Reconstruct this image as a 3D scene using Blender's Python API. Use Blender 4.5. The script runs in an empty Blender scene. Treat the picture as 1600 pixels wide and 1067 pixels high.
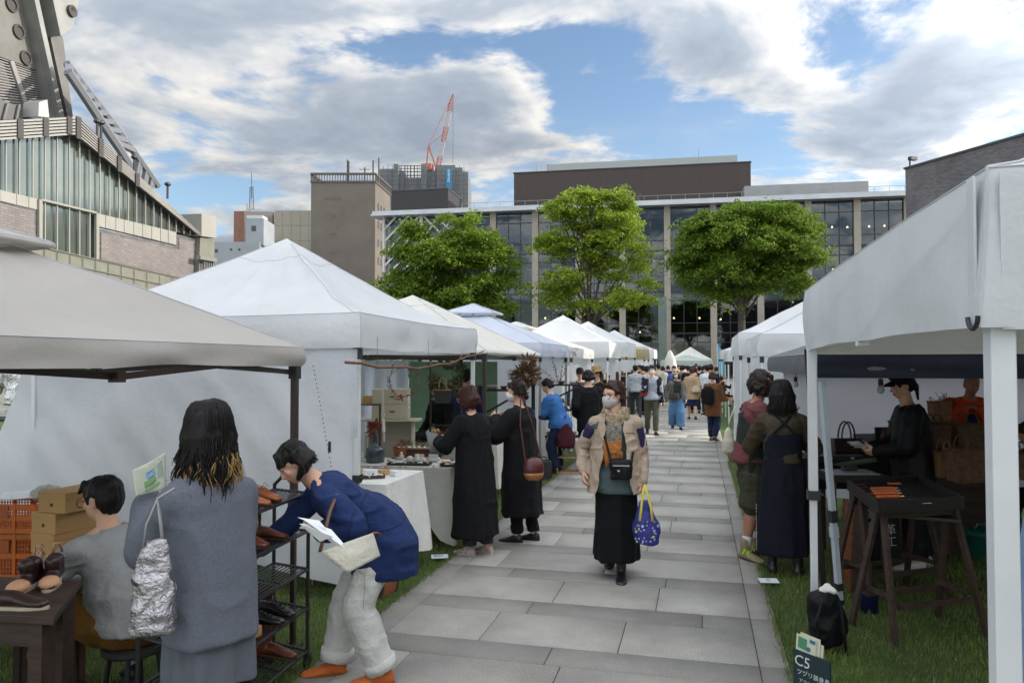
import bpy, math, random
import numpy as np
from mathutils import Vector, Matrix
random.seed(7); RNG = np.random.default_rng(11)
S = bpy.context.scene
R = math.radians
# ---------------------------------------------------------------- camera
F, CX, CY, CAMH = 1180.0, 800.0, 533.5, 1.76
YAW, PITCH = R(14.0), math.atan(33.5/F)
cam_d = bpy.data.cameras.new('camera'); cam = bpy.data.objects.new('camera', cam_d)
S.collection.objects.link(cam); S.camera = cam
cam.location = (0, 0, CAMH); cam.rotation_euler = (R(90)+PITCH, 0, YAW)
cam_d.sensor_width = 36; cam_d.lens = 36*F/1600; cam_d.clip_end = 3000; cam_d.clip_start = .05
S.render.resolution_x, S.render.resolution_y = 1024, 682
# ---------------------------------------------------------------- world
SUN_EL, SUN_AZ = R(23), R(20)          # azimuth measured from +X toward +Y
sun_dir = Vector((math.cos(SUN_EL)*math.cos(SUN_AZ), math.cos(SUN_EL)*math.sin(SUN_AZ), math.sin(SUN_EL)))
W = bpy.data.worlds.new('World'); S.world = W; W.use_nodes = True
nt = W.node_tree; nt.nodes.clear()
def N(tree, typ, **kw):
    n = tree.nodes.new(typ)
    for k, v in kw.items():
        if k.startswith('_'): setattr(n, k[1:], v)
        else: n.inputs[k.replace('__', ' ')].default_value = v
    return n
def M_(tree, op, a, b=None, c=None, clamp=False):
    n = tree.nodes.new('ShaderNodeMath'); n.operation = op; n.use_clamp = clamp
    for i, v in enumerate((a, b, c)):
        if v is None: continue
        if isinstance(v, (int, float)): n.inputs[i].default_value = v
        else: tree.links.new(v, n.inputs[i])
    return n.outputs[0]
def build_world():
    L = nt.links.new
    tc = nt.nodes.new('ShaderNodeTexCoord')
    sky = nt.nodes.new('ShaderNodeTexSky'); sky.sky_type = 'NISHITA'; sky.sun_disc = False
    sky.sun_elevation = SUN_EL; sky.sun_rotation = R(90)-SUN_AZ
    sky.air_density = 1.0; sky.dust_density = .6; sky.ozone_density = 1.6; sky.altitude = 50
    sep = nt.nodes.new('ShaderNodeSeparateXYZ'); L(tc.outputs['Generated'], sep.inputs[0])
    z = M_(nt, 'MAXIMUM', sep.outputs[2], 0.0)
    den = M_(nt, 'ADD', z, 0.13)
    u = M_(nt, 'DIVIDE', sep.outputs[0], den); v = M_(nt, 'DIVIDE', sep.outputs[1], den)
    def fb(du, dv, scale, detail, seed, rough=.55):
        cb = nt.nodes.new('ShaderNodeCombineXYZ')
        L(M_(nt, 'ADD', u, du), cb.inputs[0]); L(M_(nt, 'ADD', v, dv), cb.inputs[1]); cb.inputs[2].default_value = seed
        n = N(nt, 'ShaderNodeTexNoise', Scale=scale, Detail=detail, Roughness=rough, Distortion=.25); L(cb.outputs[0], n.inputs['Vector'])
        return n.outputs['Fac']
    SEED, CS = 3.3, 1.55
    n1 = fb(0, 0, CS, 10, SEED, .58); n2 = fb(.10, .03, CS, 5, SEED, .58)
    # regions of the sky that are clearer (negative) or more covered (positive), each a direction and a width
    tot = None
    for (px, py, wid, amt) in CLOUD_BIAS:
        d = ray(px, py)
        dp = nt.nodes.new('ShaderNodeVectorMath'); dp.operation = 'DOT_PRODUCT'
        nm = nt.nodes.new('ShaderNodeVectorMath'); nm.operation = 'NORMALIZE'; L(tc.outputs['Generated'], nm.inputs[0])
        L(nm.outputs[0], dp.inputs[0]); dp.inputs[1].default_value = d
        x = M_(nt, 'SUBTRACT', dp.outputs['Value'], 1.0)
        g = M_(nt, 'MULTIPLY', M_(nt, 'EXPONENT', M_(nt, 'DIVIDE', x, wid*wid/2)), amt)
        tot = g if tot is None else M_(nt, 'ADD', tot, g)
    dens = M_(nt, 'ADD', n1, tot)
    def sstep(v, a, b):
        mr = nt.nodes.new('ShaderNodeMapRange'); mr.interpolation_type = 'SMOOTHSTEP'
        L(v, mr.inputs[0]); mr.inputs[1].default_value = a; mr.inputs[2].default_value = b
        return mr.outputs[0]
    mask = M_(nt, 'ADD', M_(nt, 'MULTIPLY', sstep(dens, .452, .545), .88), M_(nt, 'MULTIPLY', sstep(fb(.7, .2, 2.1, 6, 4.4), .4, .7), .12))
    thick = sstep(dens, .50, .66)
    lit = M_(nt, 'MULTIPLY', M_(nt, 'SUBTRACT', n1, n2), 3.4)
    br = M_(nt, 'ADD', M_(nt, 'SUBTRACT', .96, M_(nt, 'MULTIPLY', thick, .62)), lit)
    fine = fb(.3, .1, 3.2, 6, 8.1)
    br = M_(nt, 'ADD', br, M_(nt, 'MULTIPLY', M_(nt, 'SUBTRACT', fine, .5), .5))
    br = M_(nt, 'MAXIMUM', M_(nt, 'MINIMUM', br, 1.15), .22)
    dps = nt.nodes.new('ShaderNodeVectorMath'); dps.operation = 'DOT_PRODUCT'; L(tc.outputs['Generated'], dps.inputs[0]); dps.inputs[1].default_value = sun_dir
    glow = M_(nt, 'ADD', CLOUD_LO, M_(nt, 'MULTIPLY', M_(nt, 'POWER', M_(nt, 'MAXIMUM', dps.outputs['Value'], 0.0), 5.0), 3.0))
    glow = M_(nt, 'ADD', glow, M_(nt, 'ADD', M_(nt, 'MULTIPLY', M_(nt, 'POWER', z, 3.0), 2.6), M_(nt, 'MULTIPLY', M_(nt, 'MAXIMUM', M_(nt, 'MULTIPLY', sep.outputs[1], -1.0), 0.0), 1.5)))  # unseen clouds overhead and behind camera brightened to lift light on the market
    cr = nt.nodes.new('ShaderNodeValToRGB'); L(M_(nt, 'DIVIDE', br, 1.15), cr.inputs[0])
    e = cr.color_ramp.elements
    e[0].position = .15; e[0].color = (2.2, 2.5, 2.95, 1)
    e[1].position = 1.0; e[1].color = (6.6, 6.3, 5.8, 1)
    m = cr.color_ramp.elements.new(.55); m.color = (3.1, 3.4, 3.8, 1)
    hs = N(nt, 'ShaderNodeHueSaturation', Saturation=1.02, Value=SKY_GAIN); L(sky.outputs[0], hs.inputs['Color'])
    mx = nt.nodes.new('ShaderNodeMix'); mx.data_type = 'RGBA'
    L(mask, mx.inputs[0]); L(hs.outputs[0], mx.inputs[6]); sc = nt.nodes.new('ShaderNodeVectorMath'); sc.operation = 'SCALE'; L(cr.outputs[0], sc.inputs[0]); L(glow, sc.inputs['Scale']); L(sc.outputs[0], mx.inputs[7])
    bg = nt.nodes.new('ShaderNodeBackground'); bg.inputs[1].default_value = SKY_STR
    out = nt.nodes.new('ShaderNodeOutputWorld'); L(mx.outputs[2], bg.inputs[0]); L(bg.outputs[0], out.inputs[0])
CM = Matrix.Rotation(YAW, 3, 'Z') @ Matrix.Rotation(R(90)+PITCH, 3, 'X')
def ray(px, py):
    return (CM @ Vector(((px-CX)/F, -(py-CY)/F, -1))).normalized()
O = Vector((0, 0, CAMH))
def at_z(px, py, z=0.0):
    d = ray(px, py); return O + d*((z-CAMH)/d.z)
def at_y(px, py, Y):
    d = ray(px, py); return O + d*(Y/d.y)
FWD = Vector((-math.sin(YAW), math.cos(YAW), 0)); RGT = Vector((math.cos(YAW), math.sin(YAW), 0))
def at_d(px, py, D):
    d = ray(px, py); return O + d*(D/d.dot(FWD))
def on_plane(px, py, p0, n):
    d = ray(px, py); return O + d*((p0-O).dot(n)/d.dot(n))
SKY_STR, SKY_GAIN, CLOUD_LO = .13, .62, .43
CLOUD_BIAS = [(920, 190, .15, -.11), (330, 300, .09, -.10), (1250, 200, .13, -.07), (600, 60, .10, -.05), (900, 30, .3, .05), (1430, 120, .16, .05), (620, 290, .10, -.09), (1250, 140, .12, -.05), (1050, 240, .1, -.10), (300, 100, .35, .09), (1300, 20, .3, .06), (420, 300, .1, .03), (730, 170, .07, .10),
              (1450, 230, .1, .03), (380, 260, .05, -.03), (800, 60, .3, .03)]
build_world()
sl = bpy.data.lights.new('sun', 'SUN'); sl.energy = 2.0; sl.angle = R(.5); sl.color = (1, .91, .77)
so = bpy.data.objects.new('sun', sl); S.collection.objects.link(so)
so.rotation_euler = sun_dir.to_track_quat('Z', 'Y').to_euler(); so.location = (60, 0, 60)
S.view_settings.view_transform = 'Standard'; S.view_settings.look = 'None'; S.view_settings.gamma = 1; S.view_settings.exposure = 1.25
# ---------------------------------------------------------------- helpers: objects and meshes
C = S.collection
def c8(r, g, b, k=1.0):
    f = lambda x: (x/255/12.92 if x/255 < .04045 else ((x/255+.055)/1.055)**2.4)*k
    return (f(r), f(g), f(b))
INV = {}
def thing(name, label, cat, loc=(0, 0, 0), rz=0.0, group=None, kind=None):
    o = bpy.data.objects.new(name, None); C.objects.link(o); o.empty_display_size = .1
    o.location = loc; o.rotation_euler = (0, 0, rz)
    o['label'] = label; o['category'] = cat
    if group: o['group'] = group
    if kind: o['kind'] = kind
    INV[o.name] = (Matrix.Translation(Vector(loc)) @ Matrix.Rotation(rz, 4, 'Z')).inverted()
    return o
def tag(o, label=None, cat=None, group=None, kind=None):
    for k, v in (('label', label), ('category', cat), ('group', group), ('kind', kind)):
        if v: o[k] = v
    return o
def vn(P, seed=0):
    """value noise on an (n,3) array, -1..1"""
    P = np.asarray(P, float)+seed*17.13+100.0
    I = np.floor(P).astype(np.int64); f = P-I; f = f*f*(3-2*f); out = 0
    for dx in (0, 1):
        for dy in (0, 1):
            for dz in (0, 1):
                h = ((I[:, 0]+dx)*73856093) ^ ((I[:, 1]+dy)*19349663) ^ ((I[:, 2]+dz)*83492791)
                h = (h ^ (h >> 13))*1274126177 & 0x7fffffff
                h = (h ^ (h >> 16)) & 0xffff
                w = (f[:, 0] if dx else 1-f[:, 0])*(f[:, 1] if dy else 1-f[:, 1])*(f[:, 2] if dz else 1-f[:, 2])
                out = out+w*(h/32767.5-1)
    return out
def frame(d, up=Vector((0, 0, 1))):
    d = Vector(d).normalized(); x = d.cross(up)
    if x.length < 1e-4: x = d.cross(Vector((0, 1, 0)))
    x.normalize(); y = x.cross(d).normalized()
    return x, y, d
class MB:
    def __init__(s): s.v = []; s.f = []; s.m = []; s.mi = 0; s.T = Matrix.Identity(4)
    def add(s, vs, fs):
        b = len(s.v); s.v += [s.T @ Vector(p) for p in vs]; s.f += [tuple(b+i for i in f) for f in fs]; s.m += [s.mi]*len(fs); return s
    def box(s, c, sz, rz=0, rx=0, ry=0):
        M = Matrix.Translation(Vector(c)) @ Matrix.Rotation(rz, 4, 'Z') @ Matrix.Rotation(ry, 4, 'Y') @ Matrix.Rotation(rx, 4, 'X')
        a, b, h = sz[0]/2, sz[1]/2, sz[2]/2
        return s.add([M @ Vector(p) for p in ((-a,-b,-h),(a,-b,-h),(a,b,-h),(-a,b,-h),(-a,-b,h),(a,-b,h),(a,b,h),(-a,b,h))],
                     [(0,3,2,1),(4,5,6,7),(0,1,5,4),(1,2,6,5),(2,3,7,6),(3,0,4,7)])
    def bb(s, lo, hi):
        return s.box([(a+b)/2 for a, b in zip(lo, hi)], [abs(b-a) for a, b in zip(lo, hi)])
    def rings(s, rings, cap=True):
        n = len(rings[0]); vs = [p for r in rings for p in r]; fs = []
        for i in range(len(rings)-1):
            for j in range(n):
                k = (j+1) % n; fs.append((i*n+j, i*n+k, (i+1)*n+k, (i+1)*n+j))
        if cap: fs.append(tuple(range(n-1, -1, -1))); fs.append(tuple((len(rings)-1)*n+j for j in range(n)))
        return s.add(vs, fs)
    def tube(s, pts, r, n=8, cap=True, flat=1.0):
        pts = [Vector(p) for p in pts]; rs = r if isinstance(r, (list, tuple)) else [r]*len(pts); rg = []
        up = Vector((0, 0, 1)); px = None
        for i, p in enumerate(pts):
            d = (pts[min(i+1, len(pts)-1)]-pts[max(i-1, 0)])
            if d.length < 1e-7: d = Vector((0, 0, 1))
            d.normalize()
            if px is None: x, y, _ = frame(d, up)
            else:
                x = px-d*px.dot(d)
                if x.length < 1e-5: x, y, _ = frame(d, up)
                x.normalize(); y = x.cross(d)
            px = x
            rg.append([p+x*math.cos(2*math.pi*k/n)*rs[i]+y*math.sin(2*math.pi*k/n)*rs[i]*flat for k in range(n)])
        return s.rings(rg, cap)
    def bar(s, a, b, w, h=None, up=(0, 0, 1)):
        a, b = Vector(a), Vector(b); x, y, d = frame(b-a, Vector(up)); h = h or w
        rg = [[p-x*w/2-y*h/2, p+x*w/2-y*h/2, p+x*w/2+y*h/2, p-x*w/2+y*h/2] for p in (a, b)]
        return s.rings(rg)
    def lathe(s, prof, c=(0, 0, 0), n=20, M=None, cap=True):
        c = Vector(c); rg = []
        for (r, z) in prof:
            ring = [Vector((r*math.cos(2*math.pi*k/n), r*math.sin(2*math.pi*k/n), z)) for k in range(n)]
            rg.append([c+(M @ p if M else p) for p in ring])
        return s.rings(rg, cap)
    def ell(s, c, r, n=12, M=None):
        k = max(5, n//2); prof = []; c = Vector(c); rg = []
        for i in range(k+1):
            a = -math.pi/2+math.pi*i/k; cr, z = max(math.cos(a), .02), math.sin(a)
            ring = [Vector((r[0]*cr*math.cos(2*math.pi*j/n), r[1]*cr*math.sin(2*math.pi*j/n), r[2]*z)) for j in range(n)]
            rg.append([c+(M @ p if M else p) for p in ring])
        return s.rings(rg)
    def cap(s, a, b, ra, rb, n=12):
        """tapered capsule"""
        a, b = Vector(a), Vector(b); x, y, d = frame(b-a); L = (b-a).length; rg = []
        for t, r, k in [(-ra*.96, ra*.25, 0), (-ra*.75, ra*.66, 0), (-ra*.38, ra*.92, 0), (0, ra, 0)]+[(L*i/4, ra+(rb-ra)*i/4, 0) for i in (1, 2, 3)]+[(L, rb, 0), (L+rb*.38, rb*.92, 0), (L+rb*.75, rb*.66, 0), (L+rb*.96, rb*.25, 0)]:
            rg.append([a+d*t+x*r*math.cos(2*math.pi*j/n)+y*r*math.sin(2*math.pi*j/n) for j in range(n)])
        return s.rings(rg)
    def quad(s, *p): return s.add(p, [tuple(range(len(p)))])
    def prism(s, poly, off):
        """closed prism: polygon (list of Vectors) extruded by vector off"""
        off = Vector(off); n = len(poly); a = [Vector(p) for p in poly]; b = [p+off for p in a]
        nrm = Vector((0, 0, 0))
        for i in range(n): nrm += a[i].cross(a[(i+1) % n])
        if nrm.dot(off) > 0: a, b = b, a
        fs = [tuple(range(n)), tuple(range(2*n-1, n-1, -1))]+[(i, i+n, (i+1) % n+n, (i+1) % n) for i in range(n)]
        return s.add(a+b, fs)
    def build(s, name, mats, parent=None, smooth=False, w=False, auto=None):
        me = bpy.data.meshes.new(name); vs = s.v
        if w and parent is not None: I = INV[parent.name]; vs = [I @ v for v in vs]
        me.from_pydata([tuple(v) for v in vs], [], s.f); me.update()
        mats = mats if isinstance(mats, (list, tuple)) else [mats]
        for m in mats: me.materials.append(m)
        if len(mats) > 1: me.polygons.foreach_set('material_index', s.m)
        if smooth:
            me.polygons.foreach_set('use_smooth', [True]*len(me.polygons))
            if auto: me.set_sharp_from_angle(angle=R(auto))
        o = bpy.data.objects.new(name, me); C.objects.link(o)
        if parent is not None:
            o.parent = parent
            if parent.name in INV: INV[o.name] = INV[parent.name]
        return o
def bevel(o, wd=.004, seg=2):
    m = o.modifiers.new('bevel', 'BEVEL'); m.width = wd; m.segments = seg; m.limit_method = 'ANGLE'; m.angle_limit = R(40); return o
def np_mesh(name, V, Fq, mats, parent=None, smooth=False, attr=None, w=False):
    """V (n,3), Fq (m,k) arrays"""
    V = np.asarray(V, np.float32); Fq = np.asarray(Fq, np.int32)
    if w and parent is not None:
        I = np.array(INV[parent.name]); V = V @ I[:3, :3].T+I[:3, 3]
    me = bpy.data.meshes.new(name); n, k = Fq.shape
    me.vertices.add(len(V)); me.vertices.foreach_set('co', V.astype(np.float32).ravel())
    me.loops.add(n*k); me.loops.foreach_set('vertex_index', Fq.ravel())
    me.polygons.add(n); me.polygons.foreach_set('loop_start', np.arange(0, n*k, k, dtype=np.int32)); me.polygons.foreach_set('loop_total', np.full(n, k, np.int32))
    me.update(calc_edges=True); me.validate()
    for m in (mats if isinstance(mats, (list, tuple)) else [mats]): me.materials.append(m)
    if smooth: me.polygons.foreach_set('use_smooth', [True]*len(me.polygons))
    if attr is not None:
        a = me.attributes.new('tone', 'FLOAT', 'FACE'); a.data.foreach_set('value', np.asarray(attr, np.float32))
    o = bpy.data.objects.new(name, me); C.objects.link(o)
    if parent is not None:
        o.parent = parent
        if parent.name in INV: INV[o.name] = INV[parent.name]
    return o
def copy_tree(o, loc=None, rz=None, label=None, parent=None):
    c = o.copy(); C.objects.link(c)
    if parent is not None: c.parent = parent
    if loc is not None: c.location = loc
    if rz is not None: c.rotation_euler = (0, 0, rz)
    if label: c['label'] = label
    for ch in list(o.children): copy_tree(ch, parent=c)
    if loc is not None and parent is None:
        INV[c.name] = (Matrix.Translation(Vector(loc)) @ Matrix.Rotation(rz or 0, 4, 'Z')).inverted()
    return c
# ---------------------------------------------------------------- materials
def mat(name, col, rough=.6, metal=0.0, var=None, bump=None, trans=0.0, stretch=(1, 1, 1), spec=.5, tone=0.0, emit=None, coat=0, col2=None, bump2=None, sheen=0):
    """var=(scale, amount) mottles the colour; bump=(scale, distance); tone uses the per-face attribute"""
    m = bpy.data.materials.new(name); m.use_nodes = True; t = m.node_tree; t.nodes.clear(); L = t.links.new
    out = t.nodes.new('ShaderNodeOutputMaterial')
    b = N(t, 'ShaderNodeBsdfPrincipled', Roughness=rough, Metallic=metal)
    b.inputs['Base Color'].default_value = (*col, 1); b.inputs['Specular IOR Level'].default_value = spec
    if coat: b.inputs['Coat Weight'].default_value = coat; b.inputs['Coat Roughness'].default_value = .15
    if sheen: b.inputs['Sheen Weight'].default_value = sheen
    tc = t.nodes.new('ShaderNodeTexCoord'); mp = t.nodes.new('ShaderNodeMapping'); mp.inputs['Scale'].default_value = stretch
    L(tc.outputs['Object'], mp.inputs[0]); csock = None
    if var:
        n = N(t, 'ShaderNodeTexNoise', Scale=var[0], Detail=6.0, Roughness=.6); L(mp.outputs[0], n.inputs['Vector'])
        mr = t.nodes.new('ShaderNodeMapRange'); mr.inputs[1].default_value = .3; mr.inputs[2].default_value = .7
        L(n.outputs['Fac'], mr.inputs[0])
        mx = t.nodes.new('ShaderNodeMix'); mx.data_type = 'RGBA'; L(mr.outputs[0], mx.inputs[0])
        k = var[1]; c2 = col2 or tuple(x*(1-k) for x in col)
        mx.inputs[6].default_value = (*c2, 1); mx.inputs[7].default_value = (*(col if col2 else tuple(min(x*(1+k*.6), 1) for x in col)), 1)
        csock = mx.outputs[2]
    if tone:
        at = t.nodes.new('ShaderNodeAttribute'); at.attribute_name = 'tone'
        mu = t.nodes.new('ShaderNodeMix'); mu.data_type = 'RGBA'; mu.blend_type = 'MULTIPLY'; mu.inputs[0].default_value = 1
        if csock: L(csock, mu.inputs[6])
        else: mu.inputs[6].default_value = (*col, 1)
        mr2 = t.nodes.new('ShaderNodeMapRange'); mr2.inputs[1].default_value = -1; mr2.inputs[3].default_value = 1-tone; mr2.inputs[4].default_value = 1+tone; mr2.clamp = False
        L(at.outputs['Fac'], mr2.inputs[0]); cc = t.nodes.new('ShaderNodeCombineColor')
        for i in range(3): L(mr2.outputs[0], cc.inputs[i])
        L(cc.outputs[0], mu.inputs[7]); csock = mu.outputs[2]
    if csock: L(csock, b.inputs['Base Color'])
    nsock = None
    for bp in (bump, bump2):
        if bp:
            n = N(t, 'ShaderNodeTexNoise', Scale=bp[0], Detail=5.0, Roughness=.6); L(mp.outputs[0], n.inputs['Vector'])
            bn = N(t, 'ShaderNodeBump', Strength=1.0, Distance=bp[1]); L(n.outputs['Fac'], bn.inputs['Height'])
            if nsock: L(nsock, bn.inputs['Normal'])
            nsock = bn.outputs[0]
    if nsock: L(nsock, b.inputs['Normal'])
    if emit: b.inputs['Emission Color'].default_value = (*emit[0], 1); b.inputs['Emission Strength'].default_value = emit[1]
    if trans:
        tr = t.nodes.new('ShaderNodeBsdfTranslucent'); ms = t.nodes.new('ShaderNodeMixShader'); ms.inputs[0].default_value = trans
        if csock: L(csock, tr.inputs[0])
        else: tr.inputs[0].default_value = (*col, 1)
        if nsock: L(nsock, tr.inputs['Normal'])
        L(b.outputs[0], ms.inputs[1]); L(tr.outputs[0], ms.inputs[2]); L(ms.outputs[0], out.inputs[0])
    else: L(b.outputs[0], out.inputs[0])
    return m
def wood(name, col, sc=(1, 1, 1), k=.45, rough=.6):
    return mat(name, col, rough, var=(9, k), stretch=(sc[0]*.25, sc[1]*3, sc[2]*3), bump=(22, .0015))
def brickmat(name, col, col2, mortar, bw, bh, axis='x', ms=.012):
    m = bpy.data.materials.new(name); m.use_nodes = True; t = m.node_tree; L = t.links.new
    b = t.nodes['Principled BSDF']; b.inputs['Roughness'].default_value = .85
    uv = t.nodes.new('ShaderNodeUVMap')
    br = t.nodes.new('ShaderNodeTexBrick'); L(uv.outputs[0], br.inputs[0])
    for k, v in (('Color1', (*col, 1)), ('Color2', (*col2, 1)), ('Mortar', (*mortar, 1)), ('Scale', 1.0), ('Mortar Size', ms), ('Brick Width', bw), ('Row Height', bh)): br.inputs[k].default_value = v
    n = N(t, 'ShaderNodeTexNoise', Scale=.6, Detail=6.0); L(uv.outputs[0], n.inputs[0])
    mr = t.nodes.new('ShaderNodeMapRange'); mr.inputs[1].default_value = .3; mr.inputs[2].default_value = .7; mr.inputs[3].default_value = .8; mr.inputs[4].default_value = 1.1; L(n.outputs['Fac'], mr.inputs[0])
    mu = t.nodes.new('ShaderNodeVectorMath'); mu.operation = 'SCALE'; L(br.outputs[0], mu.inputs[0]); L(mr.outputs[0], mu.inputs['Scale'])
    L(mu.outputs[0], b.inputs['Base Color'])
    return m
def uv_planar(o, p0, u):
    """uv in metres: u along horizontal unit vector u, v = height; uses world coordinates of a mesh with no own transform"""
    me = o.data; l = me.uv_layers.new(name='UVMap'); M = o.matrix_world if o.parent is None else Matrix.Identity(4)
    off = Vector((0, 0, 0)) if o.parent is None else Vector(o.parent.location)
    for lp in me.loops:
        p = me.vertices[lp.vertex_index].co+off
        l.data[lp.index].uv = ((p-p0).dot(u), p.z)
def wood_col(*a): return c8(*a)
WHITE_PAINT = mat('white_powder_coat', (.62, .63, .64), .35, var=(3, .08))
BLACK_METAL = mat('black_metal', (.02, .02, .022), .4)
BROWN_METAL = mat('dark_brown_metal', (.035, .022, .016), .35)
DARK_PLASTIC = mat('dark_plastic', (.02, .02, .02), .5)
STEEL = mat('brushed_steel', (.45, .46, .47), .35, metal=.8, var=(4, .15))
# ================================================================ ground, lawn, path
def st(o): o['kind'] = 'structure'; return o
g = MB(); g.quad((-400, -60, -.03), (400, -60, -.03), (400, 700, -.03), (-400, 700, -.03))
st(g.build('ground', mat('plaza_paving', (.2, .2, .19), .85, var=(.4, .2), bump=(30, .002))))
LAWN = mat('lawn_turf', (.06, .10, .02), .95, var=(3, .4), bump=(90, .02))
for (x0, x1) in ((-22, -2.2), (.49, 16)):
    g = MB(); g.bb((x0, -4, -.028), (x1, 41, -.004)); st(g.build('lawn', LAWN))
PX0, PX1 = -2.2, .49
g = MB(); g.bb((PX0, -3, -.026), (PX1, 80, -.002)); st(g.build('path_bed', mat('joint_sand', (.05, .05, .048), .95)))
def make_path():
    V = []; Q = []; tone = []
    def slab(x0, x1, y0, y1, t):
        gp = .003; b = len(V); c = .004; z = .008
        x0 += gp; x1 -= gp; y0 += gp; y1 -= gp
        V.extend([(x0, y0, 0), (x1, y0, 0), (x1, y1, 0), (x0, y1, 0), (x0+c, y0+c, z), (x1-c, y0+c, z), (x1-c, y1-c, z), (x0+c, y1-c, z)])
        Q.extend([(b+4, b+5, b+6, b+7), (b, b+1, b+5, b+4), (b+1, b+2, b+6, b+5), (b+2, b+3, b+7, b+6), (b+3, b, b+4, b+7)])
        tone.extend([t]*5)
    xi0, xi1 = PX0+.2, PX1-.17; rnd = random.Random(4)
    light = [[], [], []]; dark = [[], [], []]
    y = 5.49-.85*9
    k = 0
    while y < 60:
        o = [(.0, .93, 1.68), (.28, 1.2), (.62, 1.5)][k % 3]
        xs = [xi0]+[xi0+a for a in o if 0 < a < xi1-xi0-.2]+[xi1]
        for a, b in zip(xs, xs[1:]): slab(a, b, y, y+.57, rnd.uniform(-.16, .16))
        o = [(.45, 1.72), (1.1,), (.8, 2.0)][k % 3]
        xs = [xi0]+[xi0+a for a in o]+[xi1]
        for a, b in zip(xs, xs[1:]): slab(a, b, y+.57, y+.85, rnd.uniform(-.12, .12)-1.0)
        for (a, b) in ((PX0, xi0), (xi1, PX1)): slab(a, b, y, y+.85, rnd.uniform(-.15, .1)-1.1)
        y += .85; k += 1
    m = mat('granite_slabs', (.40, .385, .345), .72, var=(130, .5), tone=.31, bump=(260, .0012))
    t = m.node_tree; b = t.nodes['Principled BSDF']; src = b.inputs['Base Color'].links[0].from_socket
    n = N(t, 'ShaderNodeTexNoise', Scale=1.1, Detail=8.0, Roughness=.65); tc = t.nodes.new('ShaderNodeTexCoord'); t.links.new(tc.outputs['Object'], n.inputs[0])
    mr = t.nodes.new('ShaderNodeMapRange'); mr.inputs[1].default_value = .35; mr.inputs[2].default_value = .65; mr.inputs[3].default_value = .72; mr.inputs[4].default_value = 1.1; t.links.new(n.outputs['Fac'], mr.inputs[0])
    sc = t.nodes.new('ShaderNodeVectorMath'); sc.operation = 'SCALE'; t.links.new(src, sc.inputs[0]); t.links.new(mr.outputs[0], sc.inputs['Scale']); t.links.new(sc.outputs[0], b.inputs['Base Color'])
    st(np_mesh('path', V, Q, m, attr=tone))
make_path()
def grass():
    regs = [(-6.2, -2.2, 3.0, 7.5, 2100), (-5.5, -2.2, 7.5, 14, 800), (.49, 4.6, 2.6, 7.5, 2300), (.49, 5.5, 7.5, 13, 700), (.49, 1.6, 13, 20, 300)]
    P = np.concatenate([np.stack([RNG.uniform(a, b, int((b-a)*(d-c)*k)), RNG.uniform(c, d, int((b-a)*(d-c)*k))], 1) for a, b, c, d, k in regs])
    # ragged edge where the turf creeps over the kerb slabs
    e = RNG.uniform(3, 14, 5200); s = RNG.random(5200) < .5; ex = np.where(s, PX0+.01+np.abs(RNG.normal(0, .012, 5200)), PX1-.01-np.abs(RNG.normal(0, .014, 5200)))
    P = np.concatenate([P, np.stack([ex, e], 1)])
    n = len(P); a = RNG.uniform(0, 2*math.pi, n); clump = vn(np.c_[P*2.2, np.zeros(n)], 3)
    h = RNG.uniform(.022, .05, n)*(1+.35*clump); w = RNG.uniform(.0025, .0045, n); lean = RNG.uniform(.0, .03, n); la = RNG.uniform(0, 2*math.pi, n)
    dx, dy = np.cos(a)*w, np.sin(a)*w
    V = np.zeros((n, 3, 3)); V[:, 0] = np.c_[P[:, 0]-dx, P[:, 1]-dy, np.full(n, -.006)]; V[:, 1] = np.c_[P[:, 0]+dx, P[:, 1]+dy, np.full(n, -.006)]
    V[:, 2] = np.c_[P[:, 0]+np.cos(la)*lean, P[:, 1]+np.sin(la)*lean, h]
    tone = clump*.5+RNG.normal(0, .45, n)
    m = mat('grass_blades', (.15, .23, .04), .6, trans=.3, tone=.45, var=(1.2, .3), col2=(.17, .19, .05))
    o = np_mesh('grass', V.reshape(-1, 3), np.arange(n*3).reshape(-1, 3), m, attr=tone); o['kind'] = 'stuff'
    tag(o, 'short mown green grass on both sides of the paved path', 'grass')
grass()
# ================================================================ glass office building across the end
DU = Vector((.998, .056, 0)).normalized(); DN = Vector((.056, -.998, 0)).normalized()
GP = at_d(837, 567, 91); GP.z = 0
GB = thing('glass_building', 'long modern building of dark glass bays between stone piers closing the end of the market', 'building', GP)
def g3(u, v, z): return GP+DU*u+DN*v+Vector((0, 0, z))
def U(px): return (on_plane(px, 567, GP, DN)-GP).dot(DU)
def gbox(mb, u0, u1, v0, v1, z0, z1):
    P = [g3(u, v, z) for z in (z0, z1) for (u, v) in ((u0, v0), (u1, v0), (u1, v1), (u0, v1))]
    mb.add(P, [(0, 1, 2, 3), (7, 6, 5, 4), (0, 4, 5, 1), (1, 5, 6, 2), (2, 6, 7, 3), (3, 7, 4, 0)] if v0 > v1 else [(3, 2, 1, 0), (4, 5, 6, 7), (1, 5, 4, 0), (2, 6, 5, 1), (3, 7, 6, 2), (0, 4, 7, 3)])
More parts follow.
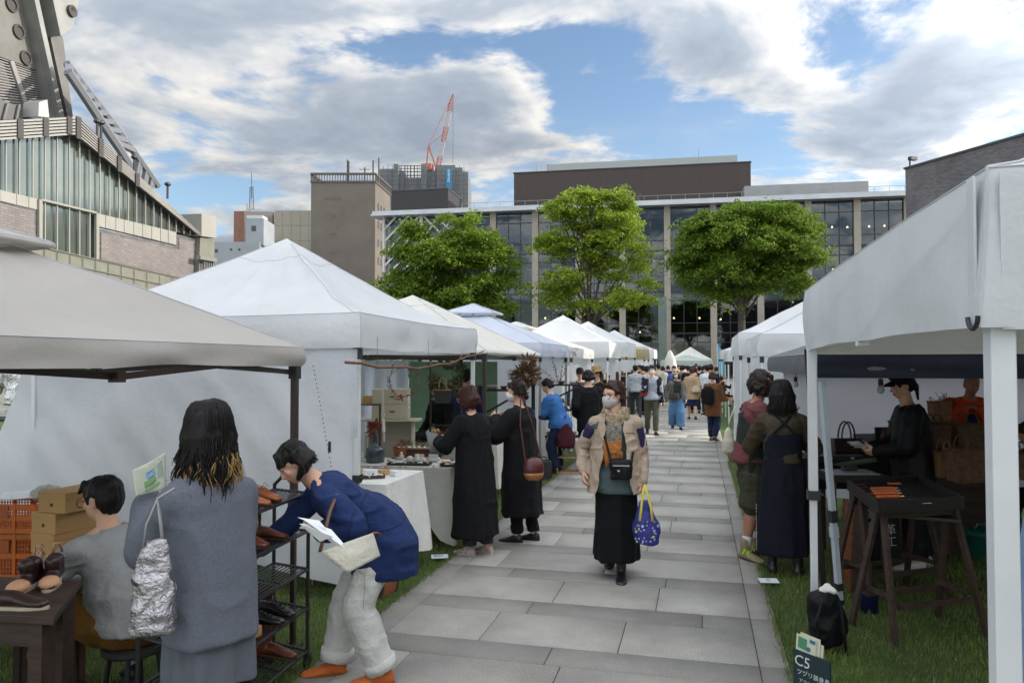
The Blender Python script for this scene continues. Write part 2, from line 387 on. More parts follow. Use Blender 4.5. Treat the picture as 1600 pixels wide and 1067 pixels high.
def glassmat(name, tint, fac=.3, bmp=.02):
    m = bpy.data.materials.new(name); m.use_nodes = True; t = m.node_tree; t.nodes.clear(); L = t.links.new
    out = t.nodes.new('ShaderNodeOutputMaterial'); ms = t.nodes.new('ShaderNodeMixShader')
    tr = t.nodes.new('ShaderNodeBsdfTransparent'); tr.inputs[0].default_value = (*tint, 1)
    gl = N(t, 'ShaderNodeBsdfGlossy', Roughness=.03); gl.inputs[0].default_value = (.78, .86, .92, 1)
    tc = t.nodes.new('ShaderNodeTexCoord'); n = N(t, 'ShaderNodeTexNoise', Scale=.35, Detail=2.0); L(tc.outputs['Object'], n.inputs[0])
    bn = N(t, 'ShaderNodeBump', Strength=.6, Distance=bmp); L(n.outputs['Fac'], bn.inputs['Height']); L(bn.outputs[0], gl.inputs['Normal'])
    fr = N(t, 'ShaderNodeFresnel', IOR=1.5); L(M_(t, 'ADD', fr.outputs[0], fac), ms.inputs[0]); L(tr.outputs[0], ms.inputs[1]); L(gl.outputs[0], ms.inputs[2]); L(ms.outputs[0], out.inputs[0])
    return m
def glass_building():
    H, ST = 20.0, 4.85; BAY = 5.2
    stone = mat('beige_stone', (.30, .27, .22), .8, var=(.8, .15)); silver = mat('aluminium_cornice', (.42, .44, .46), .4, metal=.4, var=(.5, .15))
    black = mat('black_mullion', (.012, .012, .014), .45); glass = glassmat('facade_glass', (.30, .34, .36), .03)
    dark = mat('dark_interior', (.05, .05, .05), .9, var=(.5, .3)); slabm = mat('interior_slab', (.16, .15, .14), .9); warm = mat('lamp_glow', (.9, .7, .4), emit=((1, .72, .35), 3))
    ul, ur = U(599), 62
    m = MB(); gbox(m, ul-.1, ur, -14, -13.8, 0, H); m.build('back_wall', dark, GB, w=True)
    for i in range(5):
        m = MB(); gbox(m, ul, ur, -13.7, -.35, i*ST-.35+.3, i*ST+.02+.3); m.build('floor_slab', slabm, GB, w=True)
    k0, k1 = -2, 11
    for k in range(k0, k1+1):
        m = MB(); gbox(m, k*BAY-.36, k*BAY+.36, -.3, .38, 0, H); m.build('pier', stone, GB, w=True)
    for k in range(k0, k1):
        u0, u1 = k*BAY+.36, (k+1)*BAY-.36
        for i in range(4):
            z0 = i*ST+.35; z1 = z0+ST if i < 3 else H
            m = MB(); P = [g3(u0, 0, z0), g3(u1, 0, z0), g3(u1, 0, z1), g3(u0, 0, z1)]; m.quad(*P)
            w_ = m.build('window', glass, GB, w=True)
            m = MB(); zs = [z0+.05, z0+1.2, z0+3.8, z1-.03]
            for z in zs: gbox(m, u0, u1, -.05, .07, z-.045, z+.045)
            for q in range(4):
                uu = u0+(u1-u0)*q/3; gbox(m, uu-.045, uu+.045, -.06, .085, z0, z1)
            m.build('window_frame', black, w_, w=True)
    rnd = random.Random(5)
    for (px, py) in [(908, 351), (1300, 356), (1324, 356), (1358, 355), (1382, 354), (1302, 422), (1030, 503), (1053, 498), (1093, 498), (852, 498), (1126, 500), (940, 470), (1000, 520)]:
        p = on_plane(px, py, g3(0, -1.6, 0), DN); m = MB(); m.lathe([(.02, .2), (.08, .14), (.11, 0), (.04, -.02)], p, 10); m.build('pendant_lamp', warm, GB, w=True)
    m = MB(); gbox(m, U(585), ur, -1.5, 1.5, H, H+.22); gbox(m, U(585)+.1, ur, -1.4, 1.25, H+.223, H+.62)
    m.build('cornice', silver, GB, smooth=False, w=True)
    # diagonal screen at the left end
    m = MB(); u0, u1 = U(601), U(716); s = mat('screen_bars', (.5, .5, .48), .5)
    P = [g3(u0, -.2, 0), g3(u1, -.2, 0), g3(u1, -.2, H), g3(u0, -.2, H)]; q = MB(); q.quad(*P); q.build('screen_glass', glass, GB, w=True)
    um = (u0+u1)/2
    for j in range(-2, 16):
        for sg in (1, -1):
            z0 = j*1.55; a = (um-sg*.2, z0+4.6) ; b = (u0 if sg > 0 else u1, z0)
            # chevrons rising to the middle
            (ua, za), (ub, zb) = a, b
            if za > H: t = (H-zb)/(za-zb); ua, za = ub+(ua-ub)*t, H
            if za < .5 or zb < 0 or zb > H-.5: continue
            m.bar(g3(ua, .05, za), g3(ub, .05, zb), .22, .14, up=DN)
    for j in range(7):
        if j % 2: m.bar(g3(um-4+j, .2, H-5), g3(um-1+j, .2, H-.3), .18, .1, up=DN)
    gbox(m, um-.18, um+.18, -.1, .25, 0, H); gbox(m, u0-.2, u0, -.1, .3, 0, H)
    m.build('diagonal_screen', s, GB, w=True)
    # roof volumes, set back
    def vol(name, pxs, ytop, ybase, back, depth, mt, cap=None):
        pl = g3(0, -back, 0); a = on_plane(pxs[0], ytop, pl, DN); b = on_plane(pxs[1], ytop, pl, DN)
        ua, ub = (a-GP).dot(DU), (b-GP).dot(DU); m = MB(); gbox(m, ua, ub, -back-depth, -back, H-.3, (a.z+b.z)/2); o = m.build(name, mt, GB, w=True)
        if cap: m = MB(); gbox(m, ua-.08, ub+.08, -back-depth-.1, -back+.08, (a.z+b.z)/2+.002, (a.z+b.z)/2+.14); m.build('coping', cap, o, w=True)
    brown = mat('brown_cladding', (.040, .027, .022), .6, var=(1.5, .15), stretch=(3, 3, .2)); grey = mat('grey_cladding', (.25, .26, .26), .6, var=(.5, .15))
    vol('plant_room', (803, 1173), 263, 0, 5, 14, brown, mat('dark_coping', (.03, .025, .025), .5)); vol('roof_box', (854, 1152), 250, 0, 12.5, 8, mat('pale_cladding', (.30, .33, .32), .6), None)
    vol('roof_parapet', (1163, 1357), 287, 0, 2.2, 2.6, grey); vol('stair_head', (612, 700), 297, 0, 3, 7, mat('black_cladding', (.022, .02, .022), .6), mat('slate_edge', (.06, .065, .08), .5))
    m = MB()
    for u in np.arange(U(718), ur, 1.6): gbox(m, u-.02, u+.02, -.9, -.94, H+.62, H+1.6)
    gbox(m, U(718), ur, -.89, -.95, H+1.6, H+1.64); m.build('roof_railing', grey, GB, w=True)
    m = MB()
    for px, t in ((838, 255), (1032+60, 235)): p = on_plane(px, 300, g3(0, -8, 0), DN); m.tube([(p.x, p.y, H), (p.x, p.y, on_plane(px, t, g3(0, -8, 0), DN).z)], .03, 5)
    m.build('lightning_rod', grey, GB, w=True)
    m = MB(); gbox(m, U(1037)-.6, U(1037)+.3, 3.2, 3.9, 0, 9); m.lathe([(.3, 0), (.3, .2)], g3(U(1037), 3.5, 9), 8)
    tag(m.build('plaza_pillar', mat('green_grey_pillar', (.12, .16, .14), .6, var=(.6, .2))), 'grey green freestanding pillar rising in front of the dark glass facade', 'pillar')
glass_building()
# ================================================================ brick building on the right
def brick_building():
    A = at_d(1419, 567, 36.5); A.z = 0; B = at_d(1606, 567, 31.6); B.z = 0
    d = (B-A).normalized(); E = A+d*16; back = Vector((-d.y, d.x, 0)); back = back if back.y > 0 else -back
    bm = brickmat('grey_brick', (.125, .115, .125), (.19, .175, .185), (.09, .085, .09), .21, .065, ms=.008)
    t = thing('brick_building', 'tall grey brick building with slanted parapet behind the right hand tents', 'building', A)
    za, ze = on_plane(1419, 264, A, back).z, on_plane(1600, 212, A, back).z; L = (B-A).length; zE = za+(ze-za)*16/L
    zE = min(zE, 14.5)
    f = back*34
    V = [A, E, E+f, A+f]; Z = [za, zE, zE, za]; m = MB()
    vs = [Vector((p.x, p.y, -.02)) for p in V]+[Vector((p.x, p.y, z)) for p, z in zip(V, Z)]
    m.add(vs, [(0, 1, 5, 4), (1, 2, 6, 5), (2, 3, 7, 6), (3, 0, 4, 7), (4, 5, 6, 7)])
    o = m.build('wall', bm, t, w=True)
    me = o.data; l = me.uv_layers.new(name='UVMap')
    for p in me.polygons:
        u = d if abs(p.normal.dot(back)) > .5 else back
        for li in p.loop_indices: v = me.vertices[me.loops[li].vertex_index].co; l.data[li].uv = (v.dot(u), v.z)
    m = MB(); nf = -back
    P = [A+nf*.06-d*.06, E+nf*.06]; m.prism([P[0]+Vector((0, 0, za+.003)), P[1]+Vector((0, 0, zE+.003)), P[1]+Vector((0, 0, zE+.1)), P[0]+Vector((0, 0, za+.1))], back*.5)
    m.build('coping', mat('dark_coping_metal', (.05, .05, .055), .5), t, w=True)
    m = MB(); p = A+d*.25+Vector((0, 0, za+.1)); m.tube([p, p+Vector((0, 0, .3))], .04, 6); m.box(p+Vector((.1, -.1, .34)), (.4, .2, .16), .6)
    m.build('camera_fitting', BLACK_METAL, t, w=True)
    # unseen brick block added on the right to put the market in shade
    w = MB(); w.bb((19, -30, -.02), (34, 24, 14.2)); o = w.build('added_shade_block', bm, t, w=True); me = o.data; l = me.uv_layers.new(name='UVMap')
    for p in me.polygons:
        u = Vector((0, 1, 0)) if abs(p.normal.x) > .5 else Vector((1, 0, 0))
        for li in p.loop_indices: v = me.vertices[me.loops[li].vertex_index].co; l.data[li].uv = (v.dot(u), v.z)
brick_building()
# ================================================================ theatre on the left
def theatre():
    p0 = at_d(320, 567, 50); p0.z = 0; d = Vector(ray(1000, 567)); d.z = 0; d.normalize(); n = Vector((d.y, -d.x, 0))
    if n.dot(O-p0) < 0: n = -n
    T = thing('theatre_building', 'low angled theatre building with sloping louvred eave, glass strip and grey brick panels', 'building', p0)
    P = lambda px, py, off=0.0: on_plane(px, py, p0+n*off, n)
    stone = mat('grey_green_stone', (.18, .18, .148), .8, var=(1.5, .15), bump=(20, .003)); white = mat('cream_panel', (.30, .29, .26), .5, var=(1, .08)); dk = mat('dark_louvre_gap', (.05, .045, .045), .7)
    lv = mat('pale_louvre', (.30, .285, .26), .4, metal=.3, var=(1, .1)); gl = mat('theatre_glass', (.20, .232, .215), .07, metal=.62, var=(.25, .25)); fr = mat('cream_mullion', (.27, .26, .225), .45); conc = mat('tower_concrete', (.14, .136, .125), .6, var=(.5, .25), bump=(6, .01)); stl = mat('tower_steel', (.26, .26, .245), .4, metal=.4, var=(.8, .2))
    bm = brickmat('theatre_brick', (.19, .165, .16), (.24, .21, .20), (.14, .13, .125), .42, .13, ms=.02); bd = brickmat('theatre_brick_edge', (.07, .078, .09), (.18, .16, .16), (.11, .11, .11), .42, .13, ms=.02)
    def slab(name, pts, mt, off, th, par=T, uv=False):
        m = MB(); m.prism([P(x, y, off) for x, y in pts], -n*th); o = m.build(name, mt, par, w=True)
        if uv: uv_planar(o, Vector(o.parent.location)*0+p0, d)
        return o
    # stone base down to the ground
    m = MB(); top = [(-160, 336), (34, 378), (170, 409), (310, 441), (338, 447)]; tp = [P(x, y, .12) for x, y in top]
    m.prism(tp+[Vector((tp[-1].x, tp[-1].y, -.02)), Vector((tp[0].x, tp[0].y, -.02))], -n*14); m.build('stone_base', stone, T, w=True)
    m = MB()
    for dy in (0, 17, 30, 42, 56):
        a, b = P(-160, 336+dy*1.25, .18), P(338, 447+dy*.9, .18); m.bar(a, b, .05, .03, up=n)
    for k in range(26):
        x = -150+k*20; a = P(x, 338+(x+160)*.2245, .18); b = P(x, 338+(x+160)*.2245+26, .18); m.bar(a, b, .03, .03, up=n)
    m.build('stone_course', mat('stone_joint', (.16, .16, .13), .8), T, w=True)
    bt = lambda x: 378+(x-34)*.2283; sp = lambda x: 297+x*.239
    slab('brick_panel', [(-160, 272), (60, 327), (60, bt(60)-1), (-160, bt(-160)-1)], bd, -.02, .6, uv=True); slab('brick_panel', [(-160, 278), (54, 331), (54, bt(54)-1), (-160, bt(-160)-1)], bm, .02, .5, uv=True)
    slab('brick_panel', [(153, 357), (276, 384), (276, 366), (306, 374), (306, bt(306)-1), (153, bt(153)-1)], bd, -.02, .6, uv=True)
    slab('brick_panel', [(158, 363), (272, 389), (280, 390), (280, 372), (302, 378), (302, bt(302)-1), (158, bt(158)-1)], bm, .02, .5, uv=True)
    for a, b in ((-160, 63), (152, 276)):
        xs = [x for x in (-160, -120, -80, -40, 0, 26, 45, 63)] if a < 0 else [152, 165, 181, 194, 209, 223, 237, 251, 263, 276]
        for x0, x1 in zip(xs, xs[1:]): slab('spandrel_panel', [(x0+.4, sp(x0)), (x1-.4, sp(x1)), (x1-.4, sp(x1)+(17 if a < 0 else 20)), (x0+.4, sp(x0)+(17 if a < 0 else 20))], white, .03, .3)
    ft = lambda x: (219-(x)*.088 if x < 114 else 209+(x-114)*.806)       # lower edge of the fascia
    fu = lambda x: (189-x*.05 if x < 122 else 183+(x-122)*.958)          # upper edge
    slab('glass_strip', [(-160, ft(-160)), (114, ft(114)), (312, ft(312)), (312, 371), (150, sp(150)), (150, bt(150)), (64, bt(64)), (64, sp(64)), (-160, sp(-160))], gl, -.15, .03)
    slab('dark_interior', [(-160, ft(-160)), (114, ft(114)), (312, ft(312)), (312, 372), (150, sp(150)), (150, bt(150)), (64, bt(64)), (64, sp(64)), (-160, sp(-160))], mat('theatre_interior', (.16, .18, .165), .9, var=(.4, .5)), -3, .2)
    m = MB()
    for x in (-140, -115, -90, -65, -40, -15, 9, 30, 51, 70, 89, 108, 124, 140, 156, 171, 186, 200, 213, 227, 240, 252, 264, 275, 287, 297):
        bot = bt(x) if 60 < x < 152 else sp(x); m.bar(P(x, ft(x), 0), P(x, min(bot, 372 if x > 276 else 999), 0), .07, .06, up=n)
    m.build('mullion', fr, T, w=True)
    for a_, b_, w_ in (((63, sp(63)), (150, sp(150)), .1), ((62, sp(62)), (62, bt(62)), .2), ((151, sp(151)), (151, bt(151)), .2)): m = MB(); m.bar(P(*a_, .06), P(*b_, .06), w_, .15, up=n); m.build('mullion', fr, T, w=True)
    # louvred eave
    xs = [-160, 114]; out = .4
    slab('eave', [(-160, fu(-160)), (122, fu(122)), (314, 367), (312, 370), (114, ft(114)), (-160, ft(-160))], dk, out-.25, out+1.2)
    m = MB(); mk = MB()
    for i in range(6):
        t = (i+.3)/6; yl = lambda x, f=fu, g_=ft: f(x)+(g_(x)-f(x))*t
        q = lambda x, xx: P(x, yl(xx), out)
        a, b = P(-160, yl(-160), out), P(118, yl(118), out); m.bar(a, b, .095, .12, up=n)
        c = P(313, fu(313)+3*t, out); mk.bar(P(118, yl(118), out), c, .07, .1, up=n)
    m.build('louvre', mat('cream_louvre', (.29, .28, .26), .45), T, w=True); mk.build('louvre', lv, T, w=True)
    for x in (-60, -20, 32, 72, 109, 123, 158, 187, 215): m = MB(); m.bar(P(x, fu(x)-1, out+.1), P(x, ft(x)+1, out+.1), .32, .05, up=n); m.build('louvre_bracket', dk, T, w=True)
    slab('end_pillar', [(315, 334), (338, 338), (338, 372), (315, 369)], white, .5, 4); slab('end_pillar', [(313, 371), (335, 374), (335, 447), (310, 441)], stone, .3, 4)
    m = MB(); m.bar(P(310, 402, .6), P(336, 407, .6), .25, .3, up=n)
    for k in range(5): m.bar(P(319+k*3.4, 408, .5), P(319+k*3.4, 440, .5), .1, .1, up=n)
    m.build('end_grille', mat('steel_grille', (.3, .3, .28), .4, metal=.5), T, w=True)
    # curved roof ladder
    m = MB(); Lr = [(106, 112), (127, 143), (148, 175), (169, 207), (186, 232), (205, 262)]; Rr = [(104, 99), (127, 129), (148, 156), (169, 183), (190, 211), (211, 240), (232, 270), (247, 291)]
    lp = [P(x, y, -4) for x, y in Lr]; rp = [P(x, y, -5.2) for x, y in Rr]; m.tube(lp, .28, 6); m.tube(rp, .24, 6)
    def along(L_, t): k = min(int(t), len(L_)-2); return L_[k].lerp(L_[k+1], t-k)
    for k in range(13):
        b = along(rp, .15+k*.52); t2 = (0.15+k*.52)*.74; a = along(lp, min(t2, 4.99)) if k < 10 else b+Vector((-.3, 0, -1.2)); m.bar(a, b, .42, .3)
    m.build('roof_truss', mat('blue_grey_steel', (.17, .18, .2), .5), T, w=True)
    for (x, y) in ((152, 190), (158, 192), (210, 246), (262, 288)): m = MB(); p = P(x, y, -.5); m.tube([p, p+Vector((0, 0, -.9))], .07, 6); m.ell(p, (.2, .2, .14), 8); m.build('roof_lamp', BLACK_METAL, T, w=True)
    # fly tower
    slab('tower_panel', [(-90, -170), (8, -170), (40, 0), (66, 113), (0, 89), (-90, 56)], conc, -7, 2.5)
    slab('tower_grille', [(-90, 56), (0, 89), (66, 113), (84, 184), (0, 170), (-90, 150)], mat('tower_mesh', (.16, .155, .155), .6, var=(30, .4), stretch=(.2, .2, 1)), -7.3, 2.2)
    m = MB()
    for i in range(22): m.bar(P(-90, 60+i*6, -7.1), P(67+i*.8, 115+i*3.3, -7.1), .06, .06, up=n)
    m.bar(P(18, 96, -7), P(42, 168, -7), .3, .1, up=n); m.build('tower_slat', mat('slat_grey', (.24, .23, .23), .5), T, w=True)
    slab('tower_roof', [(-90, 150), (0, 155), (62, 180), (62, 186), (-90, 190)], mat('seam_roof', (.10, .095, .10), .5), -5.5, 3)
    for i in range(8): m = MB(); m.bar(P(-60+i*18, 156+i*1.5, -5.4), P(-75+i*20, 188, -5.4), .12, .1, up=n); m.build('roof_seam', conc, T, w=True)
    for (a, b, c, e, o_, mt) in (((10, -170), (16, -170), (93, 184), (86, 184), -6.4, stl), ((17, -170), (24, -170), (101, 184), (94, 184), -6.1, stl), ((25, -170), (33, -170), (106, 180), (102, 184), -6.9, dk)):
        slab('tower_rib', [a, b, c, e], mt, o_, 1.6)
    slab('tower_fin', [(34, -170), (52, -170), (78, 0), (99, 63), (106, 120), (114, 183), (106, 183), (66, 0)], conc, -6.6, 3)
    slab('tower_box', [(70, -60), (96, -130), (150, -130), (124, 0), (114, 44), (95, 57)], stl, -5.8, 4)
    LM = Matrix((d, (0, 0, 1), n)).transposed()
    for (x, y) in ((18, 8), (29, 50), (40, 91), (6, -40)):
        m = MB(); c = P(x, y, -6.98); m.lathe([(.42, 0), (.42, .10), (.30, .10), (.28, .02), (.05, .02)], c, 18, M=LM); m.build('porthole', dk, T, w=True)
    m = MB(); c = P(112, 18, -5.75); m.lathe([(.36, 0), (.36, .12), (.24, .12), (.05, .02)], c, 14, M=LM)
    m.build('porthole', dk, T, w=True)
    slab('roof_vent', [(61, 160), (74, 156), (77, 184), (60, 182)], mat('vent_steel', (.4, .4, .38), .4, metal=.5), -4.5, 1)
theatre()
# ================================================================ city blocks behind
def block(name, label, pa, pb, pc, D0, top, mt, ratio=1.07, cat='building', ra=1.0, base=-.02):
    """footprint: front face from pixel column pa to pb, side face pb to pc"""
    a, b, c = at_d(pa, 567, D0*ra), at_d(pb, 567, D0), at_d(pc, 567, D0*ratio); z = at_d(pb, top, D0).z
    for p in (a, b, c): p.z = base
    if (c-b).length < 4: c = b+(c-b).normalized()*4 if (c-b).length > .5 else b+FWD*8
    t = thing(name, label, cat, a) if label else None
    e = a+c-b; m = MB(); V = [a, b, c, e]; m.prism(V, Vector((0, 0, z-base))) if False else m.add(V+[p+Vector((0, 0, z-base)) for p in V], [(0, 1, 5, 4), (1, 2, 6, 5), (2, 3, 7, 6), (3, 0, 4, 7), (4, 5, 6, 7)])
    o = m.build('wall', mt, t, w=True)
    return t, a, b, c, z
def on_face(mb, a, b, px0, px1, py0, py1, off=.0, th=.25):
    d = (b-a).normalized(); n = Vector((d.y, -d.x, 0)); n = n if n.dot(O-a) > 0 else -n
    p = [on_plane(x, y, a, n)+n*off for x, y in ((px0, py0), (px1, py0), (px1, py1), (px0, py1))]
    mb.prism(p, -n*th)
def city():
    win = mat('dark_window', (.03, .035, .04), .2); 
    tile = mat('brown_tile', (.135, .115, .095), .8, var=(.35, .15), bump=(3, .01)); tr = mat('roof_rail_steel', (.07, .065, .06), .6)
    t, a, b, c, z = block('brown_tower', 'plain brown tower block with narrow side windows, tallest of the left skyline', 484, 585, 609, 130, 286, tile, ratio=1.08)
    for (x, y) in ((511, 311), (521, 311), (529, 311), (521, 338), (521, 366), (521, 395)): 
        m = MB(); on_face(m, a, b, x-(4 if y < 320 else 5), x+(4 if y < 320 else 5), y-2, y+2, .03, .1); m.build('vent', mat('vent_brown', (.10, .09, .08), .7), t, w=True)
    for r in range(6):
        for k in range(4):
            x = 590+k*4.6; y = 321+r*28.5-k*0; y = 567-(567-y)*(1-(x-585)*.0031); m = MB(); on_face(m, b, c, x, x+1.9, y-7, y+5, .04, .1); o = m.build('window', win, t, w=True)
    m = MB(); h = at_d(585, 272, 130).z
    e = a+c-b
    for p, q in ((a, b), (b, c), (c, e), (e, a)):
        m.bar(Vector((p.x, p.y, h)), Vector((q.x, q.y, h)), .35); m.bar(Vector((p.x, p.y, z+.2)), Vector((q.x, q.y, z+.2)), .3)
        for k in range(24): s = p.lerp(q, k/24); m.bar(Vector((s.x, s.y, z)), Vector((s.x, s.y, h)), .1)
    m.build('roof_screen', tr, t, w=True)
    m = MB(); ce = (a+b+c+e)/4; m.bb((ce.x-4.2, ce.y-1, z), (ce.x+1.8, ce.y+1.5, h-.5)); m.build('tank_room', mat('tank_grey', (.09, .09, .09), .8), t, w=True)
    m = MB()
    for x, y in ((543, 250), (545, 252), (570, 262), (583, 251), (592, 247)):
        p = at_d(x, y, 132); m.tube([(p.x, p.y, z), tuple(p)], .14, 5)
    p = at_d(570, 265, 132); m.bar(p+RGT*1, p-RGT*1, .08); m.build('antenna', tr, t, w=True)
    t, a, b, c, z = block('beige_block', 'flat beige panelled block left of the brown tower', 427, 492, 494, 150, 329, mat('beige_panel', (.27, .25, .20), .8, var=(.3, .1)), ratio=1.06)
    m = MB()
    for y in (352, 376, 400): on_face(m, a, b, 427, 490, y, y+.6, .03, .05)
    for x in (441, 455, 469, 482): on_face(m, a, b, x, x+.5, 331, 440, .03, .05)
    m.build('panel_joint', mat('joint_grey', (.17, .16, .13), .8), t, w=True)
    t, a, b, c, z = block('red_brown_block', 'red brown block with a beige strip and a tall antenna mast', 363, 381, 426.5, 152, 330, mat('red_brown_tile', (.20, .10, .07), .8, var=(2, .25)), ratio=1.01)
    m = MB(); on_face(m, b, c, 381.5, 426, 331, 440, .2, .3); m.build('beige_strip', mat('pinkish_tile', (.22, .185, .16), .8), t, w=True)
    m = MB(); q = at_d(393, 329, 154)
    for s in (-.5, .5): m.tube([q+RGT*s, at_d(393, 292, 154)+RGT*s*.5], .07, 4)
    for k in range(9): zz = q.z+k*.55; m.bar(Vector((q.x, q.y, zz))-RGT*.5, Vector((q.x, q.y, zz+.5))+RGT*.5, .08)
    m.tube([at_d(393, 310, 154), at_d(393, 270, 154)], .08, 5); m.tube([at_d(386, 329, 154), at_d(386, 318, 154)], .06, 4); m.build('antenna_mast', tr, t, w=True)
    wm = mat('white_render', (.27, .29, .31), .8, var=(.4, .12))
    t, a, b, c, z = block('white_block', 'small white stepped block with tiny square windows between the theatre and the tall tent', 333, 404, 429, 108, 378, wm, ratio=1.08)
    m = MB(); a2, b2, c2 = at_d(382, 567, 108.6), at_d(410, 567, 108.5), at_d(427, 567, 114); zz = at_d(396, 340, 108).z; V = [Vector((p.x, p.y, z-.4)) for p in (a2, b2, c2, a2+c2-b2)]
    m.prism(V, (0, 0, zz-z+.4)); m.build('upper_storey', wm, t, w=True)
    for (x, y, s) in ((361, 390, 1.6), (374, 390, 1.6), (389, 399, 1.3), (361, 414, 1.5), (373, 414, 1.5), (338, 392, 2.4), (338, 417, 2.4)):
        m = MB(); on_face(m, a, b, x-s, x+s, y-s*1.1, y+s*1.1, .05, .12); m.build('window', win, t, w=True)
    m = MB(); on_face(m, a2, b2, 393, 400, 353, 361, .06, .12); m.build('window', win, t, w=True)
    m = MB(); on_face(m, a2, b2, 384, 409, 336, 341, -.3, 2); m.build('roof_tank', mat('tank_white', (.45, .48, .5), .6), t, w=True)
    # construction site wrapped in mesh sheets
    sh = mat('mesh_sheet', (.14, .15, .16), .9, var=(3, .2), stretch=(1, 1, .4)); dk = mat('scaffold_dark', (.07, .07, .075), .8)
    C0 = at_d(660, 567, 172); C0.z = 0; t = thing('construction_block', 'grey scaffolded building wrapped in mesh sheets with a blue banner', 'building', C0)
    for (x0, x1, y, dd) in ((590, 613, 264, 0), (613, 621, 259, 1.5), (621, 630, 267, 0), (630, 656, 276, -1), (656, 666, 260, 1.2), (666, 681, 267, 0), (681, 710, 260, 1), (710, 722, 262, 0), (722, 731, 268, -.6)):
        a, b = at_d(x0+.25, 567, 172-dd), at_d(x1, 567, 172-dd); zt = at_d(x0, y, 172).z; m = MB(); a.z = b.z = 0; m.prism([a, b, b+FWD*14, a+FWD*14], (0, 0, zt)); m.build('sheeting', sh, t, w=True)
    m = MB()
    for x in range(622, 657, 5): m.tube([at_d(x, 300, 174), at_d(x, 259, 174)], .09, 4)
    for y in (259, 264, 269, 274): m.tube([at_d(621, y, 174), at_d(657, y, 174)], .08, 4)
    for x in range(592, 731, 7): m.tube([at_d(x, 320, 169.6), at_d(x, 258+(x % 3), 169.6)], .06, 4)
    for y in range(268, 322, 7): m.tube([at_d(590, y, 169.6), at_d(731, y, 169.6)], .045, 4)
    m.build('scaffold', dk, t, w=True)
    m = MB(); p = [at_d(697, 264, 168.8), at_d(706, 264, 168.8), at_d(706, 294, 168.8), at_d(697, 294, 168.8)]; m.prism(p, FWD*.1); bn = m.build('banner', mat('blue_banner', (.01, .16, .30), .6), t, w=True)
    txt = text_mesh('SURPASS', 1.05, .02); q = at_d(699.5, 265, 168.6); M4 = Matrix.Translation(q) @ Matrix((( RGT.x, -FWD.x, 0), (RGT.y, -FWD.y, 0), (0, 0, 1))).to_4x4() if False else None
    o = bpy.data.objects.new('banner_lettering', txt); C.objects.link(o); o.parent = bn; txt.materials.append(mat('banner_white', (.6, .7, .75), .6))
    X, Z_ = -Vector((0, 0, 1)), -FWD; Y = Z_.cross(X); Mr = Matrix((X, Y, Z_)).transposed().to_4x4()
    o.matrix_local = INV[bn.name] @ Matrix.Translation(q) @ Mr @ Matrix.Scale(.72, 4)
    # luffing crane
    base = at_d(683, 268, 173); tip = at_d(708, 147, 173); cr = thing('tower_crane', 'red and white lattice luffing crane rising above the construction block', 'crane', (base.x, base.y, 0))
    red, whi = mat('crane_red', (.36, .11, .07), .5), mat('crane_white', (.42, .38, .36), .5)
    ax = (tip-base).normalized(); s1 = RGT; s2 = ax.cross(s1).normalized(); n_ = 26
    for sec in range(5):
        m = MB()
        for k in range(n_*sec//5, n_*(sec+1)//5):
            t0, t1 = k/n_, (k+1)/n_; w0 = .95 if t0 < .85 else .95*(1-t0)/.15+.15; w0 *= .5; w1 = .95 if t1 < .85 else .95*(1-t1)/.15+.15; w1 *= .5
            A_ = [base.lerp(tip, t0)+s1*i*w0+s2*j*w0 for i, j in ((-1, -1), (1, -1), (1, 1), (-1, 1))]; B_ = [base.lerp(tip, t1)+s1*i*w1+s2*j*w1 for i, j in ((-1, -1), (1, -1), (1, 1), (-1, 1))]
            for i in range(4): m.bar(A_[i], B_[i], .11); m.bar(A_[i], B_[(i+1) % 4], .06); m.bar(A_[i], A_[(i+1) % 4], .06)
        m.build('boom', red if sec % 2 == 0 else whi, cr, w=True)
    m = MB(); m.tube([Vector((base.x, base.y, 0)), base], .9, 4); m.build('mast', whi, cr, w=True)
    m = MB(); j = base+Vector((0, 0, 6))-RGT*2; m.bar(base, j, .35); m.bar(base-RGT*2.6, j, .3); m.tube([j, tip], .06, 4); m.tube([j, base.lerp(tip, .5)], .05, 4); m.box(base-RGT*2.2+Vector((0, 0, .8)), (2.4, 2, 1.6)); m.build('back_frame', red, cr, w=True)
    m = MB(); m.tube([tip, tip-Vector((0, 0, 17))], .05, 4); m.build('hoist_cable', tr, cr, w=True)
def text_mesh(s, size, ext=.0, font=None):
    cu = bpy.data.curves.new('lettering', 'FONT'); cu.body = s; cu.size = size; cu.extrude = ext/2; cu.resolution_u = 2
    o = bpy.data.objects.new('lettering', cu); C.objects.link(o); bpy.context.view_layer.update(); dg = bpy.context.evaluated_depsgraph_get()
    me = bpy.data.meshes.new_from_object(o.evaluated_get(dg)); bpy.data.objects.remove(o); bpy.data.curves.remove(cu); return me
city()
